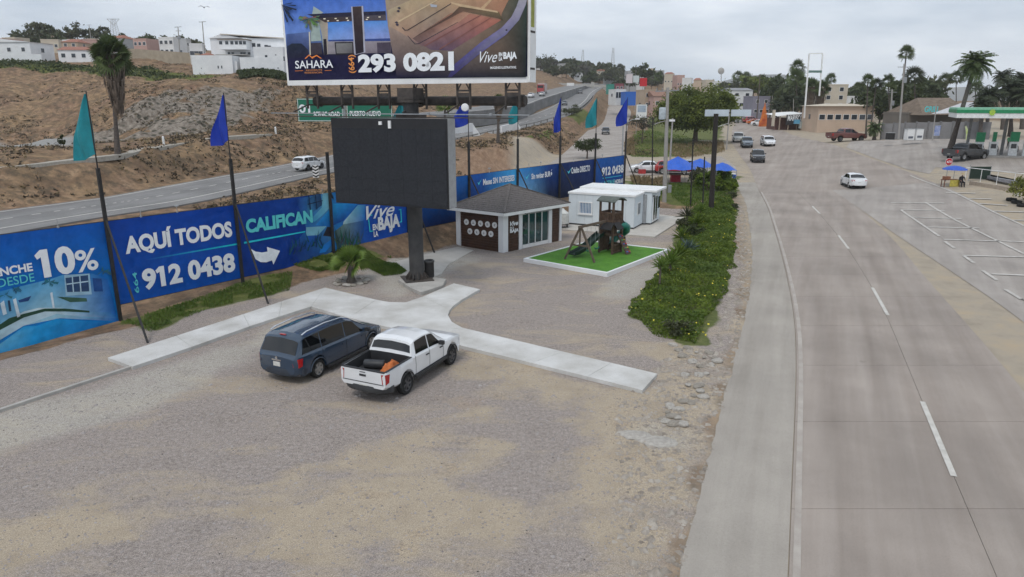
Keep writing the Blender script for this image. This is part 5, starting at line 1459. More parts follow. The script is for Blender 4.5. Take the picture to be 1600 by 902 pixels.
SPEC = {
 'van': dict(L=5.18, W=1.96, R=.345, xr=-1.53, xf=1.62, sill=.26, tumble=.20, inb=.30,
 belt=[(-2.59, .98), (-2.45, 1.08), (-1, 1.04), (1.1, .99), (1.75, .98), (2.3, .86), (2.52, .72), (2.59, .62)],
 roof=[(-2.59, .98), (-2.52, 1.06), (-2.22, 1.66), (-2.02, 1.75), (-.6, 1.79), (.25, 1.74), (.62, 1.62), (1.75, .99), (2.3, .87), (2.59, .63)],
 hw=[(-2.59, .80), (-2.50, .90), (-2.2, .965), (-1, .98), (1.3, .98), (2.0, .95), (2.4, .84), (2.59, .60)],
 zb=[(-2.59, .42), (-2.4, .30), (-2.1, .26), (2.1, .26), (2.59, .34)],
 side=[(-2.28, -1.30, -2.12, -1.30), (-1.26, .02, -1.26, .02), (.07, 1.18, .07, .60)], shield=(.72, 1.66), rear=(-2.50, -2.24), seams=(-1.28, .045, 1.18), rack=(-1.9, .15)),
 'pickup': dict(L=5.33, W=1.87, R=.37, xr=-1.40, xf=1.685, sill=.47, tumble=.22, inb=.34,
 belt=[(-2.665, 1.20), (-1.05, 1.235), (.2, 1.18), (1.1, 1.15), (1.9, 1.10), (2.4, 1.0), (2.60, .86), (2.665, .72)],
 roof=[(-2.665, 1.20), (-1.06, 1.235), (-1.05, 1.30), (-.90, 1.72), (-.70, 1.80), (-.1, 1.82), (.35, 1.77), (.52, 1.70), (1.22, 1.16), (1.9, 1.11), (2.4, 1.01), (2.665, .73)],
 hw=[(-2.665, .89), (-2.55, .915), (-1.5, .925), (1.2, .935), (1.9, .925), (2.4, .86), (2.665, .64)],
 zb=[(-2.665, .62), (-2.3, .52), (-1.9, .47), (2.1, .47), (2.665, .44)],
 side=[(-.80, .02, -.74, .02), (.08, .98, .08, .44)], shield=(.58, 1.16), rear=(-1.03, -.92), seams=(-.86, .05, 1.0), bed=(-2.59, -1.07, .86)),
 'sedan': dict(L=4.48, W=1.70, R=.305, xr=-1.28, xf=1.32, sill=.23, tumble=.27, inb=.28,
 belt=[(-2.24, .82), (-2.15, .97), (-1.5, 1.00), (.5, .93), (1.2, .92), (1.8, .80), (2.15, .66), (2.24, .55)],
 roof=[(-2.24, .82), (-2.15, .98), (-1.62, 1.03), (-.95, 1.42), (-.5, 1.48), (.1, 1.48), (.45, 1.42), (1.25, .94), (1.8, .81), (2.24, .56)],
 hw=[(-2.24, .66), (-2.1, .79), (-1.6, .84), (1.2, .85), (1.8, .81), (2.24, .55)],
 zb=[(-2.24, .36), (-2.0, .27), (-1.7, .23), (1.8, .23), (2.24, .28)],
 side=[(-1.42, -.42, -.86, -.42), (-.36, .95, -.36, .42)], shield=(.52, 1.20), rear=(-1.58, -.98), seams=(-1.1, -.39, .85)),
 'suv': dict(L=4.6, W=1.86, R=.36, xr=-1.32, xf=1.36, sill=.32, tumble=.22, inb=.30,
 belt=[(-2.3, .95), (-2.2, 1.08), (0, 1.04), (1.1, 1.02), (1.8, .94), (2.15, .80), (2.3, .62)],
 roof=[(-2.3, .95), (-2.22, 1.09), (-1.85, 1.58), (-1.6, 1.66), (-.2, 1.69), (.3, 1.64), (.5, 1.56), (1.2, 1.03), (1.8, .95), (2.3, .63)],
 hw=[(-2.3, .76), (-2.15, .88), (-1.6, .92), (1.3, .93), (1.9, .88), (2.3, .62)],
 zb=[(-2.3, .46), (-2.0, .36), (-1.7, .32), (1.8, .32), (2.3, .38)],
 side=[(-1.9, -1.08, -1.72, -1.08), (-1.04, -.16, -1.04, -.16), (-.11, .92, -.11, .46)], shield=(.56, 1.14), rear=(-2.18, -1.88), seams=(-1.06, -.135, .95)),
}
CARMESH = {}
def sec(sp, x):
 zb, bz_, rz_ = cur(sp['zb'])(x), cur(sp['belt'])(x), cur(sp['roof'])(x)
 hw_ = cur(sp['hw'])(x)
 Ra = sp['R'] + .065
 for xc in (sp['xr'], sp['xf']):
  if abs(x - xc) < Ra: zb = max(zb, sp['R'] + math.sqrt(Ra * Ra - (x - xc) ** 2))
 rz_ = max(rz_, bz_)
 t = rz_ - bz_
 k = min(1, t / .35)
 hr = hw_ * .95 - sp['tumble'] * t
 zm = max((zb + bz_) * .5 + .06, zb + .06)
 p = [(0, zb), (hw_ * .88, zb), (hw_ * .985, min(zb + .10, bz_ - .05)), (hw_, min(zm, bz_ - .04)), (hw_ * .988, bz_ - .035), (hw_ * .955, bz_)]
 if k < .02: p += [(hw_ * .88, bz_ + .016), (hw_ * .66, bz_ + .034), (0, bz_ + .045)]
 else: p += [(hr + .01, rz_ - .085 * k), (max(.05, hr - .17), rz_ - .016 * k), (0, rz_ + .02)]
 bd = sp.get('bed')
 if bd:
  if bd[0] <= x <= bd[1]: p[6:] = [(hw_ - .085, bz_), (hw_ - .10, bd[2]), (0, bd[2])]
  elif x < bd[0]: p[6:] = [(hw_ * .8, bz_ + .002), (hw_ * .5, bz_ + .002), (0, bz_ + .002)]
 return p
def car_meshes(kind):
 if kind in CARMESH: return CARMESH[kind]
 sp = SPEC[kind]; Lh = sp['L'] / 2
 xs = set(np.round(np.linspace(-Lh, Lh, 92), 4))
 for xc in (sp['xr'], sp['xf']):
  Ra = sp['R'] + .065
  for a in np.linspace(-1, 1, 17): xs.add(round(xc + Ra * a, 4))
  xs.add(round(xc - Ra - .004, 4)); xs.add(round(xc + Ra + .004, 4))
 if 'bed' in sp:
  for v in sp['bed'][:2]: xs |= {round(v - .003, 4), v, round(v + .003, 4)}
 for key in ('belt', 'roof', 'hw'): xs |= {round(v[0], 4) for v in sp[key]}
 xs = sorted(x for x in xs if -Lh <= x <= Lh)
 vs, fs, mi = [], [], []
 n = 9
 for x in xs:
  p = sec(sp, x)
  for y, z in p: vs.append((x, y, z))
  for y, z in p[1:-1][::-1]: vs.append((x, -y, z))
 w = 16
 bd = sp.get('bed')
 for i in range(len(xs) - 1):
  for k in range(w):
   k2 = (k + 1) % w
   fs.append((i * w + k, (i + 1) * w + k, (i + 1) * w + k2, i * w + k2)[::-1])
   m = 1 if k in (0, 15) else 0
   if bd and xs[i] >= bd[0] - .004 and xs[i + 1] <= bd[1] + .004 and k in (6, 7, 8, 9): m = 2
   mi.append(m)
 fs.append(tuple(range(w))[::-1]); mi.append(0)
 fs.append(tuple((len(xs) - 1) * w + k for k in range(w))); mi.append(0)
 me = bpy.data.meshes.new('body'); me.from_pydata(vs, [], fs)
 bm = bmesh.new(); bm.from_mesh(me)
 bmesh.ops.recalc_face_normals(bm, faces=bm.faces); bm.to_mesh(me); bm.free()
 me.polygons.foreach_set('use_smooth', [True] * len(fs)); me.set_sharp_from_angle(angle=R(38))
 me.polygons.foreach_set('material_index', mi)
 def glass(fn, nu, nv):
  v, f = [], []
  for j in range(nv + 1):
   for i in range(nu + 1): v.append(fn(i / nu, j / nv))
  for j in range(nv):
   for i in range(nu): a = j * (nu + 1) + i; f.append((a, a + 1, a + nu + 2, a + nu + 1))
  m_ = MB(); m_.add(v, f); return m_
 wins = []
 for (b0, b1, t0, t1) in sp['side']:
  for sg in (1, -1):
   def fn(u, v, sg=sg, b0=b0, b1=b1, t0=t0, t1=t1):
    x = (b0 + (b1 - b0) * u) * (1 - v) + (t0 + (t1 - t0) * u) * v
    p = sec(sp, x); f_ = .08 + .86 * v
    y = p[5][0] + (p[6][0] - p[5][0]) * f_; z = p[5][1] + (p[6][1] - p[5][1]) * f_
    return (x, sg * (y + .009), z)
   wins.append(('side_window', glass(fn, 6, 4)))
 def across(x, u, dx):
  p = sec(sp, x); y6 = p[6][0]
  y = (u * 2 - 1) * y6 * .93; a = abs(y)
  if a > p[7][0]: t = (a - p[7][0]) / (p[6][0] - p[7][0] + 1e-6); z = p[7][1] + (p[6][1] - p[7][1]) * t
  else: t = a / (p[7][0] + 1e-6); z = p[8][1] + (p[7][1] - p[8][1]) * t
  return (x + dx, y, z + .010)
 a, b = sp['shield']; wins.append(('windscreen', glass(lambda u, v: across(b + (a - b) * v - .03 * (1 - v) * 0, u, .012), 8, 6)))
 a2, b2_ = sp['rear']; wins.append(('rear_window', glass(lambda u, v: across(a2 + (b2_ - a2) * (.06 + .88 * v), u, -.012), 8, 6)))
 CARMESH[kind] = (me, [(nm, m_) for nm, m_ in wins])
 return CARMESH[kind]
WHEELS = {}
def wheel_meshes(R_, style):
 key = (R_, style)
 if key in WHEELS: return WHEELS[key]
 w = .115
 t = MB(); t.lathe([(R_ * .66, -w), (R_ * .93, -w), (R_, -w * .6), (R_, w * .6), (R_ * .93, w), (R_ * .66, w), (R_ * .64, w * .5)], 26, 'y')
 r = MB(); r.lathe([(R_ * .67, w * .95), (R_ * .60, w * .85), (R_ * .58, w * .3), (0, w * .2)], 26, 'y')
 ns = 6
 for k in range(ns):
  a = 2 * math.pi * k / ns
  r.bar((R_ * .1 * math.cos(a), w * .72, R_ * .1 * math.sin(a)), (R_ * .63 * math.cos(a), w * .82, R_ * .63 * math.sin(a)), .075 if style != 'plain' else .05, .03, up=(0, 1, 0))
 r.lathe([(R_ * .17, w * .4), (R_ * .16, w * .95), (0, w)], 12, 'y')
 to = t.build('tyre', TYRE, None, smooth=50); ro = r.build('rim', BLRIM if style == 'black' else ALLOY, None, smooth=35)
 WHEELS[key] = (to.data, ro.data)
 for o in (to, ro): COL.objects.unlink(o); bpy.data.objects.remove(o)
 return WHEELS[key]
def make_car(kind, paint, loc, heading, label, cat='car', group=None, style='alloy', detail=True, name='parked_car', sc=1.0, lower=None, tail=True):
 sp = SPEC[kind]; Lh = sp['L'] / 2
 loc = Vector(loc)
 rt = empty(name, loc, math.atan2(heading[1], heading[0]), label, cat, group)
 rt.scale = (sc, sc, sc)
 # sit on a sloping ground
 hd = Vector((heading[0], heading[1], 0)).normalized()
 f_, b_ = loc + hd * 1.5 * sc, loc - hd * 1.5 * sc
 me, wins = car_meshes(kind)
 m2 = me.copy(); m2.name = 'body'
 for mm in (paint, UNDER, LINER): m2.materials.append(mm)
 body = link_mesh('body', m2, None, rt)
 for nm, m_ in wins:
  key = (kind, id(m_))
  if key not in WHEELS:
   o = m_.build(nm, CARGL, rt, smooth=60, fix=False); WHEELS[key] = o.data
  else: link_mesh(nm, WHEELS[key], None, rt)
 td, rd = wheel_meshes(sp['R'], style)
 for x in (sp['xr'], sp['xf']):
  for sg in (1, -1):
   wh = empty('wheel', (x, sg * (cur(sp['hw'])(x) - .13), sp['R'])); wh.parent = rt
   if sg < 0: wh.rotation_euler = (0, 0, math.pi)
   link_mesh('tyre', td, None, wh); link_mesh('rim', rd, None, wh)
 hwF = cur(sp['hw']); bl = cur(sp['belt'])
 def bx(nm, c, s, mat, par=None):
  m_ = MB(); m_.box(c, s); return m_.build(nm, mat, par or rt)
 # lamps
 for sg in (1, -1):
  if kind == 'van': m_ = MB(); m_.add([(-2.585, sg * .70, .98), (-2.50, sg * .905, 1.0), (-2.30, sg * .965, 1.0), (-2.36, sg * .975, .72), (-2.48, sg * .925, .68), (-2.60, sg * .76, .72)], [(0, 1, 4, 5), (1, 2, 3, 4)])
  elif kind == 'pickup': m_ = MB(); m_.add([(-2.672, sg * .74, 1.14), (-2.66, sg * .905, 1.15), (-2.44, sg * .928, 1.12), (-2.50, sg * .935, .84), (-2.64, sg * .915, .80), (-2.672, sg * .77, .80)], [(0, 1, 4, 5), (1, 2, 3, 4)])
  else: zt_ = bl(-Lh + .12); m_ = MB(); m_.add([(-Lh - .006, sg * (hwF(-Lh) - .16), zt_ - .05), (-Lh + .06, sg * (hwF(-Lh + .06) + .008), zt_ - .03), (-Lh + .26, sg * (hwF(-Lh + .26) + .008), zt_ - .06), (-Lh + .24, sg * (hwF(-Lh + .24) + .012), zt_ - .20), (-Lh + .05, sg * (hwF(-Lh + .05) + .012), zt_ - .24), (-Lh - .008, sg * (hwF(-Lh) - .13), zt_ - .22)], [(0, 1, 4, 5), (1, 2, 3, 4)])
  m_.build('tail_light', REDL, rt, fix=True)
  zf = bl(Lh - .2)
  m_ = MB(); m_.add([(Lh + .006, sg * (hwF(Lh) - .12), zf - .16), (Lh - .13, sg * (hwF(Lh - .13) + .012), zf - .08), (Lh - .42, sg * (hwF(Lh - .42) + .010), zf - .03), (Lh - .38, sg * (hwF(Lh - .38) + .014), zf - .16), (Lh - .12, sg * (hwF(Lh - .12) + .014), zf - .26), (Lh + .008, sg * (hwF(Lh) - .1), zf - .28)], [(0, 1, 4, 5), (1, 2, 3, 4)])
  m_.build('headlight', CLRL, rt, fix=True)
  xm = sp['shield'][1] - .42
  m_ = MB(); m_.box((xm, sg * (hwF(xm) + .09), bl(xm) + .06), (.12, .2, .14)); m_.build('mirror', PLAST if kind != 'sedan' else paint, rt)
 bx('number_plate', (-Lh - .008, 0, .74 if kind == 'van' else .62), (.02, .31, .16), PLATE)
 bx('grille', (Lh - .01, 0, bl(Lh) - .03), (.06, hwF(Lh) * 1.1, .16), PLAST)
 # bumpers in dark plastic or paint
 def bumper(x0, x1, zc, hgt, mat):
  pts = []
  m_ = MB(); vs, fs = [], []
  ys = np.linspace(-1, 1, 15); e = 1 if x1 > x0 else -1
  W_ = max(hwF(x0), hwF(x1)) + .015
  for y in ys:
   xx = x0 - e * .02 + (x1 - x0) * abs(y) ** 3.2
   for dx, dz in ((0, -hgt / 2), (-e * .035, 0), (0, hgt / 2), (.14 * e, hgt / 2), (.14 * e, -hgt / 2)): vs.append((xx + dx, y * W_, zc + dz))
  for i in range(14):
   for k in range(5): fs.append((i * 5 + k, i * 5 + (k + 1) % 5, (i + 1) * 5 + (k + 1) % 5, (i + 1) * 5 + k))
  fs += [(0, 1, 2, 3, 4), (74, 73, 72, 71, 70)]
  m_.add(vs, fs); return m_.build('bumper', mat, rt, smooth=40, fix=True)
 bumper(-Lh, -Lh + .32, .55 if kind == 'pickup' else .46, .22 if kind == 'pickup' else .26, lower or paint)
 bumper(Lh, Lh - .45, .52, .24, paint)
 if not detail: return rt
 for sg in (1, -1):
  for x in sp['seams']:
   p = sec(sp, x); m_ = MB(); m_.path([(x, sg * (p[k][0] + .004), p[k][1]) for k in (2, 3, 4, 5)], .007, 4); m_.build('door_seam', UNDER, rt)
   if x != sp['seams'][0] or kind == 'van':
    bx('door_handle', (x - .16, sg * (hwF(x) + .012), bl(x) - .14), (.18, .035, .035), PLAST if kind == 'pickup' else paint)
  xr_, xf_ = sp['xr'] + sp['R'] + .1, sp['xf'] - sp['R'] - .1
  m_ = MB(); m_.bar((xr_, sg * (hwF(0) + .01), sp['sill'] + .02), (xf_, sg * (hwF(0) + .01), sp['sill'] + .02), .09, .10); m_.build('side_step', PLAST, rt)
  m_ = MB(); m_.bar((xr_ + .1, sg * (hwF(0) + .006), .62), (xf_ - .05, sg * (hwF(0) + .006), .62), .02, .05)
  if kind == 'van': m_.build('side_moulding', paint, rt)
  for xc in (sp['xr'], sp['xf']):
   Ra = sp['R'] + .07; m_ = MB()
   pts = [(xc + Ra * math.cos(a), sg * (hwF(xc + Ra * math.cos(a)) * .992 + .003), sp['R'] + Ra * math.sin(a)) for a in np.linspace(.05, math.pi - .05, 13)]
   m_.path(pts, .022, 5); m_.build('wheel_arch', PLAST if kind == 'pickup' else paint, rt, smooth=60)
  if 'rack' in sp:
   x0, x1 = sp['rack']; p0_, p1_ = sec(sp, x0), sec(sp, x1)
   m_ = MB(); m_.path([(x0 - .15, sg * (p0_[6][0] - .07), p0_[7][1] + .0), (x0 + .1, sg * (p0_[6][0] - .07), p0_[7][1] + .07), ((x0 + x1) / 2, sg * (p0_[6][0] - .07), 1.79 + .07), (x1 - .1, sg * (p1_[6][0] - .07), p1_[7][1] + .08), (x1 + .15, sg * (p1_[6][0] - .07), p1_[7][1])], .028, 6); m_.build('roof_rail', CHROME, rt, smooth=60)
 return rt
def axle_place(kind, rear_px, front_px):
 sp = SPEC[kind]
 r, f = G(*rear_px), G(*front_px)
 d = (f - r); d.z = 0; d.normalize()
 left = Vector((-d.y, d.x, 0))
 c = (r + f) / 2 + left * (sp['W'] / 2 - .12) - d * ((sp['xr'] + sp['xf']) / 2)
 return c, d
P_BLUE = paint_mat('slate_blue_paint', (.02, .042, .076))
P_WHITE = paint_mat('white_car_paint', (.70, .71, .72))
c, d = axle_place('van', (495, 591), (583, 546.5))
van = make_car('van', P_BLUE, c, d, 'dark slate blue minivan with silver roof rails parked on the gravel', 'minivan', name='minivan', sc=.95, lower=M('blue_grey_bumper', (.03, .038, .052), rough=.5))
m_ = MB(); m_.box((-2.60, 0, .89), (.02, .42, .05)); m_.build('chrome_bar', CHROME, van)
m_ = MB(); m_.lathe([(0, .012), (.05, .01), (.055, 0)], 12, 'x', (-2.602, 0, .97)); m_.build('badge', CHROME, van)
m_ = MB(); m_.box((-2.18, 0, 1.72), (.06, .26, .03)); m_.build('brake_light', REDL, van)
c, d = axle_place('pickup', (634, 617), (707, 568.5))
hx = make_car('pickup', P_WHITE, c, d, 'white double cab pickup truck with open bed parked beside the minivan', 'pickup truck', name='pickup_truck', sc=.945, style='black', lower=M('steel_bumper', (.04, .042, .045), rough=.5))
m_ = MB(); m_.box((-2.674, 0, 1.02), (.012, .26, .07)); m_.box((-2.674, 0, 1.13), (.012, .22, .02)); m_.build('tailgate_handle', PLAST, hx)
m_ = MB(); m_.bar((-2.675, -.82, .78), (-2.675, .82, .78), .008, .02); m_.build('tailgate_seam', UNDER, hx)
for sg in (1, -1):
 m_ = MB(); m_.bar((-2.6, sg * .88, 1.232), (-1.08, sg * .88, 1.247), .08, .02); m_.build('bed_rail_cap', PLAST, hx)
m_ = MB(); m_.box((-2.62, 0, 1.21), (.10, 1.72, .03)); m_.build('tailgate_cap', PLAST, hx)
def bedpt(x, y, z): return Vector(hx.location) + Matrix.Rotation(hx.rotation_euler.z, 3, 'Z') @ (Vector((x, y, z)) * .945)
m_ = MB(); m_.lathe([(0, -.34), (.13, -.34), (.15, -.30), (.15, .30), (.13, .34), (0, .34)], 18, 'y')
o_ = m_.build('gas_cylinder', M('tank_black', (.03, .032, .036), rough=.5), None, smooth=40, loc=bedpt(-1.65, .25, 1.01), rz=hx.rotation_euler.z + .3); tag(o_, 'small dark cylinder lying in the bed of the white pickup', 'cylinder')
m_ = MB(); rnd = random.Random(2)
vs_, fs_ = [], []
for j in range(9):
 for i in range(11):
  u, v = i / 10 - .5, j / 8 - .5
  e = max(abs(u), abs(v)) * 2
  vs_.append((u * .75 + rnd.uniform(-.03, .03), v * .5 + rnd.uniform(-.03, .03), (1 - e ** 2) * (.22 + .12 * rnd.random()) + .01))
fs_ = [(j * 11 + i, j * 11 + i + 1, (j + 1) * 11 + i + 1, (j + 1) * 11 + i) for j in range(8) for i in range(10)]
m_.add(vs_, fs_); o_ = m_.build('orange_tarp', M('orange_cloth', (.46, .13, .035), rough=.8, var=.3, scale=6), None, smooth=180, loc=bedpt(-1.5, -.36, .87), rz=hx.rotation_euler.z); tag(o_, 'crumpled orange cloth lying in the bed of the white pickup', 'cloth')
m_ = MB(); m_.tube(bedpt(-1.2, .15, .88), bedpt(-1.55, .02, 1.1), .035, n=8); o_ = m_.build('wooden_stick', M('pale_wood', (.30, .22, .14)), None); tag(o_, 'pale wooden stick leaning in the white pickup bed', 'stick')
# traffic
def tang(fn, y): return Vector((fn(y + 2) - fn(y - 2), 4, 0)).normalized()
def onroad(px, py):
 p = T(px, py); p.z += .035; return p
P_BLK = paint_mat('black_car_paint', (.014, .016, .020)); P_GRY = paint_mat('grey_blue_paint', (.10, .125, .155)); P_SIL = paint_mat('silver_paint', (.34, .35, .36)); P_RED = paint_mat('red_car_paint', (.36, .03, .03)); P_ORG = paint_mat('orange_car_paint', (.55, .14, .03)); P_DG = paint_mat('dark_grey_paint', (.045, .048, .053))
p = onroad(1332, 292); make_car('sedan', P_WHITE, p, tang(con_R, 66) + Vector((-.10, 0, 0)), 'white sedan driving away in the middle of the wide road', 'car', 'cars on the wide road', name='sedan_car')
p = onroad(1183, 253); make_car('pickup', P_BLK, p, -tang(con_L, 95), 'black pickup driving towards the viewer, nearest of the oncoming cars', 'pickup truck', 'cars on the wide road', name='pickup_truck', sc=.98, style='black')
p = onroad(1166, 230); make_car('pickup', P_GRY, p, -tang(con_L, 130), 'grey blue old pickup coming towards the viewer behind the black pickup', 'pickup truck', 'cars on the wide road', name='pickup_truck')
p = onroad(1199, 228); make_car('suv', P_WHITE, p, -tang(con_L, 130) + Vector((.1, 0, 0)), 'white pickup-style car coming towards the viewer right of the grey blue pickup', 'car', 'cars on the wide road', name='suv_car', sc=1.05)
p = onroad(1153, 222); make_car('suv', paint_mat('pearl_paint', (.5, .5, .48)), p, -tang(con_L, 140), 'pale car with dark front half hidden behind the grey blue pickup', 'car', 'cars on the wide road', name='suv_car', sc=1.1)
p = onroad(1157, 192.5); make_car('sedan', P_SIL, p, (1, .15), 'grey sedan crossing far up the road in front of the white trailer', 'car', 'far parked cars', name='sedan_car', detail=False)
p = onroad(1173, 192); make_car('suv', P_RED, p, (1, .3), 'red car parked in the row beside the orange flame sign', 'car', 'far parked cars', name='parked_car', detail=False, sc=1.1)
p = onroad(1178, 194.5); make_car('sedan', P_ORG, p, (1, .2), 'orange car between the red car and the white one', 'car', 'far parked cars', name='parked_car', detail=False)
p = onroad(1188, 197); make_car('sedan', P_WHITE, p, (.8, -.6), 'white sedan parked nearest in the far row of red and orange cars', 'car', 'far parked cars', name='parked_car', detail=False, sc=1.1)
p = T(1508, 250); p.z += .04; make_car('pickup', P_DG, p, (.93, .36), 'dark grey crew cab pickup standing on the petrol station forecourt', 'pickup truck', name='pickup_truck', sc=1.14)
def on_line(pts, Y):
 for a, b in zip(pts[:-1], pts[1:]):
  if a.y <= Y <= b.y:
   t = (Y - a.y) / (b.y - a.y); d = (b - a); d.z = 0; return a.lerp(b, t), d.normalized()
p = G(496, 263, 1.25); q_, d_ = on_line(HWYs, p.y); side_ = Vector((d_.y, -d_.x, 0))
make_car('suv', P_WHITE, q_ + side_ * 1.4 + Vector((0, 0, .02)), d_, 'white SUV on the left highway beside the chevron marker', 'car', name='suv_car', style='black')
q_, d_ = on_line(FRTs, 172); make_car('suv', P_BLK, q_ + Vector((0.6, 0, .02)), -d_, 'black car coming down the pale frontage road behind the flags', 'car', name='suv_car', detail=False)
q_, d_ = on_line(HWYs, 240); make_car('sedan', P_DG, q_ + Vector((-1.5, 0, .02)), -d_, 'dark car on the lower highway, nearer of the two', 'car', 'cars on the lower highway', name='sedan_car', detail=False)
q_, d_ = on_line(HWYs, 330); make_car('suv', P_DG, q_ + Vector((-1.0, 0, .02)), -d_, 'dark car higher up the lower highway near the gantry', 'car', 'cars on the lower highway', name='suv_car', detail=False)
q_, d_ = on_line(UPRs, 232); make_car('sedan', P_WHITE, q_ + Vector((0, 0, .02)), d_, 'white car on the upper carriageway, nearer of two', 'car', 'cars on the upper carriageway', name='sedan_car', detail=False)
q_, d_ = on_line(UPRs, 242); make_car('sedan', P_SIL, q_ + Vector((2, 0, .02)), d_, 'pale car just ahead on the upper carriageway by the red lorry', 'car', 'cars on the upper carriageway', name='sedan_car', detail=False)
p = T(1010, 270); p.z += .06; make_car('sedan', P_WHITE, p, (-1, .1), 'white sedan parked on the cross street left of the blue tent', 'car', name='parked_car')
p = T(1052, 272); p.z += .06; make_car('suv', P_RED, p, (.9, -.25), 'red car parked under the blue tarpaulin tent', 'car', name='parked_car')
p = T(1078, 268); p.z += .06; make_car('sedan', P_SIL, p, (.95, -.2), 'silver car parked under the right half of the blue tent', 'car', name='parked_car', detail=False)
# red lorry on the upper carriageway
q_, d_ = on_line(UPRs, 262)
lor = empty('lorry', q_ + Vector((-1, 0, .02)), math.atan2(-d_.y, -d_.x), 'red truck with a pale box body on the upper carriageway', 'truck')
m_ = MB(); m_.b2(1.9, 4.2, -1.2, 1.2, .6, 3.1); m_.b2(4.2, 4.5, -1.1, 1.1, .6, 1.8); m_.build('cab', P_RED, lor)
m_ = MB(); m_.b2(-4.5, 1.7, -1.25, 1.25, 1.0, 3.6); m_.build('box_body', M('lorry_box', (.5, .42, .4)), lor)
m_ = MB(); m_.b2(4.19, 4.215, -1.0, 1.0, 1.9, 2.8); m_.build('windscreen', CARGL, lor)
m_ = MB(); m_.b2(-4.4, 4.2, -.5, .5, .5, .95); m_.build('chassis', UNDER, lor)
td, rd = wheel_meshes(.39, 'plain')
for x in (-3.4, -2.4, 3.2):
 for sg in (1, -1):
  wh = empty('wheel', (x, sg * 1.1, .39)); wh.parent = lor; wh.rotation_euler = (0, 0, 0 if sg > 0 else math.pi); link_mesh('tyre', td, None, wh); link_mesh('rim', rd, None, wh)
# old red truck by the shacks
p = T(1322, 221)
ot = make_car('pickup', paint_mat('faded_red', (.13, .038, .032), .7), p, (.98, .1), 'old faded red pickup parked on the dirt left of the fan palm', 'pickup truck', name='pickup_truck', sc=1.25, detail=False, style='black')
# ================================================================ VEGETATION
RNG = np.random.default_rng(11)
def quads_mesh(name, C, U, V, mat, parent=None, loc=None):
 """many small leaf faces: centre, half-length and half-width vectors"""
 n = len(C)
 vs = np.empty((n, 4, 3)); vs[:, 0] = C - U; vs[:, 1] = C + V * .9 - U * .1; vs[:, 2] = C + U; vs[:, 3] = C - V * .9 - U * .1
 me = bpy.data.meshes.new(name)
 me.vertices.add(n * 4); me.loops.add(n * 4); me.polygons.add(n)
 me.vertices.foreach_set('co', vs.ravel())
 me.loops.foreach_set('vertex_index', np.arange(n * 4, dtype=np.int32))
 me.polygons.foreach_set('loop_start', np.arange(0, n * 4, 4, dtype=np.int32))
 try: me.polygons.foreach_set('loop_total', np.full(n, 4, dtype=np.int32))
 except Exception: pass
 me.update(calc_edges=True)
 me.materials.append(mat)
 return link_mesh(name, me, None, parent, loc)
def rand_dirs(n, up=0.0):
 d = RNG.normal(size=(n, 3)); d[:, 2] += up
 return d / np.linalg.norm(d, axis=1, keepdims=True)
def leaf_arrays(C, size, up=.3):
 n = len(C)
 nrm = rand_dirs(n, up); a = rand_dirs(n)
 U = np.cross(nrm, a); U /= np.linalg.norm(U, axis=1, keepdims=True) + 1e-9
 V = np.cross(nrm, U)
 s = size * RNG.uniform(.6, 1.3, (n, 1))
 return U * s, V * s * .55
CROWNS = {}
def crown_points(rx, ry, rz, ncl, nl, spread=.28, shell=.55, flat=0.0):
 d = rand_dirs(ncl); r = RNG.uniform(shell, 1.0, (ncl, 1)) ** .6
 cc = d * r * np.array([rx, ry, rz]) * (1 - spread * .7)
 cc[:, 2] = np.where(cc[:, 2] < -flat * rz, cc[:, 2] * .5, cc[:, 2])
 k = RNG.integers(0, ncl, nl)
 sc_ = RNG.uniform(.6, 1.2, (ncl, 1))[k]
 p = cc[k] + RNG.normal(size=(nl, 3)) * spread * sc_ * np.array([rx, ry, rz]) * .52
 return p, cc
LEAF = {
 'bright': leaf_mat('leaf_bright', (.028, .048, .012), (.20, .24, .045), .45),
 'dark': leaf_mat('leaf_dark', (0.0238, 0.0374, 0.0136), (0.0816, 0.102, 0.0374), .6),
 'grey': leaf_mat('leaf_grey', (0.05, 0.05, 0.042), (0.115, 0.11, 0.09), .8),
 'olive': leaf_mat('leaf_olive', (0.045, 0.054, 0.027), (0.112, 0.12, 0.063), .7),
 'yellow': leaf_mat('leaf_yellow', (0.078, 0.0975, 0.0182), (0.221, 0.221, 0.0455), .7),
 'cover': leaf_mat('leaf_cover', (.045, .085, .010), (.18, .24, .035), .9),
 'grass': leaf_mat('leaf_grass', (0.0562, 0.106, 0.0175), (0.138, 0.194, 0.0375), .8),
 'dry': leaf_mat('leaf_dry', (0.16, 0.12, 0.06), (0.3, 0.23, 0.13), .7),
 'scrub': leaf_mat('leaf_scrub', (0.045, 0.035, 0.025), (0.105, 0.085, 0.058), .5),
 'palm': leaf_mat('leaf_palm', (0.0342, 0.057, 0.019), (0.114, 0.148, 0.0532), .9, .15),
 'palmd': leaf_mat('leaf_palm_dark', (0.018, 0.027, 0.0126), (0.0576, 0.072, 0.036), .9, .15),
 'young': leaf_mat('leaf_young_palm', (.07, .13, .02), (.2, .28, .06), 1.2, .25),
 'blue': leaf_mat('leaf_agave', (0.07, 0.11, 0.1), (0.14, 0.19, 0.17), 1.0, .1),
 'dead': leaf_mat('dead_frond', (0.085, 0.065, 0.05), (0.2, 0.155, 0.12), 1.5, .05),
}
BARK = M('bark', (.075, .06, .05), rough=.95, col2=(.14, .115, .09), scale=4, bump=.5, bscale=12)
PBARK = M('palm_bark', (.06, .05, .045), rough=.95, col2=(.125, .105, .09), scale=6, bump=.5, bscale=10)
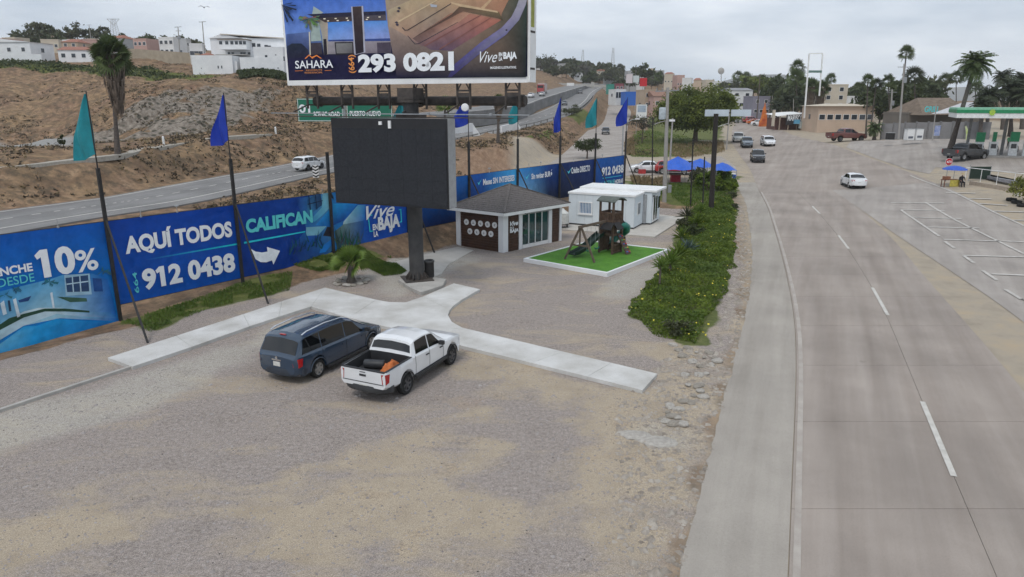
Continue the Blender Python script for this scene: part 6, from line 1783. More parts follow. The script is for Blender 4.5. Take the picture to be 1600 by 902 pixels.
def tree(name, label, base, H_, rx, rz, leaf='dark', ncl=26, nl=2600, ls=.22, ry=None, trunk=.22, cat='tree', group=None, zc=None, limbs=7, bark=None, spread=.3):
 ry = ry or rx
 base = Vector(base)
 rt = empty(name, base, RNG.uniform(0, 6), label, cat, group)
 zc = zc or H_ - rz
 p, cc = crown_points(rx, ry, rz, ncl, nl, spread)
 p[:, 2] += zc; cc = cc + np.array([0, 0, zc])
 ok = p[:, 2] > .12; p = p[ok]
 U, V = leaf_arrays(p, ls)
 quads_mesh('crown', p, U, V, LEAF[leaf], rt)
 m_ = MB(); tz = max(.3, zc - rz * .45)
 m_.path([(0, 0, -.2), (.05, .03, tz * .5), (0, .05, tz)], [trunk * 1.15, trunk * .85, trunk * .7], 8)
 for k in range(limbs):
  c = Vector(cc[int(RNG.integers(0, len(cc)))])
  s = Vector((0, .05, tz * .9)); mid = s.lerp(c, .5) + Vector((0, 0, .15 * rz))
  m_.path([s, mid, c], [trunk * .55, trunk * .35, trunk * .12], 6)
 m_.build('trunk', bark or BARK, rt, smooth=60)
 return rt
def fan_crown(nf, r, droop=.6, seed=0, seg=13, span=2.35):
 rnd = random.Random(seed)
 vs, fs = [], []
 for k in range(nf):
  az = 2 * math.pi * (k * .618) + rnd.uniform(-.2, .2)
  el = math.pi / 2 - span * ((k + .5) / nf) ** .8 + rnd.uniform(-.12, .12)
  L = r * rnd.uniform(.82, 1.08)
  d = Vector((math.cos(az) * math.cos(el), math.sin(az) * math.cos(el), math.sin(el)))
  p0 = d * L * .08; p1 = d * L * .42
  side = d.cross(Vector((0, 0, 1)));
  if side.length < .01: side = Vector((1, 0, 0))
  side.normalize(); ro = rnd.uniform(-1.1, 1.1); side = side * math.cos(ro) + side.cross(d) * math.sin(ro); nrm = side.cross(d)
  b = len(vs); w = .018 * r
  vs += [p0 - side * w, p0 + side * w, p1 + side * w * .7, p1 - side * w * .7]; fs.append((b, b + 1, b + 2, b + 3))
  for j in range(seg):
   a = (j / (seg - 1) - .5) * 3.0
   dd = d * math.cos(a) + side * math.sin(a)
   Lj = L * .62 * (.72 + .28 * math.cos(a))
   tip = p1 + dd * Lj + nrm * (.02 * r) - Vector((0, 0, droop * Lj * .55 * (1 if el < .9 else .5)))
   m = p1 + dd * Lj * .55 + nrm * .03 * r
   ww = dd.cross(nrm).normalized() * (.05 * r)
   b = len(vs); vs += [p1, m + ww, tip, m - ww]; fs.append((b, b + 1, b + 2, b + 3))
 return vs, fs
def feather_crown(nf, r, seed=0, nl=14):
 rnd = random.Random(seed); vs, fs = [], []
 for k in range(nf):
  az = 2 * math.pi * (k * .618) + rnd.uniform(-.2, .2)
  el = 1.45 - 2.1 * ((k + .5) / nf) + rnd.uniform(-.1, .1); L = r * rnd.uniform(.85, 1.1)
  hd = Vector((math.cos(az), math.sin(az), 0)); pts = []
  p = Vector((0, 0, 0)); e = el
  for j in range(9):
   pts.append(p.copy()); p = p + (hd * math.cos(e) + Vector((0, 0, math.sin(e)))) * (L / 8); e -= .20
  side = Vector((-hd.y, hd.x, 0))
  for j in range(8):
   a, c = pts[j], pts[j + 1]; w = .025 * r * (1 - j / 9)
   b = len(vs); vs += [a - side * w, a + side * w, c + side * w * .8, c - side * w * .8]; fs.append((b, b + 1, b + 2, b + 3))
  for j in range(nl):
   t = .12 + .86 * j / nl; i = min(7, int(t * 8)); a = pts[i].lerp(pts[i + 1], t * 8 - i); dr = (pts[i + 1] - pts[i]).normalized()
   ll = r * .30 * math.sin(math.pi * min(1, .25 + t * .75))
   for sg in (1, -1):
    tip = a + (side * sg * .85 + dr * .55 - Vector((0, 0, .35 + rnd.uniform(0, .25)))) * ll
    m = a.lerp(tip, .5) + Vector((0, 0, .05 * ll)); ww = dr * (.035 * r)
    b = len(vs); vs += [a, m + ww, tip, m - ww]; fs.append((b, b + 1, b + 2, b + 3))
 return vs, fs
PALMC = {}
def palm(name, label, base, top, r, kind='fan', nf=34, leaf='palm', tr=.16, skirt=0.0, skirt_r=.9, seed=0, group=None, bend=None, seg=13, cat='palm tree', span=2.35):
 base, top = Vector(base), Vector(top)
 rt = empty(name, base, 0, label, cat, group)
 rel = top - base
 key = (kind, nf, leaf, seed % 3, seg, span)
 if key not in PALMC:
  v, f = fan_crown(nf, 1.0, .3, seed % 3, seg, span) if kind == 'fan' else feather_crown(nf, 1.0, seed % 3)
  m_ = MB(); m_.add(v, f); o = m_.build('crown', LEAF[leaf], rt); PALMC[key] = o.data
 else: o = link_mesh('crown', PALMC[key], None, rt)
 o.location = rel; o.scale = (r, r, r); o.rotation_euler = (0, 0, seed * 1.7)
 m_ = MB(); n = 9; pts, rad = [], []
 b = Vector(bend) if bend else Vector((0, 0, 0))
 for k in range(n + 1):
  t = k / n; pts.append(rel * t + b * math.sin(math.pi * t)); rad.append(tr * (1.35 - .5 * min(1, t * 3)) * (1 - .15 * t))
 pts[0] = pts[0] - Vector((0, 0, .3))
 m_.path(pts, rad, 9); m_.build('trunk', PBARK, rt, smooth=70)
 if skirt > 0:
  rnd = random.Random(seed + 50); vs, fs = [], []
  nS = int(150 + skirt * 40)
  for k in range(nS):
   a = rnd.uniform(0, 6.283); u = rnd.random(); z = -skirt * u + .25
   rr = skirt_r * (1 - .62 * u ** 1.4) * rnd.uniform(.55, 1.0)
   p = rel + Vector((math.cos(a) * rr, math.sin(a) * rr, z))
   L = rnd.uniform(.7, 1.2) * min(1.2, skirt * .4); t = Vector((-math.sin(a), math.cos(a), 0)) * rnd.uniform(.08, .17)
   e = p + Vector((-math.cos(a) * .15, -math.sin(a) * .15, -L)); q = rel + Vector((0, 0, min(.2, z + .5)))
   b0 = len(vs); vs += [p + (q - p) * .35, p + t, e, p - t]; fs.append((b0, b0 + 1, b0 + 2, b0 + 3))
  m_ = MB(); m_.add(vs, fs); m_.build('dead_frond_skirt', LEAF['dead'], rt)
  m_ = MB(); m_.path([rel + Vector((0, 0, .2)), rel - Vector((0, 0, skirt * .5)), rel - Vector((0, 0, skirt))], [skirt_r * .6, skirt_r * .5, tr], 10); m_.build('skirt_core', LEAF['dead'], rt, smooth=60)
 return rt
def palm_px(label, bpx_, tpx, r_px, Y=None, **kw):
 b = T(*bpx_) if Y is None else Vector((AT(*bpx_, Y).x, Y, 0))
 if Y is not None: b.z = h(b.x, b.y)
 t = AT(tpx[0], tpx[1], b.y)
 return palm('palm_tree', label, b, t, r_px * b.y / 1128, **kw)
palm_px('tall fan palm with a thick skirt of dead fronds left of the boulder knoll', (184, 243), (174, 88), 34, nf=52, skirt=5.4, skirt_r=1.4, tr=.25, seed=1, seg=15)
palm_px('tall palm leaning right beside the petrol station canopy', (1482, 243), (1524, 100), 34, nf=40, tr=.34, seed=2, kind='feather', leaf='palm')
for i, (b_, t_, r_, Y_, kw, lb) in enumerate((
 ((1405, 200), (1416, 84), 15, 150, {}, 'tallest slim fan palm rising above the grey wall'),
 ((1392, 200), (1388, 128), 14, 155, {}, 'fan palm just right of the twin palms'),
 ((1432, 195), (1429, 120), 19, 150, dict(leaf='palmd'), 'bushy dark fan palm right of the tallest slim palm'),
 ((1412, 195), (1410, 134), 11, 165, {}, 'small fan palm in front of the tallest slim palm trunk'),
 ((1354, 205), (1356, 128), 14, 140, {}, 'left of the twin fan palms beside the peach building'),
 ((1360, 205), (1369, 133), 13, 142, dict(leaf='palmd'), 'right of the twin fan palms beside the peach building'),
 ((1342, 190), (1340, 137), 10, 220, {}, 'distant fan palm left of the twin palms'),
 ((1479, 175), (1477, 125), 13, 230, {}, 'left of two distant palms left of the leaning palm'),
 ((1495, 175), (1494, 122), 14, 230, {}, 'right of two distant palms left of the leaning palm'),
 ((1300, 185), (1298, 124), 11, 260, {}, 'fan palm top behind the beige upper storey'),
 ((1243, 195), (1246, 106), 15, 200, {}, 'tall fan palm left of the empty sign frame'),
 ((1247, 195), (1244, 124), 18, 195, dict(leaf='palm'), 'lower fan palm crown left of the empty sign frame'),
 ((1212, 190), (1213, 127), 9, 260, {}, 'small distant palm right of the white two storey building'),
 ((1526, 190), (1524, 140), 15, 200, {}, 'palm top just right of the leaning palm crown'),
 ((1153, 160), (1153, 120), 11, 420, {}, 'first of four skyline palms above the big green tree'),
 ((1166, 160), (1166, 122), 11, 420, {}, 'second of four skyline palms above the big green tree'),
 ((1178, 165), (1178, 128), 11, 400, {}, 'third of four skyline palms above the big green tree'),
 ((1190, 165), (1190, 124), 9, 430, {}, 'fourth of four skyline palms above the big green tree'),
 ((1028, 165), (1028, 121), 9, 380, {}, 'skyline palm right of the red sign'),
 ((969, 130), (969, 108), 9, 560, dict(leaf='palmd'), 'dark palm on the far town hill'),
 ((1465, 160), (1464, 132), 8, 300, {}, 'tiny palm behind the thatched roof'))):
 palm_px(lb, b_, t_, r_, Y_, nf=26, tr=.17, seed=i, group='palms', seg=9, **kw)
palm_px('fan palm with grey skirt right of the sign frame leg', (1268, 198), (1268, 137), 17, 172, nf=34, skirt=6.0, skirt_r=1.7, tr=.3, seed=4, group='palms', seg=9)
palm_px('second skirted fan palm touching the beige upper storey', (1282, 198), (1283, 139), 16, 176, nf=34, skirt=6.0, skirt_r=1.7, tr=.3, seed=5, group='palms', seg=9)
palm_px('low feather palm bush at the corner of the grey wall', (1366, 219), (1366, 200), 17, None, nf=30, kind='feather', leaf='palm', tr=.3, seed=6, group='palms')
for i, (x, y_, r_, Y_) in enumerate(((1545, 150, 30, 118), (1582, 140, 34, 122), (1535, 165, 22, 112), (1612, 148, 34, 118), (1568, 120, 20, 150), (1598, 125, 24, 150))):
 palm_px(ORD[i] + ' from left of the dense feather palms behind the station canopy', (x, 195), (x, y_), r_, Y_, nf=34, kind='feather', leaf='palmd', tr=.35, seed=i, group='feather palms behind the canopy')
for i, (x, y_, r_, Y_) in enumerate(((1232, 160, 22, 190), (1214, 165, 18, 200), (1252, 158, 16, 186))):
 palm_px('dark feather palm above the seafood shack, ' + ('middle', 'left', 'right')[i] + ' of three', (x, 195), (x, y_), r_, Y_, nf=34, kind='feather', leaf='palmd', tr=.3, seed=i + 2, group='feather palms above the shack')
palm_px('skirted palm growing beside the highway guardrail below the billboard', (778, 224), (779, 157), 12, None, nf=24, skirt=2.4, skirt_r=.9, tr=.22, seed=3, seg=9)
palm_px('green palm crown behind the right end of the black screen', (696, 214), (695, 165), 17, 128, nf=28, tr=.25, seed=2, seg=9, leaf='young')
yp = T(549, 441)
yr = palm('young_palm', 'young bright green fan palm in a ring of stones by the fence', yp, yp + Vector((0, 0, .9)), 1.15, nf=24, span=1.55, leaf='young', tr=.22, seed=1, seg=15, cat='palm tree')
STONES = []
for k in range(4):
 bm = bmesh.new(); bmesh.ops.create_icosphere(bm, subdivisions=2, radius=1)
 for v in bm.verts:
  n_ = mnoise.noise(v.co * 1.1 + Vector((k * 7, 0, 0))); v.co *= 1 + .38 * n_; v.co.z *= .62; v.co.x *= 1.2
 me_ = bpy.data.meshes.new('stone'); bm.to_mesh(me_); bm.free()
 me_.materials.append(M('stone_%d' % (k % 2), [(.26, .235, .20), (.36, .335, .30)][k % 2], rough=.9, var=.25, scale=3, bump=.3, bscale=8)); STONES.append(me_)
def stone(p, r, label, group, k):
 o = link_mesh('stone', STONES[k % 4], None, None, p); o.scale = (r, r * random.uniform(.8, 1.1), r * random.uniform(.7, 1)); o.rotation_euler = (0, 0, random.uniform(0, 6)); return tag(o, label, 'stone', group)
for k in range(13):
 a = math.pi + 2 * math.pi * k / 13 + random.uniform(-.1, .1); q = yp + Vector((math.cos(a), math.sin(a), 0)) * random.uniform(.72, .9); q.z = h(q.x, q.y) + .05
 stone(q, random.uniform(.13, .21), ORD[k] + ' stone counted anticlockwise from the left in the young palm ring', 'stones around the young palm', k)
rub = [(1060, 548), (1075, 545), (1088, 552), (1100, 560), (1108, 553), (1116, 561), (1082, 565), (1095, 572), (1075, 603), (1088, 606), (1094, 612), (1084, 618), (1098, 620), (1068, 625), (1080, 628), (1092, 604), (1043, 645), (1050, 652), (1058, 655), (1040, 660), (1052, 664), (1062, 640), (1047, 635), (1033, 657), (1066, 664), (1104, 583), (1070, 585), (1112, 570), (1066, 557), (1052, 540), (1092, 585), (1120, 566)]
for k, (x, y_) in enumerate(sorted(rub)):
 q = G(x, y_); q.z = h(q.x, q.y) + .03
 stone(q, random.uniform(.08, .19), ORD[k] + ' from left of the loose pale stones between walkway and road', 'loose stones in the rubble strip', k)
def slab_rock(px, py, r, label):
 q = G(px, py); q.z = h(q.x, q.y) + .0; o = link_mesh('concrete_lump', STONES[1], None, None, q); o.scale = (r, r * .8, r * .28); tag(o, label, 'stone')
slab_rock(993, 680, .42, 'large flat pale lump of broken concrete on the lot'); slab_rock(1028, 690, .50, 'wide flat pale concrete lump right of the first one'); slab_rock(980, 485, .18, 'white stone at the near tip of the planted strip')
# pebbles and grit over the lot
def pebbles(name, poly, n, smin, smax, mat, zoff=0.0, power=1.0):
 x0, x1 = min(p[0] for p in poly), max(p[0] for p in poly); y0, y1 = min(p[1] for p in poly), max(p[1] for p in poly)
 P = RNG.uniform((x0, y0), (x1, y1), (n * 3, 2)); P = P[in_poly(P[:, 0], P[:, 1], poly)][:n]
 vs, fs = [], []
 t = np.array([(0, 0, .8), (1, 0, 0), (-.4, .9, 0), (-.6, -.8, 0), (0.3, -.9, .1)])
 S_ = smin + (smax - smin) * RNG.random(len(P)) ** (2 if smax > .1 else 3)
 A = RNG.uniform(0, 6.28, len(P)); Zs = np.array([h(a, b) for a, b in P])
 ca, sa = np.cos(A), np.sin(A)
 V = np.empty((len(P), 5, 3))
 for k in range(5):
  V[:, k, 0] = P[:, 0] + S_ * (t[k, 0] * ca - t[k, 1] * sa); V[:, k, 1] = P[:, 1] + S_ * (t[k, 0] * sa + t[k, 1] * ca); V[:, k, 2] = Zs + zoff + S_ * t[k, 2] * .7
 F = (np.arange(len(P))[:, None, None] * 5 + np.array([(0, 1, 2), (0, 2, 3), (0, 3, 4), (0, 4, 1)])[None]).reshape(-1, 3)
 me_ = bpy.data.meshes.new(name); me_.from_pydata(V.reshape(-1, 3).tolist(), [], F.tolist()); me_.materials.append(mat)
 return tag(link_mesh(name, me_, None), kind='stuff')
lotpoly = [(p.x, p.y) for p in gp([(-40, 902), (-40, 640), (210, 582), (480, 490), (650, 530), (1000, 622), (1120, 600), (1060, 902)])]
pebbles('gravel', lotpoly, 16000, .012, .045, M('gravel_stone', (.20, .175, .165), rough=.95, col2=(.38, .35, .33), scale=2.5, coord='Position'))
pebbles('dark_litter', lotpoly, 900, .008, .03, M('dark_grit', (.06, .05, .045), rough=.95, var=.4, coord='Position'))
pebbles('scattered_stones', lotpoly, 500, .03, .09, MATS['gravel_stone'])
edgep = [(p.x, p.y) for p in gp([(960, 640), (1060, 540), (1112, 548), (1142, 440), (1152, 385), (1152, 330), (1163, 330), (1174, 400), (1172, 450), (1146, 565), (1066, 902), (960, 902)])]
pebbles('roadside_rubble', edgep, 11000, .02, .14, M('rubble_stone', (.20, .17, .14), rough=.95, col2=(.42, .38, .33), scale=2, coord='Position'))
# planted strip along the road
strip = [G(a, b) for a, b in ((980, 492), (1001, 458), (1030, 425), (1046, 392), (1060, 350), (1076, 328), (1100, 316), (1142, 308), (1150, 330), (1149, 382), (1141, 432), (1122, 500), (1106, 541), (1064, 536), (1020, 518))]
sp_ = [(p.x, p.y) for p in strip]; LOWS = []
def scatter_poly(poly, n):
 x0, x1 = min(p[0] for p in poly), max(p[0] for p in poly); y0, y1 = min(p[1] for p in poly), max(p[1] for p in poly)
 P = RNG.uniform((x0, y0), (x1, y1), (int(n * 3.5), 2)); P = P[in_poly(P[:, 0], P[:, 1], poly)]
 return P[:n]
ex_ = [(p.x + .5 * (1 if p.x > 9.5 else -1), p.y) for p in strip]
P = scatter_poly(ex_, 92000)
dd = -poly_dist(P[:, 0], P[:, 1], sp_) + np.array([.45 * mnoise.noise((x * .8, y * .8, 11)) for x, y in P]); P, dd = P[dd > 0], dd[dd > 0]
hgt = np.array([max(0, .45 + .75 * mnoise.noise((x * .75, y * .75, 0)) + .35 * mnoise.noise((x * 2.1, y * 2.1, 3))) for x, y in P])
kp_ = hgt > .16 * RNG.random(len(P)) - .02; P, dd, hgt = P[kp_], dd[kp_], hgt[kp_]
zc_ = np.clip(dd / .35, 0, 1) * (.13 + .46 * hgt) * RNG.uniform(.25, 1.05, len(P)) + .02
C3 = np.stack([P[:, 0], P[:, 1], zc_], 1)
U, V = leaf_arrays(C3, .062, .8)
sel_ = np.array([mnoise.noise((x * .5, y * .5, 7)) + RNG.normal() * .25 > -.2 for x, y in P])
tag(quads_mesh('ground_cover_planting', C3[sel_], U[sel_], V[sel_], LEAF['cover']), kind='stuff'); tag(quads_mesh('olive_ground_cover', C3[~sel_], U[~sel_], V[~sel_], LEAF['grass']), kind='stuff')
Pf = scatter_poly(sp_, 900); Pf = Pf[np.array([mnoise.noise((x * .6, y * .6, 4)) > .12 for x, y in Pf])]; Cf = np.stack([Pf[:, 0], Pf[:, 1], np.array([.24 + .24 * (.5 + .5 * mnoise.noise((x * .9, y * .9, 0))) for x, y in Pf])], 1)
U, V = leaf_arrays(Cf, .05, 2.0)
tag(quads_mesh('yellow_flower_heads', Cf, U, V * 1.6, M('flower_yellow', (.62, .52, .05), rough=.7)), kind='stuff')
for i, c_ in enumerate(scatter_poly(sp_, 16)):
 r_ = RNG.uniform(.45, .8); lf = ['cover', 'grass', 'olive', 'cover'][i % 4]
 LOWS.append((c_[1], c_[0], r_, lf))
def spiky(name, label, base, r, n, leaf, hgt=1.0, w=.05, cat='plant', group=None, stem=0.0):
 rt = empty(name, base, 0, label, cat, group); vs, fs = [], []
 for k in range(n):
  az = k * 2.4 + random.uniform(-.2, .2); el = 1.5 - 1.5 * ((k + .5) / n); d = Vector((math.cos(az) * math.cos(el), math.sin(az) * math.cos(el), math.sin(el) * hgt))
  s = Vector((-math.sin(az), math.cos(az), 0)) * (w * r); L = r * random.uniform(.8, 1.1); o = Vector((0, 0, stem))
  b0 = len(vs); vs += [o - s * .6, o + s * .6, o + d * L * .5 + s, o + d * L - Vector((0, 0, .12 * r)), o + d * L * .5 - s]; fs.append((b0, b0 + 1, b0 + 2, b0 + 3, b0 + 4))
 m_ = MB(); m_.add(vs, fs); m_.build('leaf_rosette', LEAF[leaf], rt)
 m_ = MB(); m_.path([(0, 0, -.1), (0, 0, stem + .1)], [.08 * r, .06 * r], 7); m_.build('stem', BARK, rt)
 return rt
for i, (x, y_, r, lf, st, lb) in enumerate(((1046, 432, .85, 'young', .35, 'bright yucca nearest the turf corner in the planted strip'), (1030, 455, .55, 'young', .75, 'thin stemmed yucca at the left edge of the planted strip'), (1060, 415, .8, 'cover', .3, 'dark yucca behind the bright one in the planted strip'),
  (1074, 398, .75, 'blue', .1, 'blue grey agave in the middle of the planted strip'), (1064, 382, .7, 'cover', .2, 'small yucca left of the blue agave'), (1088, 362, .8, 'cover', .3, 'yucca in the upper part of the planted strip'), (1073, 350, .8, 'olive', .3, 'grey green spiky plant by the deck corner'), (1094, 338, .7, 'young', .2, 'small green rosette near the far end of the strip'))):
 spiky('yucca_plant', lb, G(x, y_), r * 1.35, 40, lf, stem=st * 1.5 + .15, group='spiky plants in the planted strip')
for i, (x, y_, r, z_, lf, lb) in enumerate(((1080, 372, .9, .8, 'dark', 'round dark shrub in the middle of the planted strip'), (1072, 360, .8, .7, 'olive', 'grey green shrub beside the concrete deck'), (1092, 352, .8, .7, 'cover', 'green shrub near the far end of the planted strip'))):
 tree('shrub', lb, G(x, y_), z_ * 1.5, r, z_ * .75, lf, 12, 900, .09, trunk=.04, cat='shrub', group='shrubs in the planted strip', zc=z_ * .7)
for i, (y_, x, r_, lf) in enumerate(sorted(LOWS)):
 tree('low_shrub', ORD[i] + ' nearest of the low mounded shrubs in the roadside planted strip', (x, y_, 0), r_ * 1.1, r_, r_ * .5, lf, 12, 700, .07, trunk=.03, cat='shrub', group='low shrubs in the planted strip', zc=r_ * .42, limbs=3)
# grass on the banks by the fence
def grass(name, polys, n, ht, leaf):
 Cs, Us, Vs = [], [], []
 for poly in polys:
  pl = [(p.x, p.y) for p in poly]; P = scatter_poly(pl, n)
  keep = np.array([mnoise.noise((x * .8, y * .8, 2)) > -.22 for x, y in P]); P = P[keep]
  z = np.array([h(x, y) for x, y in P]); hh = ht * RNG.uniform(.4, 1.2, len(P))
  C = np.stack([P[:, 0], P[:, 1], z + hh * .45], 1); d = rand_dirs(len(P), 2.2)
  a = rand_dirs(len(P)); s = np.cross(d, a); s /= np.linalg.norm(s, axis=1, keepdims=True)
  Cs.append(C); Us.append(d * hh[:, None] * .5); Vs.append(s * hh[:, None] * .13)
 return tag(quads_mesh(name, np.concatenate(Cs), np.concatenate(Us), np.concatenate(Vs), LEAF[leaf]), kind='stuff')
grass('bank_grass', [[T(a, b) for a, b in l] for l in ([(188, 505), (300, 470), (400, 436), (458, 425), (452, 455), (330, 482), (235, 520)], [(440, 412), (560, 384), (590, 402), (500, 426)], [(560, 405), (610, 402), (640, 428), (600, 432)])], 7000, .17, 'grass')
grass('verge_grass', [[T(a, b) for a, b in l] for l in ([(1045, 290), (1150, 282), (1150, 310), (1075, 325), (1050, 310)], [(985, 290), (1040, 290), (1040, 305), (1000, 300)], [(990, 205), (1110, 222), (1122, 240), (1040, 246), (985, 246)])], 6500, .35, 'grass')
grass('dry_verge_grass', [[T(a, b) for a, b in l] for l in ([(1040, 228), (1130, 222), (1132, 238), (1060, 248)], [(975, 225), (990, 215), (992, 245), (976, 240)], [(985, 278), (1040, 282), (1040, 294), (990, 292)])], 3000, .6, 'dry')
# dry scrub over the hillside
idxs = np.argwhere((GY > 60) & (GY < 185) & (GX < 30) & (GX > -190) & (SLOPE_MASK > .35) & (pave < .1) & (gbare < .5))
pick = idxs[RNG.choice(len(idxs), 17000)]
Cs = []
for i, j in pick:
 x = GX[i, j] + RNG.uniform(-.8, .8); y_ = GY[i, j] + RNG.uniform(-.8, .8)
 if mnoise.noise((x * .09, y_ * .09, 9)) < -.12: continue
 r = RNG.uniform(.12, .55) ; n_ = 7
 Cs.append(np.array([x, y_, h(x, y_) + r * .25]) + RNG.normal(size=(n_, 3)) * r * np.array([.5, .5, .3]))
Cs = np.concatenate(Cs); U, V = leaf_arrays(Cs, .17, .3)
cut = len(Cs) * 6 // 10
tag(quads_mesh('dry_scrub', Cs[:cut], U[:cut], V[:cut], LEAF['scrub']), kind='stuff'); tag(quads_mesh('dry_hill_grass', Cs[cut:], U[cut:], V[cut:] * .7, LEAF['dry']), kind='stuff')
gh = [[T(a, b) for a, b in l] for l in ([(-30, 92), (100, 100), (150, 106), (240, 108), (300, 122), (130, 114), (60, 114), (-30, 108)], [(370, 114), (448, 118), (448, 126), (375, 124)])]
for nm_, pl_ in (('hilltop_ice_plant', gh[0]), ('house_foot_ice_plant', gh[1])):
 P = scatter_poly([(p.x, p.y) for p in pl_], 5000); C = np.stack([P[:, 0], P[:, 1], np.array([h(a, b) for a, b in P]) + RNG.uniform(0, .6, len(P))], 1); U, V = leaf_arrays(C, .35, .8); tag(quads_mesh(nm_, C, U, V, LEAF['olive'] if nm_[0] == 'x' else LEAF['dark']), kind='stuff')
# trees
b = T(1086, 224); tree('broad_tree', 'big dense bright green broad tree beside the wide road', b, 11.6, 8.6, 5.3, 'bright', 130, 40000, .24, ry=7.5, trunk=.5, zc=5.6, spread=.22)
b = T(1003, 224); tree('bare_tree', 'thin grey half bare tree on the traffic island', b, 5.2, 3.6, 1.8, 'grey', 24, 900, .16, trunk=.12, limbs=18, zc=3.6)
b = T(917, 249); tree('small_tree', 'small dark round tree standing by the foot of the frontage road', b, 3.6, 2.3, 1.35, 'dark', 26, 3200, .14, trunk=.13, zc=2.1)
b = T(1000, 193); tree('green_bush', 'yellow green bush below the right blue end flag', b, 2.6, 2.6, 1.5, 'yellow', 16, 1200, .2, cat='shrub', trunk=.1, zc=1.2)
b = T(790, 190); tree('verge_bush', 'round dark bush on the slope between the carriageways', b, 2.0, 1.7, 1.0, 'dark', 12, 700, .2, cat='shrub', trunk=.08, zc=.8)
b = T(893, 180); tree('guardrail_bush', 'dark green bush beside the highway guardrail end', b, 3.2, 3.0, 1.6, 'olive', 14, 1000, .25, cat='shrub', trunk=.1, zc=1.3)
for i, (x, y_, rx, rz, lf) in enumerate(((1105, 300, 1.6, 1.1, 'cover'), (1122, 296, 1.5, 1.3, 'young'), (1092, 292, 1.3, 1.0, 'olive'), (1138, 300, 1.0, .7, 'cover'))):
 tree('leafy_bush', ('big leaved bush under the blue tents, ' + ('left of the thick black post', 'right of the thick black post', 'farthest left', 'farthest right')[i]), T(x, y_), rz * 2, rx, rz, lf, 14, 1100, .2, cat='shrub', trunk=.06, zc=rz, group='bushes below the blue tents')
b = T(1598, 322); tree('hedge_bush', 'yellow green hedge bush at the right edge of the picture', b + Vector((1.2, 1, 0)), 2.6, 2.0, 1.3, 'yellow', 22, 3000, .12, cat='shrub', trunk=.08, zc=1.3)
b = T(99, 230); tree('bench_shrub', 'small dark shrub beside the paved bench on the left', b, 1.4, .5, .7, 'dark', 8, 300, .12, cat='shrub', trunk=.05, zc=.7)
def far_tree(i, x, y_, Y, rx, rz, lf, lb, grp):
 p = AT(x, y_, Y); z = h(p.x, Y); hh = max(p.z - z, rz)
 return tree('far_tree', lb, (p.x, Y, z), hh + rz * .5, rx, rz, lf, 14, 480, rx * .16, trunk=.25, zc=hh, group=grp, limbs=3)
rnd = random.Random(21); k = 0
cl = []
for i in range(30):
 x = 838 + i * 6.6 + rnd.uniform(-3, 3); cl.append((x, 118 + rnd.uniform(-11, 12) + (x - 838) * .02, rnd.uniform(420, 590)))
for i, (x, y_, Y) in enumerate(sorted(cl)):
 far_tree(i, x, y_, Y, rnd.uniform(5, 9), rnd.uniform(3.5, 6.5), rnd.choice(['dark', 'olive', 'dark', 'olive', 'grey']), ORD[i] + ' from left of the hazy trees on the far town hill', 'trees on the far town hill')
lt = sorted([(35, 60), (58, 47), (75, 52), (98, 58), (60, 70), (38, 72), (85, 68), (160, 53), (150, 60), (210, 72), (225, 70), (245, 68), (268, 66), (290, 70), (300, 78), (222, 78), (190, 62), (120, 50), (105, 80), (60, 82)])
for i, (x, y_) in enumerate(lt):
 far_tree(i, x, y_, 330 if y_ < 66 else 290, rnd.uniform(4, 6.5), rnd.uniform(2.6, 4.2), rnd.choice(['dark', 'olive']), ORD[i] + ' from left of the trees among the hillside houses', 'trees among the hillside houses')
rt_ = sorted([(1178, 132, 320, 9, 5, 'bright'), (1196, 136, 330, 8, 5, 'olive'), (1206, 150, 240, 5, 5, 'dark'), (1220, 145, 250, 7, 6, 'dark'), (1240, 150, 230, 7, 7, 'dark'), (1330, 150, 260, 8, 4, 'olive'), (1345, 155, 220, 6, 4, 'dark'),
  (1378, 165, 160, 5, 5, 'dark'), (1392, 160, 165, 5, 6, 'dark'), (1408, 168, 158, 4, 4.5, 'dark'), (1424, 158, 170, 5, 6, 'dark'), (1442, 152, 190, 6, 5, 'dark'), (1455, 148, 220, 6, 5, 'olive'), (1160, 136, 380, 8, 4, 'olive'), (1140, 140, 400, 9, 4, 'olive'), (1310, 152, 300, 8, 4, 'olive'), (1365, 160, 200, 5, 5, 'dark')])
for i, t in enumerate(rt_): far_tree(i, t[0], t[1], t[2], t[3], t[4], t[5], ORD[i] + ' from left of the dark trees right of the wide road', 'dark trees right of the wide road')
ft2 = sorted((838 + 12 + i * 9, 128 + rnd.uniform(-4, 4)) for i in range(14))
for i, (x, y_) in enumerate(ft2): far_tree(i, x, y_, rnd.uniform(520, 640), rnd.uniform(5, 8), rnd.uniform(3, 5), rnd.choice(['dark', 'olive']), ORD[i] + ' from left of the low trees behind the gantry', 'low trees behind the gantry')
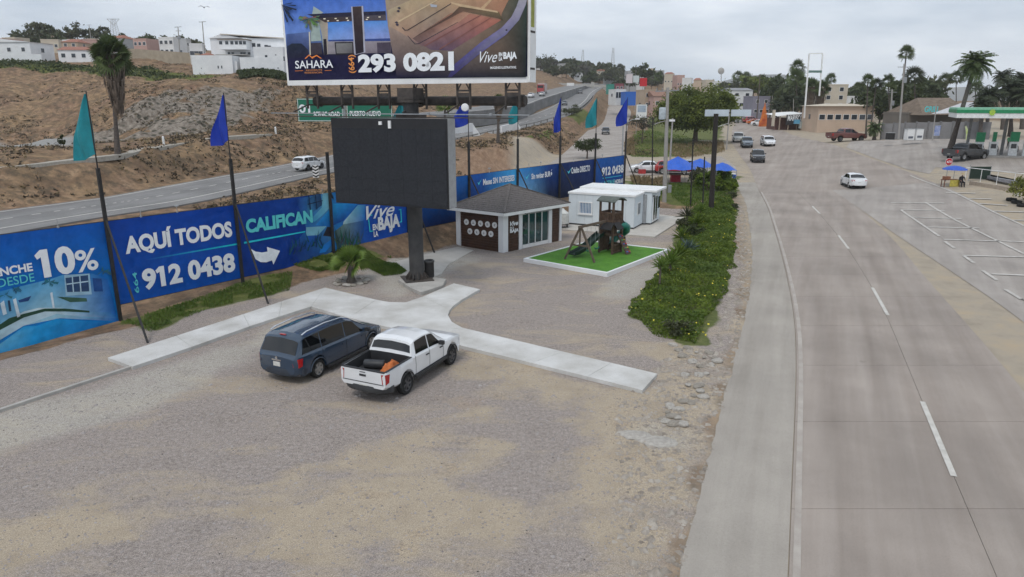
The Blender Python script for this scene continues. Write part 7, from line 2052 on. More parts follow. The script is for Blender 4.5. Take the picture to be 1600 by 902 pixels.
# ================================================================ HOUSES, TOWN, STREET FURNITURE
RTILE = M('red_roof_tile', (.25, .105, .07), rough=.85, col2=(.34, .155, .11), scale=2, bump=.3, bscale=6)
WDK = glass_mat('house_window', (.03, .036, .045), .12)
def wallm(name, c): return M(name, c, rough=.88, var=.08, scale=.4, bump=.05, bscale=8)
WCOL = [wallm('wall_white', (.66, .66, .65)), wallm('wall_cream', (.52, .46, .37)), wallm('wall_tan', (.42, .33, .25)), wallm('wall_grey', (.36, .36, .36)), wallm('wall_peach', (.50, .38, .29)), wallm('wall_pink', (.46, .30, .26))]
def house(name, label, loc, rz, w, d, ht, wall, roof='flat', wins=((2, 1),), cat='house', group=None, roofm=None, overhang=.25, win_size=(1.1, 1.1), rise=1.3):
 """front faces local -y; wins: columns per storey from the bottom"""
 rt = empty(name, loc, rz, label, cat, group)
 m_ = MB(); m_.b2(-w / 2, w / 2, -d / 2, d / 2, -1.5, ht); m_.build('wall', wall, rt)
 if roof == 'flat':
  m_ = MB()
  for a in ((-w / 2 - .05, w / 2 + .05, -d / 2 - .05, -d / 2 + .15), (-w / 2 - .05, w / 2 + .05, d / 2 - .15, d / 2 + .05), (-w / 2 - .05, -w / 2 + .15, -d / 2 + .15, d / 2 - .15), (w / 2 - .15, w / 2 + .05, -d / 2 + .15, d / 2 - .15)): m_.b2(*a, ht + .002, ht + .35)
  m_.build('parapet', wall, rt)
  if w > 7 and cat == 'house': m_ = MB(); m_.lathe([(.55, ht), (.55, ht + 1.1), (.3, ht + 1.35), (0, ht + 1.4)], 10, 'z', (w * .22, 0, 0)); m_.build('roof_tank', BLACKM, rt)
 elif roof == 'gable':
  o = overhang; m_ = MB()
  v = [(-w / 2 - o, -d / 2 - o, ht - .05), (w / 2 + o, -d / 2 - o, ht - .05), (w / 2 + o, d / 2 + o, ht - .05), (-w / 2 - o, d / 2 + o, ht - .05), (-w / 2 - o, 0, ht + rise), (w / 2 + o, 0, ht + rise)]
  m_.add(v, [(0, 1, 5, 4), (2, 3, 4, 5), (0, 4, 3), (1, 2, 5), (3, 2, 1, 0)]); m_.build('roof', roofm or RTILE, rt)
 elif roof == 'gablefront':
  o = overhang; m_ = MB()
  v = [(-w / 2 - o, -d / 2 - o, ht), (w / 2 + o, -d / 2 - o, ht), (w / 2 + o, d / 2 + o, ht), (-w / 2 - o, d / 2 + o, ht), (0, -d / 2 - o, ht + rise), (0, d / 2 + o, ht + rise)]
  m_.add(v, [(0, 1, 4), (2, 3, 5), (1, 2, 5, 4), (3, 0, 4, 5), (3, 2, 1, 0)]); m_.build('roof', roofm or RTILE, rt)
 elif roof == 'hip':
  o = overhang; m_ = MB()
  v = [(-w / 2 - o, -d / 2 - o, ht), (w / 2 + o, -d / 2 - o, ht), (w / 2 + o, d / 2 + o, ht), (-w / 2 - o, d / 2 + o, ht), (-w / 4, 0, ht + rise), (w / 4, 0, ht + rise)]
  m_.add(v, [(0, 1, 5, 4), (2, 3, 4, 5), (3, 0, 4), (1, 2, 5), (3, 2, 1, 0)]); m_.build('roof', roofm or RTILE, rt)
 elif roof == 'shed':
  o = overhang; m_ = MB()
  v = [(-w / 2 - o, -d / 2 - o, ht + rise), (w / 2 + o, -d / 2 - o, ht), (w / 2 + o, d / 2 + o, ht), (-w / 2 - o, d / 2 + o, ht + rise)]
  m_.add(v + [(a, b, ht - .02) for a, b, c in v], [(0, 1, 2, 3), (4, 5, 1, 0), (5, 6, 2, 1), (6, 7, 3, 2), (7, 4, 0, 3)]); m_.build('roof', roofm or wall, rt)
 st = ht / max(1, len(wins))
 for s, row in enumerate(wins):
  n = row if isinstance(row, int) else row[0]
  for k in range(n):
   x = -w / 2 + w * (k + .5) / n; z = st * (s + .55)
   wd = MB(); wd.b2(x - win_size[0] / 2, x + win_size[0] / 2, -d / 2 - .06, -d / 2 - .002, z - win_size[1] / 2, z + win_size[1] / 2); wo = wd.build('window_frame', WHITEM, rt)
   wd = MB(); wd.b2(x - win_size[0] / 2 + .08, x + win_size[0] / 2 - .08, -d / 2 - .075, -d / 2 - .058, z - win_size[1] / 2 + .08, z + win_size[1] / 2 - .08); wd.build('pane', WDK, wo)
 for sx in (-1, 1):
  if len(wins) and d > 4:
   z = st * .55; x = sx * w / 2
   wd = MB(); wd.b2(x - .05 if sx > 0 else x - .07, x + .07 if sx > 0 else x + .05, -.5, .5, z - .5, z + .5); wd.build('side_window', WDK, rt)
 return rt
def px_house(label, x0, x1, ytop, ybase, Y, wall, rz=None, d=None, name='house', **kw):
 a, b = AT(x0, ybase, Y), AT(x1, ybase, Y); w = b.x - a.x; cxx = (a.x + b.x) / 2
 ht = AT((x0 + x1) / 2, ytop, Y).z - a.z
 d = d or min(w * .8, 9)
 rz_ = rz if rz is not None else random.uniform(-.25, .25)
 return house(name, label, (cxx, Y + d / 2, a.z), rz_, w, d, ht, wall, **kw)
# white houses on the near hill
px_house('white house with a sloping roof at the left edge on the hilltop', -40, 57, 66, 92, 186, WSTUC, rz=-.12, roof='shed', wins=(4,), rise=1.6, d=8)
m_ = MB(); a, b = AT(-20, 93, 180), AT(66, 95, 180); m_.bar(Vector((a.x, a.y, a.z + .2)), Vector((b.x, b.y, b.z + .2)), .25, 2.6); o_ = m_.build('garden_wall', WSTUC); tag(o_, 'long low white garden wall in front of the leftmost hilltop house', 'wall')
px_house('white hilltop house with a red tiled roof left of the fan palm', 92, 152, 78, 98, 184, WSTUC, rz=.1, roof='gable', wins=(4,), rise=1.0, d=8)
px_house('tan house with red roof behind the white hilltop house', 97, 122, 66, 76, 235, WCOL[2], rz=0, roof='hip', wins=(2,), rise=1.2, d=7)
# the big white villa
vb = empty('villa', AT(385, 116, 162), 0, 'large white two storey villa with balcony, red tiled annex and terraces on the hill', 'house')
vo = vb.location
def VX(px, Y=162): return AT(px, 100, Y).x - vo.x
def VZ(py, Y=162): return AT(385, py, Y).z - vo.z
m_ = MB(); x0, x1 = VX(322), VX(444); zt0 = VZ(58)
m_.b2(x0, x1, 3.5, 12, -.5, zt0)
m_.add([(x0 - .2, 3.2, zt0), (VX(341), 3.2, VZ(51)), (VX(372), 3.2, zt0 + .1), (x0 - .2, 12.2, zt0), (VX(341), 12.2, VZ(51)), (VX(372), 12.2, zt0 + .1)], [(0, 2, 1), (3, 4, 5), (0, 1, 4, 3), (1, 2, 5, 4)])
m_.build('main_block', WSTUC, vb)
m_ = MB(); m_.add([(VX(340), 3.0, VZ(50.5)), (x1 + .3, 3.0, zt0 + .05), (x1 + .3, 12.4, zt0 + .05), (VX(340), 12.4, VZ(50.5)), (VX(340), 3.0, VZ(50.5) - .2), (x1 + .3, 3.0, zt0 - .15)], [(0, 1, 2, 3), (4, 5, 1, 0)]); m_.build('roof', M('pale_roof', (.5, .45, .38)), vb)
m_ = MB(); m_.b2(VX(344), VX(386), .6, 3.5, VZ(77), VZ(62)); m_.build('bay', WSTUC, vb)
m_ = MB(); m_.b2(VX(342), VX(388), .3, 3.6, VZ(62), VZ(61)); m_.build('bay_roof', M('brown_slab', (.2, .16, .13)), vb)
for k, px in enumerate((338.5, 346.5, 356, 364, 371, 377.5, 383.5)):
 yy = .58 if px > 344 else 3.48
 m_ = MB(); m_.b2(VX(px - 2.3), VX(px + 2.3), yy - .04, yy, VZ(69.2), VZ(64.2)); m_.build('window', WDK, vb)
for px, y0_, y1_ in ((390.5, 72, 65.5), (398.5, 72.5, 66.5), (410, 73, 68.5), (415, 73, 69.5)):
 m_ = MB(); m_.b2(VX(px - 2.6), VX(px + 2.6), 3.44, 3.48, VZ(y0_), VZ(y1_)); m_.build('window', WDK, vb)
m_ = MB(); m_.b2(VX(335), VX(384), 1.0, 3.49, VZ(85.5), VZ(84.5)); m_.build('terrace_slab', CONCM, vb)
for px in (350, 356, 370, 374.5, 382):
 m_ = MB(); m_.b2(VX(px - 2), VX(px + 2), 3.44, 3.49, VZ(84), VZ(80)); m_.build('doorway', WDK, vb)
m_ = MB(); m_.b2(VX(310), VX(372), -3.2, 2.4, -1, VZ(88)); m_.b2(VX(372), VX(377), -2.6, 2.0, -1, VZ(97)); m_.build('lower_annex', WSTUC, vb)
m_ = MB(); m_.add([(VX(319), -2.5, VZ(87.4)), (VX(338), -2.5, VZ(87.4)), (VX(338), 1.5, VZ(87.4)), (VX(319), 1.5, VZ(87.4)), (VX(329), -.5, VZ(82.5))], [(0, 1, 4), (1, 2, 4), (2, 3, 4), (3, 0, 4)]); m_.build('annex_roof', RTILE, vb)
m_ = MB(); m_.b2(VX(383), VX(450), -3.0, 3.4, -1.2, VZ(91)); m_.b2(VX(405), VX(450), -2.9, 3.4, VZ(91), VZ(75)); m_.build('right_wing', WSTUC, vb)
for px, py, w_, h_ in ((340.5, 105, 1.6, 4), (346, 105, 1.6, 4), (314, 107, .9, 1.6), (395, 106, 4, 2.2), (410, 107, 4.5, 2.2), (434, 106.5, 1.8, 1.4), (432, 86, 1.8, 1.2), (417, 88.5, 3.6, 4), (444.5, 92, 2.4, 6.5)):
 yy = -3.2 if px < 380 else -3.0 if py > 92 else -2.9
 Yv = 162 + yy; m_ = MB(); xx = AT(px, 100, Yv).x - vo.x; zz = AT(px, py, Yv).z - vo.z
 m_.b2(xx - w_ * .0718, xx + w_ * .0718, yy - .06, yy - .003, zz - h_ * .0718, zz + h_ * .0718); m_.build('window', WDK, vb)
m_ = MB(); a, b = AT(258, 92, 195), AT(312, 94, 180); a.z = h(a.x, a.y); b.z = h(b.x, b.y); a0 = AT(195, 90, 195)
m_.bar(Vector((a0.x, 195, h(a0.x, 195) + .9)), Vector((b.x, b.y, b.z + 1.2)), .3, 3.4); o_ = m_.build('block_wall', M('raw_block', (.33, .28, .21), var=.15, scale=.6)); tag(o_, 'long bare brown block wall between the fan palm and the villa', 'wall')
# hillside houses, far left
rnd = random.Random(8); far = []
for i in range(26):
 x = 18 + i * 11.6 + rnd.uniform(-5, 5); y_ = 58 + rnd.uniform(-7, 16) + max(0, x - 160) * .10; far.append((x, y_))
far.sort()
for i, (x, y_) in enumerate(far):
 Y = 360 - (y_ - 50) * 4.5 + rnd.uniform(-12, 12); w_ = rnd.uniform(13, 26)
 p = AT(x, y_, Y); g_ = h(p.x, Y); ht = rnd.uniform(3.0, 6.0)
 nst = 2 if ht > 4.6 else 1
 house('hillside_house', ORD[i] + ' from left of the small houses across the far left hillside', (p.x, Y, g_), rnd.uniform(-.5, .5), w_ * Y / 1128, rnd.uniform(6, 9), ht, rnd.choice(WCOL[:1] * 3 + WCOL), roof=rnd.choice(['flat'] * 8 + ['hip']), wins=tuple([rnd.choice([2, 3])] * nst), group='small houses on the far left hillside')
# far town in the middle
for i, (x, y_, Y, w_, ht, c, rf) in enumerate(sorted([(878, 116, 520, 22, 6, 3, 'flat'), (938, 118, 540, 16, 5, 1, 'hip'), (900, 124, 500, 14, 4, 0, 'flat'), (953, 125, 500, 18, 4, 3, 'flat'), (915, 115, 560, 12, 5, 1, 'flat'), (985, 122, 480, 14, 6, 3, 'flat'), (1018, 114, 600, 10, 5, 4, 'flat'), (1030, 117, 600, 12, 5, 3, 'flat'),
  (1046, 120, 560, 14, 4, 1, 'hip'), (1060, 126, 480, 12, 5, 5, 'flat'), (1074, 128, 460, 14, 4, 0, 'flat'), (1090, 131, 440, 12, 4, 4, 'hip'), (1105, 131, 460, 14, 4, 1, 'flat'), (1000, 125, 520, 14, 5, 0, 'flat'), (870, 126, 470, 14, 4, 2, 'flat'), (965, 114, 580, 12, 5, 0, 'flat'), (846, 122, 520, 12, 4, 0, 'flat'), (1120, 134, 430, 12, 4, 0, 'flat')])):
 p = AT(x, y_, Y); g_ = h(p.x, Y)
 house('town_house', ORD[i] + ' from left of the far town houses behind the highway', (p.x, Y, g_), rnd.uniform(-.4, .4), w_ * Y / 1128, 8, ht + max(0, p.z - g_ - 2), WCOL[c], roof=rf, wins=(3, 3) if ht > 4.5 else (3,), group='far town houses')
px_house('white building with tall windows above the frontage road', 958, 975, 141, 158, 262, WCOL[0], rz=.2, wins=(4,), win_size=(1, 2.2), d=8)
px_house('bright blue walled shop beside the white building above the frontage road', 976, 1003, 145, 158, 250, M('blue_wall', (.03, .13, .48), var=.1), rz=.05, wins=(), d=8, cat='shop')
px_house('tan half-built block building left of the big green tree', 1003, 1022, 142, 172, 205, WCOL[2], rz=.15, wins=(2, 2), d=8, cat='building')
px_house('rusty pink shed roofed building touching the big green tree', 1018, 1042, 150, 175, 200, WCOL[5], rz=.1, roof='gable', wins=(2,), d=8, roofm=M('rust_roof', (.25, .14, .10)), cat='building')
px_house('green fronted shop high on the frontage road', 950, 962, 133, 142, 330, M('shop_green', (.05, .28, .22)), rz=0, wins=(), d=7, cat='shop')
px_house('dark red shop right of the green fronted shop', 962, 974, 132, 143, 325, M('shop_red', (.22, .06, .08)), rz=0, wins=(2,), d=7, cat='shop')
px_house('white two storey building with grey roof band beyond the big green tree', 1138, 1172, 141, 172, 250, WCOL[0], rz=.12, wins=(3, 2), d=10, roof='gable', roofm=M('grey_roof', (.24, .24, .25)), rise=.8, win_size=(1.4, 1.1), cat='building')
px_house('purple grey shop row right of the white two storey building', 1173, 1200, 152, 182, 235, wallm('wall_purple', (.22, .21, .26)), rz=.1, wins=(3, 2), d=8, cat='shop')
px_house('long low peach restaurant building with a dark window band', 1278, 1364, 166, 204, 158, WCOL[4], rz=-.04, wins=(7,), win_size=(1.35, 1.2), d=10, cat='building', roof='hip', rise=.5, overhang=.6, roofm=WCOL[1])
px_house('beige upper storey with an open terrace behind the peach building', 1284, 1322, 134, 172, 185, WCOL[1], rz=-.05, wins=(2, 2, 2), d=8, cat='building')
px_house('pale building behind the twin palms right of the beige storey', 1322, 1364, 152, 175, 210, WCOL[0], rz=0, wins=(3,), d=8, cat='building')
px_house('low restaurant with pale posts behind the grey wall', 1418, 1535, 179, 200, 128, wallm('wall_shade', (.16, .14, .12)), rz=-.02, wins=(), d=9, roof='flat', cat='restaurant')
m_ = MB(); a, b = AT(1432, 180, 126), AT(1512, 178, 126); zt_ = AT(1470, 153, 130).z
m_.add([(a.x, 124, a.z), (b.x, 124, b.z), (b.x - .5, 131, zt_), (a.x + 2.5, 131, zt_), (a.x, 138, a.z), (b.x, 138, b.z)], [(0, 1, 2, 3), (5, 4, 3, 2), (0, 3, 4), (1, 5, 2)])
o_ = m_.build('thatched_roof', M('thatch', (.13, .10, .075), rough=.98, col2=(.22, .17, .13), scale=1.5, bump=.8, bscale=6)); tag(o_, 'steep brown thatched palapa roof behind the grey wall', 'roof')
m_ = MB(); a, b = AT(1490, 176, 121), AT(1520, 172, 121); m_.add([(AT(1455, 178, 118).x, 118, AT(1455, 178, 118).z), (AT(1522, 176, 118).x, 118, AT(1522, 176, 118).z), (AT(1522, 160, 123).x, 123, AT(1522, 160, 123).z), (AT(1505, 160, 123).x, 123, AT(1505, 160, 123).z)], [(0, 1, 2, 3)]); o_ = m_.build('white_awning', M('awning_white', (.5, .5, .52))); tag(o_, 'pale sloping awning between thatched roof and station canopy', 'awning')
lettering('GRILL', AT(1444, 175.5, 123.5), (1, 0, 0), (0, 0, 1), 2.6, 1.0, LETT, o_, .03)
# grey boundary wall of panels and posts
wl_ = empty('boundary_wall', T(1378, 218), 0, 'long grey concrete panel wall behind the petrol station', 'wall')
w0, w1 = T(1376, 218.5), T(1545, 218.5)
GW = M('grey_panel', (.215, .21, .212), rough=.9, var=.12, scale=.7, bump=.1)
n_ = 9
for k in range(n_):
 a, b = w0.lerp(w1, k / n_), w0.lerp(w1, (k + 1) / n_)
 zz = (h(a.x, a.y) + h(b.x, b.y)) / 2
 m_ = MB(); m_.bar(Vector((a.x, a.y, zz + 1.3)) - wl_.location, Vector((b.x, b.y, zz + 1.3)) - wl_.location, .15, 2.8); m_.build('wall_panel', GW, wl_)
 m_ = MB(); m_.box(Vector((a.x, a.y - .03, zz + 1.35)) - wl_.location, (.25, .3, 2.95)); m_.build('wall_post', M('wall_post_grey', (.18, .176, .175)), wl_)
def board(name, label, px0, px1, py0, py1, Y, mat, thick=.12, legs=0.0, cat='sign', post=None, group=None):
 a, b = AT(px0, py1, Y), AT(px1, py0, Y)
 rt = empty(name, Vector(((a.x + b.x) / 2, Y, h((a.x + b.x) / 2, Y))), 0, label, cat, group); o = rt.location
 m_ = MB(); m_.b2(a.x - o.x, b.x - o.x, -thick / 2, thick / 2, a.z - o.z, b.z - o.z); m_.build('panel', mat, rt)
 m_ = MB(); t = .06
 for q in ((a.x - o.x - t, b.x - o.x + t, a.z - o.z - t, a.z - o.z), (a.x - o.x - t, b.x - o.x + t, b.z - o.z, b.z - o.z + t)): m_.b2(q[0], q[1], -thick / 2 - .02, thick / 2 + .02, q[2], q[3])
 m_.build('edge_trim', GALV, rt)
 if legs:
  m_ = MB()
  for x in ([0] if legs == 1 else [a.x - o.x + .2, b.x - o.x - .2]): m_.tube((x, thick, -.3), (x, thick, a.z - o.z + .2), .09 if legs == 1 else .05, n=8)
  m_.build('post', post or GALV, rt)
 return rt, a, b
rt, a, b = board('ice_freezer', 'left of two white ice freezers against the grey wall', 1414, 1427.3, 202, 218.5, 107.5, WHITEM, 1.0, 0, 'freezer', group='ice freezers'); m_ = MB(); m_.box((0, -.52, 1.1), (.7, .03, .3)); m_.build('ice_logo', M('logo_grey', (.12, .13, .16)), rt)
rt, a, b = board('ice_freezer', 'right of two white ice freezers against the grey wall', 1427.8, 1441, 202, 218.5, 107.5, WHITEM, 1.0, 0, 'freezer', group='ice freezers'); m_ = MB(); m_.box((0, -.52, 1.1), (.7, .03, .3)); m_.build('ice_logo', M('logo_grey', (.12, .13, .16)), rt)
rt, a, b = board('wall_poster', 'blue and white poster hung on the grey wall', 1459, 1470, 196.5, 212, 108, M('poster_blue', (.08, .15, .42), col2=(.45, .48, .6), scale=1.6), .05)
rt, a, b = board('dark_cart', 'small dark cart standing against the grey wall by the pole', 1385, 1397, 208, 218, 108, BLACKM, .7, 0, 'cart')
# petrol station
CG = M('station_green', (.015, .22, .09), rough=.45); CWH = M('station_white', (.70, .71, .70), rough=.5); CLG = M('station_lime', (.32, .48, .06), rough=.5)
c0 = AT(1495, 180, 88); gz = h(c0.x + 6, 92)
st = empty('petrol_station', Vector((c0.x, 88, gz)), -.45, 'petrol station canopy with green and white fascia on grey columns', 'petrol station')
zb_, zt_ = AT(1500, 184.5, 88).z - gz, AT(1500, 168.5, 88).z - gz
Lc = 26
m_ = MB(); m_.b2(0, Lc, 0, 9, zb_, zb_ + (zt_ - zb_) * .48); m_.build('fascia_white', CWH, st)
m_ = MB(); m_.b2(-.06, Lc, -.06, 9.06, zb_ + (zt_ - zb_) * .48 + .003, zb_ + (zt_ - zb_) * .80); m_.build('fascia_green', CG, st)
m_ = MB(); m_.b2(-.02, Lc, -.02, 9.02, zb_ + (zt_ - zb_) * .80 + .003, zt_); m_.build('fascia_top', M('station_pale_green', (.22, .48, .33)), st)
m_ = MB(); xq = 3.6
vs_ = []
for k in range(20):
 a = 2 * math.pi * k / 20; r = .42 if k % 2 else .32; vs_.append((xq + r * math.cos(a) * .85, -.12, zb_ + (zt_ - zb_) * .56 + r * math.sin(a)))
m_.add(vs_, [tuple(range(20))]); m_.build('sun_emblem', CLG, st, fix=True)
for xx in (2.2, 6.0, 12, 18):
 m_ = MB(); m_.b2(xx - .16, xx + .16, 4.9, 5.2, -.3, zb_); m_.build('canopy_column', M('col_grey', (.20, .20, .20)), st)
m_ = MB(); m_.b2(2.6, Lc - 1, 3.2, 5.4, -.2, .15); m_.build('pump_island', CONCM, st)
pg = 'fuel pumps under the canopy'
for i, px in enumerate((3.4, 4.9, 7.0, 8.5)):
 p = st.location + Matrix.Rotation(-.45, 3, 'Z') @ Vector((px, 4.2, 0)); g_ = h(p.x, p.y) + .12
 fp = empty('fuel_pump', (p.x, p.y, g_), -.45, ('first', 'second', 'third', 'last')[i] + ' from left of the green and white fuel pumps under the canopy', 'fuel pump', pg)
 m_ = MB(); m_.b2(-.45, .45, -.3, .3, 0, 1.75); m_.build('cabinet', CWH, fp)
 m_ = MB(); m_.b2(-.46, .46, -.32, .32, 1.78, 2.95) if i % 2 == 0 else m_.b2(-.2, .2, -.2, .2, 1.78, 2.95); m_.build('head_sign', CG, fp)
 m_ = MB(); m_.b2(-.28, .28, -.325, -.302, .95, 1.5); m_.build('display', WDK, fp)
 m_ = MB(); m_.path([(.40, -.3, 1.3), (.55, -.4, .9), (.5, -.4, .5), (.46, -.28, .9)], .03, 6); m_.build('hose', BLACKM, fp)
m_ = MB(); v = []
for k in range(9):
 t = k / 8; v += [(-.28 * (1 - .2 * t) - .9 * t * t * .55 + .0, 0, .3 + 2.0 * t), (.30 * (1 - t) - .9 * t * t * .55 + .05, 0.0, .3 + 2.0 * t)]
m_.add(v + [(a, .02, c) for a, b, c in v], [(2 * k, 2 * k + 1, 2 * k + 3, 2 * k + 2) for k in range(8)] + [(18 + 2 * k + 2, 18 + 2 * k + 3, 18 + 2 * k + 1, 18 + 2 * k) for k in range(8)]); m_.tube((.3, 0, 0), (-.5, 0, 2.4), .02, n=6)
o_ = m_.build('lime_feather_flag', M('lime_cloth', (.38, .50, .10), col2=(.6, .62, .45), scale=1), None, loc=T(1511, 222)); tag(o_, 'curved lime green feather flag beside the station pumps', 'flag')
# tall empty sign frame
fo = T(1257, 200, 100); Y = 165
fr_ = empty('sign_frame', (AT(1257, 178, Y).x, Y, h(AT(1257, 178, Y).x, Y)), 0, 'tall white empty rectangular sign frame on two steel legs', 'sign frame'); o = fr_.location
def fpt_(px, py): p = AT(px, py, Y); return p - o
for nm, a, b, w_ in (('leg', (1256.5, 185), (1264.5, 84), .28), ('leg', (1280, 150), (1285.5, 84), .26), ('top_bar', (1264.5, 84), (1285.5, 83.5), .22), ('cross_bar', (1263, 112), (1283.5, 112), .5)):
 m_ = MB(); m_.bar(fpt_(*a), fpt_(*b), w_, w_, up=(0, 1, 0)); m_.build(nm, WHITEM if nm != 'cross_bar' else M('bar_green_grey', (.12, .2, .18)), fr_)
# seafood shack
p = T(1243, 203); sh = empty('seafood_shack', p, .05, 'brown seafood shack with white curved roof and MARISCOS sign', 'shack'); k_ = p.y / 1128
BR = M('shack_brown', (.12, .06, .05), var=.3, scale=1.5); x0, x1 = (1212 - 1243) * k_, (1276 - 1243) * k_
m_ = MB(); m_.b2(x0, x1, 1, 6, -.5, 2.7); m_.build('wall', BR, sh)
m_ = MB(); vs_ = []; n_ = 12
for i in range(n_ + 1):
 t = i / n_; z = 3.2 + .5 * math.sin(math.pi * t * .8) * (1 if t < .7 else .4) + (.9 * (t - .7) if t > .7 else 0)
 vs_ += [(x0 - .5 + (x1 - x0 + 1) * t, -1.0, z), (x0 - .5 + (x1 - x0 + 1) * t, 6.2, z + .4)]
m_.add(vs_ + [(a, b, c - .12) for a, b, c in vs_], [(2 * i, 2 * i + 2, 2 * i + 3, 2 * i + 1) for i in range(n_)] + [(2 * i, 26 + 2 * i, 28 + 2 * i, 2 * i + 2) for i in range(n_)]); m_.build('curved_roof', WHITEM, sh, smooth=60)
lettering('MARISCOS', Vector(((1225 - 1243) * k_, -1.25, 2.1)), (1, 0, 0), (0, 0, 1), 27 * k_, 1.35, LETW, sh, .03)
m_ = MB(); m_.b2((1223 - 1243) * k_, (1254 - 1243) * k_, -1.2, -1.1, 1.2, 3.5); m_.build('sign_board', M('sign_dark', (.035, .035, .04)), sh)
for x in (1214, 1228, 1242, 1262, 1274):
 m_ = MB(); m_.b2((x - 1243) * k_ - .1, (x - 1243) * k_ + .1, -.9, -.7, -.4, 3.2); m_.build('post', M('post_tan', (.35, .28, .22)), sh)
rt, a, b = board('drinks_fridge', 'pale drinks fridge standing in front of the seafood shack', 1248.5, 1255.5, 190, 200.5, p.y - 2.5, M('fridge_grey', (.36, .40, .39)), .9, 0, 'fridge')
rt, a, b = board('blue_ice_box', 'light blue box beside the drinks fridge at the seafood shack', 1241, 1249, 187, 193.5, p.y - 2.2, M('ice_blue', (.12, .36, .55)), .9, 0, 'box')
rt, a, b = board('pillar', 'tan gate pillar with a grey top left of the seafood shack', 1206, 1211, 172, 197, p.y - 3, WCOL[1], .9, 0, 'pillar')
# flame sign
fp_ = T(1192, 198); m_ = MB(); rnd = random.Random(4)
for i in range(5):
 x = (i - 2) * .38; hh = (2.6, 5.0, 6.2, 4.6, 2.4)[i]; m_.path([(x, 0, 0), (x + .1, 0, hh * .4), (x * .8 + .1, 0, hh * .75), (x * .7, 0, hh)], [.4, .5, .32, .03], 8)
o_ = m_.build('flame_sign', M('flame_orange', (.38, .05, .02), col2=(.66, .22, .04), scale=.8), None, smooth=70, loc=fp_); tag(o_, 'orange flame shaped sign standing beside the far parked cars', 'sign')
# roadside boards on the thick black post
q = T(1111, 331); tpv = AT(1119, 178, q.y)
bs = empty('roadside_sign', q, 0, 'thick black wooden post carrying two pale horizontal sign panels', 'sign'); o = q
m_ = MB(); m_.path([Vector((0, 0, -.3)), tpv - o + Vector((0, 0, .0))], [.24, .20], 12); m_.build('post', M('tarred_wood', (.028, .024, .022), rough=.9, bump=.3, bscale=6), bs, smooth=60)
for x0, x1 in ((1103, 1141), (1144, 1176)):
 a, b = AT(x0, 182, q.y), AT(x1, 171.5, q.y); m_ = MB(); m_.b2(a.x - o.x, b.x - o.x, .3, .4, a.z - o.z, b.z - o.z); m_.build('sign_panel', M('pale_panel', (.50, .56, .61), var=.08, scale=1), bs)
m_ = MB(); a, b = AT(1103, 176.5, q.y), AT(1176, 176.5, q.y); m_.b2(a.x - o.x, b.x - o.x, .41, .5, a.z - o.z - .06, a.z - o.z + .06); m_.build('carrier_beam', RUSTM, bs)
def pole(name, label, bpx_, tpx, r0, r1, mat, cat='pole', group=None):
 b = T(*bpx_); t = AT(*tpx, b.y); rt = empty(name, b, 0, label, cat, group)
 m_ = MB(); m_.path([(0, 0, -.3), t - b], [r0, r1], 10); m_.build('shaft', mat, rt, smooth=60); return rt, b, t
PCON = M('pole_concrete', (.32, .305, .285), var=.1, bump=.05)
rt, b, t = pole('utility_pole', 'tall concrete utility pole with a transformer behind the container office', (1038, 316), (1043.5, 137), .22, .14, PCON, 'utility pole')
m_ = MB(); m_.lathe([(0, 0), (.3, .02), (.32, .1), (.32, 1.0), (.28, 1.08), (0, 1.1)], 16, 'z', AT(1034.5, 187, b.y) - b); m_.build('transformer', M('transformer_grey', (.42, .47, .50)), rt, smooth=40)
m_ = MB(); c = AT(1043, 143, b.y) - b; m_.bar(c + Vector((-1.1, 0, 0)), c + Vector((1.1, .2, .1)), .1)
for dx in (-1, -.5, .5, 1): m_.tube(c + Vector((dx, dx * .1, .05)), c + Vector((dx, dx * .1, .3)), .04, n=6)
m_.build('crossarm', GREYM, rt)
m_ = MB(); m_.box(AT(1042, 295, b.y) - b + Vector((.22, -.1, 0)), (.34, .25, .7)); m_.build('meter_box', GREYM, rt)
rt, b, t = pole('street_lamp', 'pale street lamp pole with arm pointing left beside the utility pole', (1046, 268), (1051, 185), .14, .10, PCON, 'street lamp')
m_ = MB(); a = AT(1022, 194.5, b.y) - b; c = AT(1048, 187, b.y) - b; m_.path([c, c.lerp(a, .6) + Vector((0, 0, .05)), a], .05, 6); m_.build('arm', PCON, rt); m_ = MB(); m_.box(AT(1050, 188.5, b.y) - b, (.7, .3, .25)); m_.build('lamp_head', WHITEM, rt)
rt, b, t = pole('street_lamp', 'grey street lamp behind the right end of the banner fence', (972, 258), (974, 186), .11, .08, GALV, 'street lamp')
m_ = MB(); a = AT(976, 193, b.y) - b; c = AT(996, 186, b.y) - b; m_.path([a, a.lerp(c, .6) + Vector((0, 0, .15)), c], .045, 6); m_.build('arm', GALV, rt); m_ = MB(); m_.box(c, (.6, .25, .15)); m_.build('lamp_head', WHITEM, rt)
rt, b, t = pole('street_lamp', 'street lamp with left arm at the road edge beside the roadside sign', (1135, 234), (1140, 171), .13, .09, PCON, 'street lamp')
m_ = MB(); a = AT(1138, 193, b.y) - b; c = AT(1122, 198, b.y) - b; m_.path([a, c], .05, 6); m_.build('arm', GALV, rt)
for i, (bp2, tp2, lb) in enumerate((((1019, 300), (1020, 183), 'thin dark post left of the concrete utility pole'), ((1079, 323), (1083, 218), 'thin black post on the grass left of the thick black post'), ((1098, 326), (1101, 245), 'short thin black post just left of the thick black post'))):
 pole('steel_post', lb, bp2, tp2, .07, .06, BLACKM, 'post', 'thin black posts on the verge')
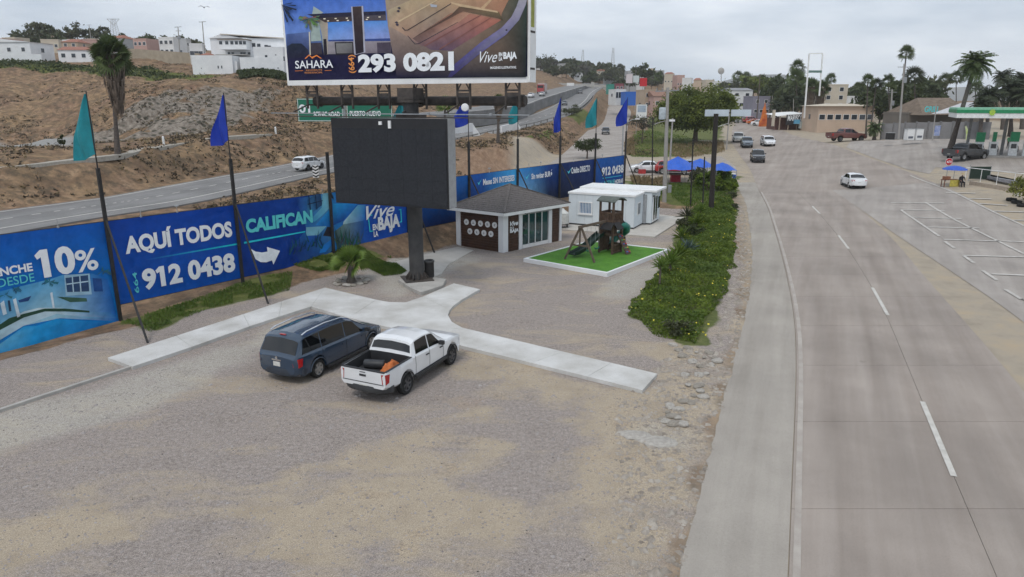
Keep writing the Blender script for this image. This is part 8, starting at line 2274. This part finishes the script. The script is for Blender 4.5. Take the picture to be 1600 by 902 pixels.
for lb, bp2, tp2, r_, arms in (('concrete utility pole in front of the grey wall left of the ice freezers', (1404, 219), (1413, 100), .17, 1), ('shorter concrete pole at the left end of the grey wall', (1390, 212), (1394, 140), .2, 1), ('thin white pole in front of the grey wall by the poster', (1457, 220), (1463, 163), .09, 0), ('dark wooden pole beyond the white two storey building', (1182, 190), (1188, 116), .2, 0),
        ('leaning lamp pole over the seafood shack', (1239, 198), (1240, 155), .12, 0), ('thin grey pole left of the dark feather palms', (1204, 190), (1207, 150), .12, 0)):
 rt, b, t = pole('utility_pole', lb, bp2, tp2, r_, r_ * .7, PCON if 'wooden' not in lb else BARK, 'utility pole')
 if arms:
  m_ = MB(); c = t - b - Vector((0, 0, .5)); m_.bar(c + Vector((-1, 0, 0)), c + Vector((1, 0, 0)), .1); m_.build('crossarm', GREYM, rt); m_ = MB(); m_.box(c + Vector((.4, 0, -2.0)), (.5, .5, .9)); m_.build('transformer', GREYM, rt)
for lb, bp2, tp2, Y in (('utility pole with double crossarm left of the villa', (281, 88), (278, 42), 190), ('taller utility pole touching the left side of the villa', (320, 84), (316, 34), 185), ('slanted utility pole on the far left hillside', (143, 70), (139, 39), 300)):
 a, t = AT(*bp2, Y), AT(*tp2, Y); rt = empty('utility_pole', a, 0, lb, 'utility pole', 'utility poles on the left hill'); m_ = MB(); m_.path([(0, 0, -1), t - a], [.16, .11], 8); m_.build('shaft', PCON, rt)
 m_ = MB(); c = t - a; m_.bar(c + Vector((-.9, 0, -.1)), c + Vector((.9, 0, .0)), .12)
 if 'double' in lb: m_.bar(c + Vector((-.7, 0, -1.0)), c + Vector((.7, 0, -1.0)), .12); m_.box(c + Vector((0, 0, -2.6)), (.6, .6, .8))
 m_.build('crossarm', GREYM, rt)
def lattice(name, label, px, pyt, pyb, Y, w, mat):
 a, t = AT(px, pyb, Y), AT(px, pyt, Y); H_ = t.z - a.z; rt = empty(name, a, 0, label, 'tower'); m_ = MB()
 cs = [(-1, -1), (1, -1), (1, 1), (-1, 1)]; n = 9
 for x, y_ in cs: m_.bar((x * w, y_ * w, 0), (x * w * .35, y_ * w * .35, H_), .22)
 for k in range(n):
  f0, f1 = 1 - .65 * k / n, 1 - .65 * (k + 1) / n; z0, z1 = H_ * k / n, H_ * (k + 1) / n
  for i in range(4):
   p, q = cs[i], cs[(i + 1) % 4]; m_.bar((p[0] * w * f0, p[1] * w * f0, z0), (q[0] * w * f1, q[1] * w * f1, z1), .13)
 m_.build('lattice', mat, rt); return rt, H_
TW = M('tower_grey', (.40, .41, .42))
rt, H_ = lattice('transmission_tower', 'hazy grey electricity pylon on the far left skyline', 181, 30, 62, 620, 3.2, TW); m_ = MB(); m_.bar((-5.2, 0, H_), (5.2, 0, H_), .4); m_.bar((-5, 0, H_), (0, 0, H_ - 5), .3); m_.bar((5, 0, H_), (0, 0, H_ - 5), .3); m_.build('crossarm', TW, rt)
rt, H_ = lattice('radio_mast', 'left of two slim radio masts above the far town', 910, 78, 112, 660, 1.6, TW); rt, H_ = lattice('radio_mast', 'right of two slim radio masts above the far town', 957, 75, 112, 660, 1.6, TW)
a = AT(1127, 138, 430); t = AT(1127, 111, 430); rt = empty('round_tank', a, 0, 'pale round dish on a mast above the skyline palms', 'dish'); m_ = MB(); m_.path([(0, 0, -2), t - a], [.3, .25], 8); m_.build('mast', TW, rt); m_ = MB(); m_.lathe([(0, -.3), (1.2, -.15), (1.9, .3), (1.9, .36), (1.2, -.05), (0, -.2)], 20, 'y', t - a); m_.build('dish', M('dish_grey', (.40, .38, .36)), rt)
# overhead gantry / footbridge
Y = 400; rt = empty('footbridge', AT(900, 140, Y), 0, 'pale concrete footbridge crossing the highway in the distance', 'bridge'); o = rt.location
m_ = MB(); m_.bar(AT(857, 131, Y) - o, AT(968, 136, Y) - o, 1.6, 1.3); m_.build('deck', CONCM, rt)
for px in (857, 875, 926, 945): m_ = MB(); c = AT(px, 133, Y) - o; m_.b2(c.x - .8, c.x + .8, -.6, .6, c.z - 9, c.z + 1.5 if px in (857, 926) else c.z); m_.build('pier', CONCM, rt)
m_ = MB(); c = AT(891, 134, Y) - o; m_.b2(c.x - 2, c.x + 2, -1.2, -1.0, c.z - 1.4, c.z + 1.4); m_.build('bridge_sign', WHITEM, rt)
board('red_sign', 'red square sign on a pole above the far shops', 999.5, 1011, 122, 135, 250, M('sign_red', (.52, .02, .03)), .5, 1)
rt, a, b = board('white_sign', 'tall white billboard with red print left of the red sign', 978, 988.5, 116, 130, 290, M('white_sign_face', (.62, .55, .56), var=.1), .5, 1); rt, a, b = board('white_sign', 'second white billboard panel between the white one and the red sign', 989, 998.5, 118.5, 129, 292, M('white_sign_face2', (.55, .60, .60), var=.1), .5, 1)
rt, a, b = board('signboard', 'white framed signboard with a blue picture beside the bare tree', 994, 1011, 163.5, 184, 165, WHITEM, .4, 2); m_ = MB(); c = Vector((0, -.22, (a.z + b.z) / 2 + .5 - rt.location.z)); m_.box(c, ((b.x - a.x) * .8, .03, (b.z - a.z) * .5)); m_.build('picture', M('sign_picture', (.25, .33, .45), col2=(.45, .5, .55), scale=1), rt)
# green direction sign over the highway: one central post
Y = 88; a, b = AT(467, 190, Y), AT(611, 184, Y); g0 = AT(563, 240, Y)
ds = empty('direction_sign', (g0.x, Y, h(g0.x, Y)), 0, 'green overhead road sign reading SCENIC ROAD and PUERTO NUEVO', 'road sign'); o = ds.location
SG = M('sign_green', (.008, .145, .085), rough=.45, var=.06)
for x0, x1, txt, tx0, tx1, ty0, ty1 in ((466.5, 535, 'SCENIC ROAD', 490.5, 531, 182.5, 174.5), (542.5, 612, 'PUERTO NUEVO', 547, 595, 181.5, 173.5)):
 p0, p1 = AT(x0, 190 if x0 < 500 else 186, Y), AT(x1, 154 if x0 < 500 else 152, Y)
 m_ = MB(); m_.b2(p0.x - o.x, p1.x - o.x, -.06, .06, p0.z - o.z, p1.z - o.z); pn = m_.build('sign_panel', SG, ds)
 m_ = MB(); e = .05
 for q in ((p0.x, p1.x, p0.z + .06, p0.z + .06 + e), (p0.x, p1.x, p1.z - .06 - e, p1.z - .06), (p0.x + .06, p0.x + .06 + e, p0.z + .12, p1.z - .12), (p1.x - .06 - e, p1.x - .06, p0.z + .12, p1.z - .12)): m_.b2(q[0] - o.x, q[1] - o.x, -.075, -.062, q[2] - o.z, q[3] - o.z)
 m_.build('border_line', LETW, pn)
 t0, t1 = AT(tx0, ty0, Y), AT(tx1, ty1, Y); lettering(txt, t0 - o - Vector((0, .08, 0)), (1, 0, 0), (0, 0, 1), t1.x - t0.x, t1.z - t0.z, LETW, pn, .03)
t0 = AT(468, 176.5, Y); lettering('01', t0 - o - Vector((0, .08, 0)), (1, 0, 0), (0, 0, 1), 1.35, 1.0, LETW, pn, .03)
m_ = MB(); m_.tube((AT(538, 200, Y).x - o.x, .25, -.3), (AT(538, 200, Y).x - o.x, .25, AT(538, 150, Y).z - o.z), .28, n=12); m_.bar(AT(470, 172, Y) - o + Vector((0, .2, 0)), AT(608, 169, Y) - o + Vector((0, .2, 0)), .18); m_.build('post', GALV, ds)
# chevron marker, white posts
p = T(494, 279); cm = empty('chevron_marker', p, 0, 'black and white chevron marker post beside the highway', 'road marker'); k_ = p.y / 1128
w_, ht = 9.5 * k_, 19.5 * k_
m_ = MB(); m_.b2(-w_ / 2, w_ / 2, -.03, .03, .1, .1 + ht); m_.build('plate', WHITEM, cm); m_ = MB(); m_.tube((0, .08, -.3), (0, .08, 1.2), .05); m_.build('post', GALV, cm)
for k in range(4):
 z = .12 + ht * k / 4; s = ht / 8; m_ = MB(); m_.add([(-w_ / 2, -.04, z + s), (0, -.04, z), (w_ / 2, -.04, z + s), (w_ / 2, -.04, z + 2 * s), (0, -.04, z + s), (-w_ / 2, -.04, z + 2 * s)], [(0, 1, 4, 5), (1, 2, 3, 4)]); m_.build('chevron', BLACKM, cm)
for i, (x, y_) in enumerate(((256, 226), (431, 209))):
 m_ = MB(); m_.lathe([(.14, -.2), (.14, .9), (.05, 1.0), (0, 1.0)], 8); o_ = m_.build('marker_post', WHITEM, None, loc=T(x, y_)); tag(o_, 'short white marker post on the bench, ' + ('below the boulder knoll' if i == 0 else 'near the dirt slope'), 'post')
# guardrail along the lower highway
sel = [(p, HWYs[i + 1]) for i, p in enumerate(HWYs[:-1]) if 118 < p.y < 300]
gr_ = empty('guardrail', sel[0][0], 0, 'steel guardrail on posts along the outer edge of the lower highway', 'guardrail'); o = gr_.location
m_ = MB(); k = 0
for p, q in sel:
 d = (q - p); L = d.length; d2 = Vector((d.x, d.y, 0)).normalized(); s = Vector((d2.y, -d2.x, 0)) * 5.5
 m_.bar(p + s - o + Vector((0, 0, .62)), q + s - o + Vector((0, 0, .62)), .06, .3)
m_.build('rail_beam', GALV, gr_)
for p, q in sel:
 n_ = max(1, int((q - p).length / 3.0)); d2 = (q - p); d2.z = 0; d2.normalize(); s = Vector((d2.y, -d2.x, 0)) * 5.5
 for j in range(n_): c = p.lerp(q, j / n_) + s - o; m_ = MB(); m_.b2(c.x - .1, c.x + .1, c.y - .1, c.y + .1, c.z - .3, c.z + .75); m_.build('post', M('rail_post', (.10, .09, .08)), gr_)
for i, (x0, y0_, x1, y1_) in enumerate(((706, 203, 738, 199), (783, 203, 808, 197))):
 Y = 128 + i * 16; a, b = AT(x0, y0_, Y), AT(x1, y1_, Y + 6)
 m_ = MB(); m_.bar(a, b, .35, 1.5); m_.add([(b.x, b.y - .17, b.z + .75), (b.x + 1.6, b.y - .17, b.z - 1.6), (b.x + .1, b.y - .17, b.z - 1.6), (b.x, b.y + .17, b.z + .75), (b.x + 1.6, b.y + .17, b.z - 1.6), (b.x + .1, b.y + .17, b.z - 1.6)], [(0, 2, 1), (3, 4, 5), (0, 1, 4, 3)]); o_ = m_.build('bridge_parapet', WSTUC); tag(o_, 'white concrete bridge parapet on the highway, ' + ('right beside the black screen' if i == 0 else 'below the right end of the billboard pipe'), 'parapet')
# blue tents and market things
BT = M('blue_tarp', (.018, .10, .50), rough=.55, var=.12, scale=1)
def tent(label, px0, px1, pytop, pyeave, Y, d):
 a, b = AT(px0, pyeave, Y), AT(px1, pyeave, Y); zt = AT((px0 + px1) / 2, pytop, Y + d / 2).z; g_ = h((a.x + b.x) / 2, Y); rt = empty('tarp_tent', ((a.x + b.x) / 2, Y, g_), 0, label, 'tent', 'blue tents'); o = rt.location; w = (b.x - a.x) / 2; ez = a.z - g_
 n = 8; vs = []
 for j in range(5):
  for i in range(n + 1):
   u, v = i / n * 2 - 1, j / 4; zz = ez + (zt - g_ - ez) * (1 - abs(v * 2 - 1)) * (1 - .7 * abs(u)) * 1.5 - .05 * math.cos(u * 5); vs.append((u * w, v * d, zz))
 m_ = MB(); m_.add(vs, [(j * (n + 1) + i, j * (n + 1) + i + 1, (j + 1) * (n + 1) + i + 1, (j + 1) * (n + 1) + i) for j in range(4) for i in range(n)]); m_.build('tarpaulin', BT, rt)
 for x in (-w, w):
  for y_ in (.05, d - .05): m_ = MB(); m_.tube((x * .96, y_, 0), (x * .96, y_, ez + .1), .03, n=6); m_.build('tent_pole', GALV, rt)
tent('large blue tarpaulin tent over the parked red car', 1044, 1090, 250, 266, 80, 5.5); tent('second blue tarpaulin joined right of the large tent', 1086, 1118, 251, 262, 84, 5); tent('small blue tarpaulin tent right of the thick black post', 1119, 1152, 257, 267, 74, 3.5)
for lb, x, y_, s, c in (('red crate stack left of the blue tent by the white sedan', 1003, 272, (.9, .6, .5), (.36, .03, .03)), ('red cooler box under the left edge of the blue tent', 1055, 284, (1.1, .7, .7), (.36, .02, .04)), ('small red box among the bushes under the tents', 1096, 283, (.6, .6, .9), (.45, .02, .03)), ('blue cooler box at the road edge by the small tent', 1143, 279, (.8, .6, .5), (.03, .09, .42))):
 p = T(x, y_); rt = empty('market_box', p, random.uniform(-.2, .2), lb, 'box'); m_ = MB(); m_.box((0, 0, s[2] / 2), s); m_.build('box_body', M('box_' + lb[:10], c, rough=.5), rt); m_ = MB(); m_.box((0, 0, s[2] + .04), (s[0] * 1.04, s[1] * 1.04, .08)); m_.build('lid', WHITEM if 'blue' in lb[:5] else M('box_lid', (.3, .04, .04)), rt)
p = T(1136, 290); rt = empty('fruit_cart', p, .1, 'green and orange fruit cart below the small blue tent', 'cart')
m_ = MB(); m_.b2(-.6, .6, -.35, .35, .3, .75); m_.build('cart_body', M('cart_green', (.05, .30, .12)), rt)
for k in range(8): m_ = MB(); m_.lathe([(0, -.09), (.08, -.05), (.10, 0), (.08, .06), (0, .09)], 8, 'z', (-.5 + .14 * k, -.1 + .12 * (k % 3), .84)); m_.build('fruit', M('fruit_%d' % (k % 2), ((.62, .25, .03), (.6, .5, .06))[k % 2]), rt)
m_ = MB(); m_.b2(-.5, .5, -.37, -.355, .35, .68); m_.build('front_sign', M('cart_sign', (.66, .50, .30)), rt)
# vendor corner at the right: stop sign, parasol, table, seated person
p = T(1478, 284); rt = empty('stop_sign', p, 0, 'red octagonal stop sign behind the blue parasol', 'stop sign'); k_ = p.y / 1128; zc_ = AT(1478, 253, p.y).z - p.z
m_ = MB(); m_.tube((0, .04, -.2), (0, .04, zc_ + .2), .035, n=8); m_.build('post', GALV, rt)
def octa(r, y_, mat, nm): m_ = MB(); m_.add([(r * math.cos(R(22.5 + 45 * k)), y_, zc_ + r * math.sin(R(22.5 + 45 * k))) for k in range(8)] + [(r * math.cos(R(22.5 + 45 * k)), y_ + .012, zc_ + r * math.sin(R(22.5 + 45 * k))) for k in range(8)], [tuple(range(8))[::-1], tuple(range(8, 16))] + [(k, (k + 1) % 8, 8 + (k + 1) % 8, 8 + k) for k in range(8)]); return m_.build(nm, mat, rt, fix=True)
octa(.40, 0, LETW, 'white_rim'); octa(.37, -.014, M('stop_red', (.46, .015, .02)), 'red_plate'); lettering('ALTO', (-.27, -.03, zc_ - .12), (1, 0, 0), (0, 0, 1), .54, .24, LETW, rt, .03)
p = T(1488, 290); rt = empty('parasol', p, 0, 'round blue parasol shading the vendor table', 'parasol'); zc_ = AT(1487, 265, p.y).z - p.z
m_ = MB(); m_.tube((0, 0, 0), (0, 0, zc_ + .35), .025, n=8); m_.build('pole', GALV, rt)
m_ = MB(); m_.lathe([(1.15, zc_ - .02), (1.12, zc_ + .05), (.8, zc_ + .22), (.4, zc_ + .34), (0, zc_ + .40)], 16); m_.build('canopy', M('parasol_blue', (.035, .10, .46), rough=.7), rt, smooth=50)
p = T(1484, 292); rt = empty('vendor_table', p, .1, 'brown wooden vendor table with a yellow cloth under the blue parasol', 'table')
m_ = MB(); m_.b2(-.9, .7, -.3, .3, .70, .75); m_.build('table_top', M('table_brown', (.16, .06, .035)), rt)
for x in (-.8, .6):
 for y_ in (-.22, .22): m_ = MB(); m_.b2(x - .03, x + .03, y_ - .03, y_ + .03, 0, .70); m_.build('leg', M('table_brown', (.1, .05, .03)), rt)
m_ = MB(); m_.b2(-.3, .72, -.34, -.31, .05, .72); m_.build('cloth_front', M('yellow_cloth', (.45, .38, .08), var=.3, scale=4), rt)
m_ = MB(); m_.b2(-.8, -.2, -.2, .2, .76, 1.05); m_.build('goods', M('goods_brown', (.22, .09, .05)), rt)
# green shade screen and pipe fence
p = T(1531, 282); a, b = AT(1513, 282, p.y), AT(1549, 262, p.y); rt = empty('shade_screen', (p.x, p.y, p.z), 0, 'dark green shade cloth panel in front of the grey pickup', 'screen'); m_ = MB(); m_.b2(a.x - p.x, b.x - p.x, -.02, .02, .15, b.z - p.z + .1); m_.build('shade_cloth', M('shade_green', (.018, .035, .025), rough=.9), rt)
m_ = MB(); m_.tube((a.x - p.x, 0, -.2), (a.x - p.x, 0, b.z - p.z + .3), .04, n=6); m_.tube((b.x - p.x, 0, -.2), (b.x - p.x, 0, b.z - p.z + .2), .04, n=6); m_.build('frame_post', GALV, rt)
fa, fb = T(1507, 284), T(1640, 304); rt = empty('pipe_fence', fa, 0, 'white pipe fence with wire mesh along the vacant plot at right', 'fence'); o = fa; zt1, zt2 = AT(1507, 262, fa.y).z - o.z, AT(1640, 277, fb.y).z - o.z
m_ = MB(); m_.tube((0, 0, zt1), Vector((fb.x - o.x, fb.y - o.y, zt2)), .035, n=6); m_.build('top_rail', WHITEM, rt)
for k in range(6): t = k / 5; c = (fb - fa) * t; m_ = MB(); m_.tube((c.x, c.y, c.z - .2), (c.x, c.y, zt1 + (zt2 - zt1) * t + .02), .03, n=6); m_.build('post', WHITEM, rt)
wa, wb = T(1512, 288), T(1592, 301); m_ = MB(); m_.bar(wa + Vector((0, -.4, .12)), wb + Vector((0, -.4, .12)), .25, .5); o_ = m_.build('low_wall', M('dusty_block', (.36, .30, .24), var=.15)); tag(o_, 'low dusty block wall below the white pipe fence', 'wall')
m_ = MB(); m_.prism([(fa.x + 2.4, fa.y + .6), (fb.x, fb.y + .6), (fb.x, fb.y + 7), (fa.x + 4.4, fa.y + 6)], h(fa.x + 4, fa.y) + .05, h(fa.x + 4, fa.y) + .35); o_ = m_.build('vacant_slab', M('slab_grey', (.25, .25, .27))); tag(o_, 'flat grey slab inside the white pipe fence', 'slab')
for i, (x, y_, r) in enumerate(((1580, 314, .42), (1588, 318, .40), (1597, 323, .42))):
 m_ = MB(); m_.lathe([(r * .5, -.12), (r * .9, -.13), (r, -.06), (r, .06), (r * .9, .13), (r * .5, .12)], 18, 'z', (0, 0, .13)); o_ = m_.build('old_tyre', TYRE, None, smooth=50, loc=T(x, y_)); tag(o_, ('left', 'middle', 'right')[i] + ' of three old black tyres under the hedge bush', 'tyre', 'old tyres under the hedge')
m_ = MB(); m_.lathe([(0, 0), (.16, 0), (.2, .45), (.17, .45), (.14, .05)], 14); o_ = m_.build('white_pot', WHITEM, None, loc=T(1589, 306) ); tag(o_, 'white plant pot in front of the hedge bush', 'pot')
# ---------------------------------------------------------------- people
def person(label, loc, rz, joints, radii, edges, skin_c, shirt, trousers, hat=None, ht=1.0):
 rt = empty('person', loc, rz, label, 'person')
 me_ = bpy.data.meshes.new('figure'); me_.from_pydata(joints, edges, [])
 o = bpy.data.objects.new('figure', me_); COL.objects.link(o)
 md = o.modifiers.new('Skin', 'SKIN'); md.use_smooth_shade = True
 sv = me_.skin_vertices[0].data if me_.skin_vertices else None
 if sv is None:
  bm = bmesh.new(); bm.from_mesh(me_); bm.verts.layers.skin.verify(); bm.to_mesh(me_); bm.free(); sv = me_.skin_vertices[0].data
 for i, r in enumerate(radii): sv[i].radius = r if isinstance(r, tuple) else (r, r)
 sv[0].use_root = True
 s2 = o.modifiers.new('Sub', 'SUBSURF'); s2.levels = 1; s2.render_levels = 1
 bpy.context.view_layer.update()
 m2 = bpy.data.meshes.new_from_object(o.evaluated_get(bpy.context.evaluated_depsgraph_get())); COL.objects.unlink(o); bpy.data.objects.remove(o)
 m2.name = 'body'; m2.materials.clear()
 for c in (skin_c, shirt, trousers): m2.materials.append(c)
 return rt, m2
SKIN = M('skin', (.28, .16, .11), rough=.6, var=.05); DKC = M('dark_clothes', (.018, .018, .022), rough=.9); HAT = M('straw_hat', (.42, .33, .20), rough=.9); HAIR = M('hair_dark', (.015, .012, .01)); WSH = M('white_shirt', (.55, .55, .56), rough=.9); GSH = M('green_shirt', (.05, .2, .1), rough=.9)
def fingers(j, e, r, wrist, dirv, side):
 d = Vector(dirv).normalized(); s = Vector(side).normalized(); w = Vector(j[wrist])
 j.append(tuple(w + d * .08)); r.append((.038, .02)); e.append((wrist, len(j) - 1)); palm_i = len(j) - 1
 for k, (off, L) in enumerate(((-.032, .065), (-.011, .075), (.011, .07), (.032, .055))):
  b = Vector(j[palm_i]) + s * off; j.append(tuple(b + d * L * .5)); r.append(.009); e.append((palm_i, len(j) - 1)); j.append(tuple(b + d * L - Vector((0, 0, .015)))); r.append(.008); e.append((len(j) - 2, len(j) - 1))
 j.append(tuple(w + d * .035 + s * -.05)); r.append(.01); e.append((wrist, len(j) - 1))
# seated, forearms on the thighs, facing -y
J = [(0, 0, .50), (0, .04, .72), (0, .03, .95), (0, .0, 1.07), (0, -.03, 1.20), (-.20, .02, .98), (-.26, -.06, .74), (-.18, -.28, .64), (.20, .02, .98), (.26, -.06, .74), (.18, -.28, .64), (-.10, -.02, .49), (-.14, -.44, .50), (-.14, -.46, .08), (-.14, -.60, .04), (.10, -.02, .49), (.14, -.44, .50), (.14, -.46, .08), (.14, -.60, .04)]
E_ = [(0, 1), (1, 2), (2, 3), (3, 4), (2, 5), (5, 6), (6, 7), (2, 8), (8, 9), (9, 10), (0, 11), (11, 12), (12, 13), (13, 14), (0, 15), (15, 16), (16, 17), (17, 18)]
RD = [(.15, .12), (.15, .11), (.13, .09), .05, (.085, .10), .06, .045, .032, .06, .045, .032, .09, .07, .05, .04, .09, .07, .05, .04]
fingers(J, E_, RD, 7, (.1, -1, -.3), (1, 0, 0)); fingers(J, E_, RD, 10, (-.1, -1, -.3), (-1, 0, 0))
p = T(1501, 292)
rt, m2 = person('person in dark clothes and a straw hat sitting beside the vendor table', p, -.2, J, RD, E_, SKIN, DKC, DKC)
for f in m2.polygons:
 z = f.center.z; f.material_index = 0 if (z > 1.06 or (z < .68 and f.center.y < -.26 and z > .56)) else 1
link_mesh('body', m2, None, rt)
m_ = MB(); m_.lathe([(.26, 1.26), (.24, 1.28), (.11, 1.28), (.10, 1.38), (0, 1.40)], 18, 'z', (0, -.03, 0)); m_.build('straw_hat', HAT, rt, smooth=50)
m_ = MB(); m_.lathe([(0, -.03), (.012, -.02), (.014, .01), (0, .02)], 8, 'y', (0, -.135, 1.19)); m_.build('nose', SKIN, rt)
st_ = MB(); st_.b2(-.2, .2, -.15, .2, .38, .42)
for x in (-.16, .16):
 for y_ in (-.11, .16): st_.b2(x - .02, x + .02, y_ - .02, y_ + .02, 0, .38)
o_ = st_.build('stool', M('stool_wood', (.14, .08, .05)), None, loc=p, rz=-.2); tag(o_, 'small wooden stool under the person with the straw hat', 'stool')
J = [(0, 0, .95), (0, .01, 1.18), (0, 0, 1.42), (0, 0, 1.54), (0, -.02, 1.66), (-.20, 0, 1.42), (-.25, .02, 1.14), (-.24, -.08, .90), (.20, 0, 1.42), (.25, .02, 1.14), (.24, -.08, .90), (-.10, 0, .92), (-.11, -.02, .5), (-.11, .02, .08), (-.11, -.12, .04), (.10, 0, .92), (.12, .02, .5), (.13, .06, .08), (.13, -.08, .04)]
E_ = [(0, 1), (1, 2), (2, 3), (3, 4), (2, 5), (5, 6), (6, 7), (2, 8), (8, 9), (9, 10), (0, 11), (11, 12), (12, 13), (13, 14), (0, 15), (15, 16), (16, 17), (17, 18)]
RD = [(.14, .10), (.14, .10), (.13, .09), .05, (.08, .10), .06, .042, .03, .06, .042, .03, .085, .065, .045, .035, .085, .065, .045, .035]
fingers(J, E_, RD, 7, (0, -.1, -1), (0, 1, 0)); fingers(J, E_, RD, 10, (0, -.1, -1), (0, 1, 0))
for x, y_, sh_, lb in ((1533, 231, WSH, 'station attendant in a pale shirt standing left of the pumps'), (1574, 233, GSH, 'station attendant in a green shirt standing between the pumps')):
 p = T(x, y_); p.z += .03
 rt, m2 = person(lb, p, random.uniform(-.5, .5), J, RD, E_, SKIN, sh_, DKC)
 for f in m2.polygons:
  z = f.center.z; f.material_index = 0 if (z > 1.52 or (abs(f.center.x) > .19 and z < 1.1)) else 2 if z < .95 else 1
 link_mesh('body', m2, None, rt)
 m_ = MB(); m_.lathe([(.10, 1.64), (.115, 1.70), (.09, 1.78), (0, 1.80)], 12, 'z', (0, .01, 0)); m_.build('hair', HAIR, rt, smooth=60)
# bird
p = AT(319, 12, 110); m_ = MB(); m_.path([(0, -.35, 0), (0, -.1, .03), (0, .2, 0), (0, .42, -.02)], [.02, .09, .07, .01], 8); rt = empty('bird', p, .6, 'dark bird flying in the sky above the villa', 'bird'); m_.build('body', DKC, rt, smooth=60)
m_ = MB(); m_.add([(0, -.12, .03), (-.45, -.05, .25), (-.9, .12, .05), (-.42, .12, .2), (0, .12, .03), (.45, -.05, .25), (.9, .12, .05), (.42, .12, .2)], [(0, 1, 3, 4), (1, 2, 3), (0, 4, 7, 5), (5, 7, 6)]); m_.build('wings', DKC, rt)
# far mountains
for nm, x0, x1, yt, Y, c in (('mountain', 1000, 1420, 112, 2300, (.10, .115, .12)), ('mountain_range', 1120, 1760, 128, 2700, (.10, .115, .12))):
 a, b = AT(x0, 160, Y), AT(x1, 160, Y); n = 40; m_ = MB(); vs_ = []
 for i in range(n + 1):
  t = i / n; env = math.sin(math.pi * t) ** .8; z = (AT(0, yt, Y).z) * env * (.75 + .35 * mnoise.noise((t * 3.2, Y * .001, 0)) + .1 * mnoise.noise((t * 11, 1, 0)))
  x = a.x + (b.x - a.x) * t; vs_ += [(x, Y - 500, -3), (x, Y - 150, z * .6), (x, Y, z), (x, Y + 500, -3)]
 m_.add(vs_, [(4 * i + k, 4 * i + 4 + k, 4 * i + 5 + k, 4 * i + 1 + k) for i in range(n) for k in range(3)]); tag(m_.build(nm, M('mountain_scrub', c, col2=(.16, .15, .13), scale=.01, coord='Position'), None, smooth=180), kind='structure')
# ---------------------------------------------------------------- sea-side haze: one even, pale volume round everything
hz = bpy.data.materials.new('haze_air'); hz.use_nodes = True
hn = hz.node_tree.nodes; hl = hz.node_tree.links
for n in list(hn): hn.remove(n)
ho = hn.new('ShaderNodeOutputMaterial'); hv = hn.new('ShaderNodeVolumePrincipled')
hv.inputs['Color'].default_value = (.96, .98, 1, 1); hv.inputs['Density'].default_value = .00016; hv.inputs['Anisotropy'].default_value = .1
hl.new(hv.outputs['Volume'], ho.inputs['Volume'])
m_ = MB(); m_.b2(-3100, 3100, -60, 3500, -12, 260)
hzo = m_.build('haze', hz); tag(hzo, kind='stuff')
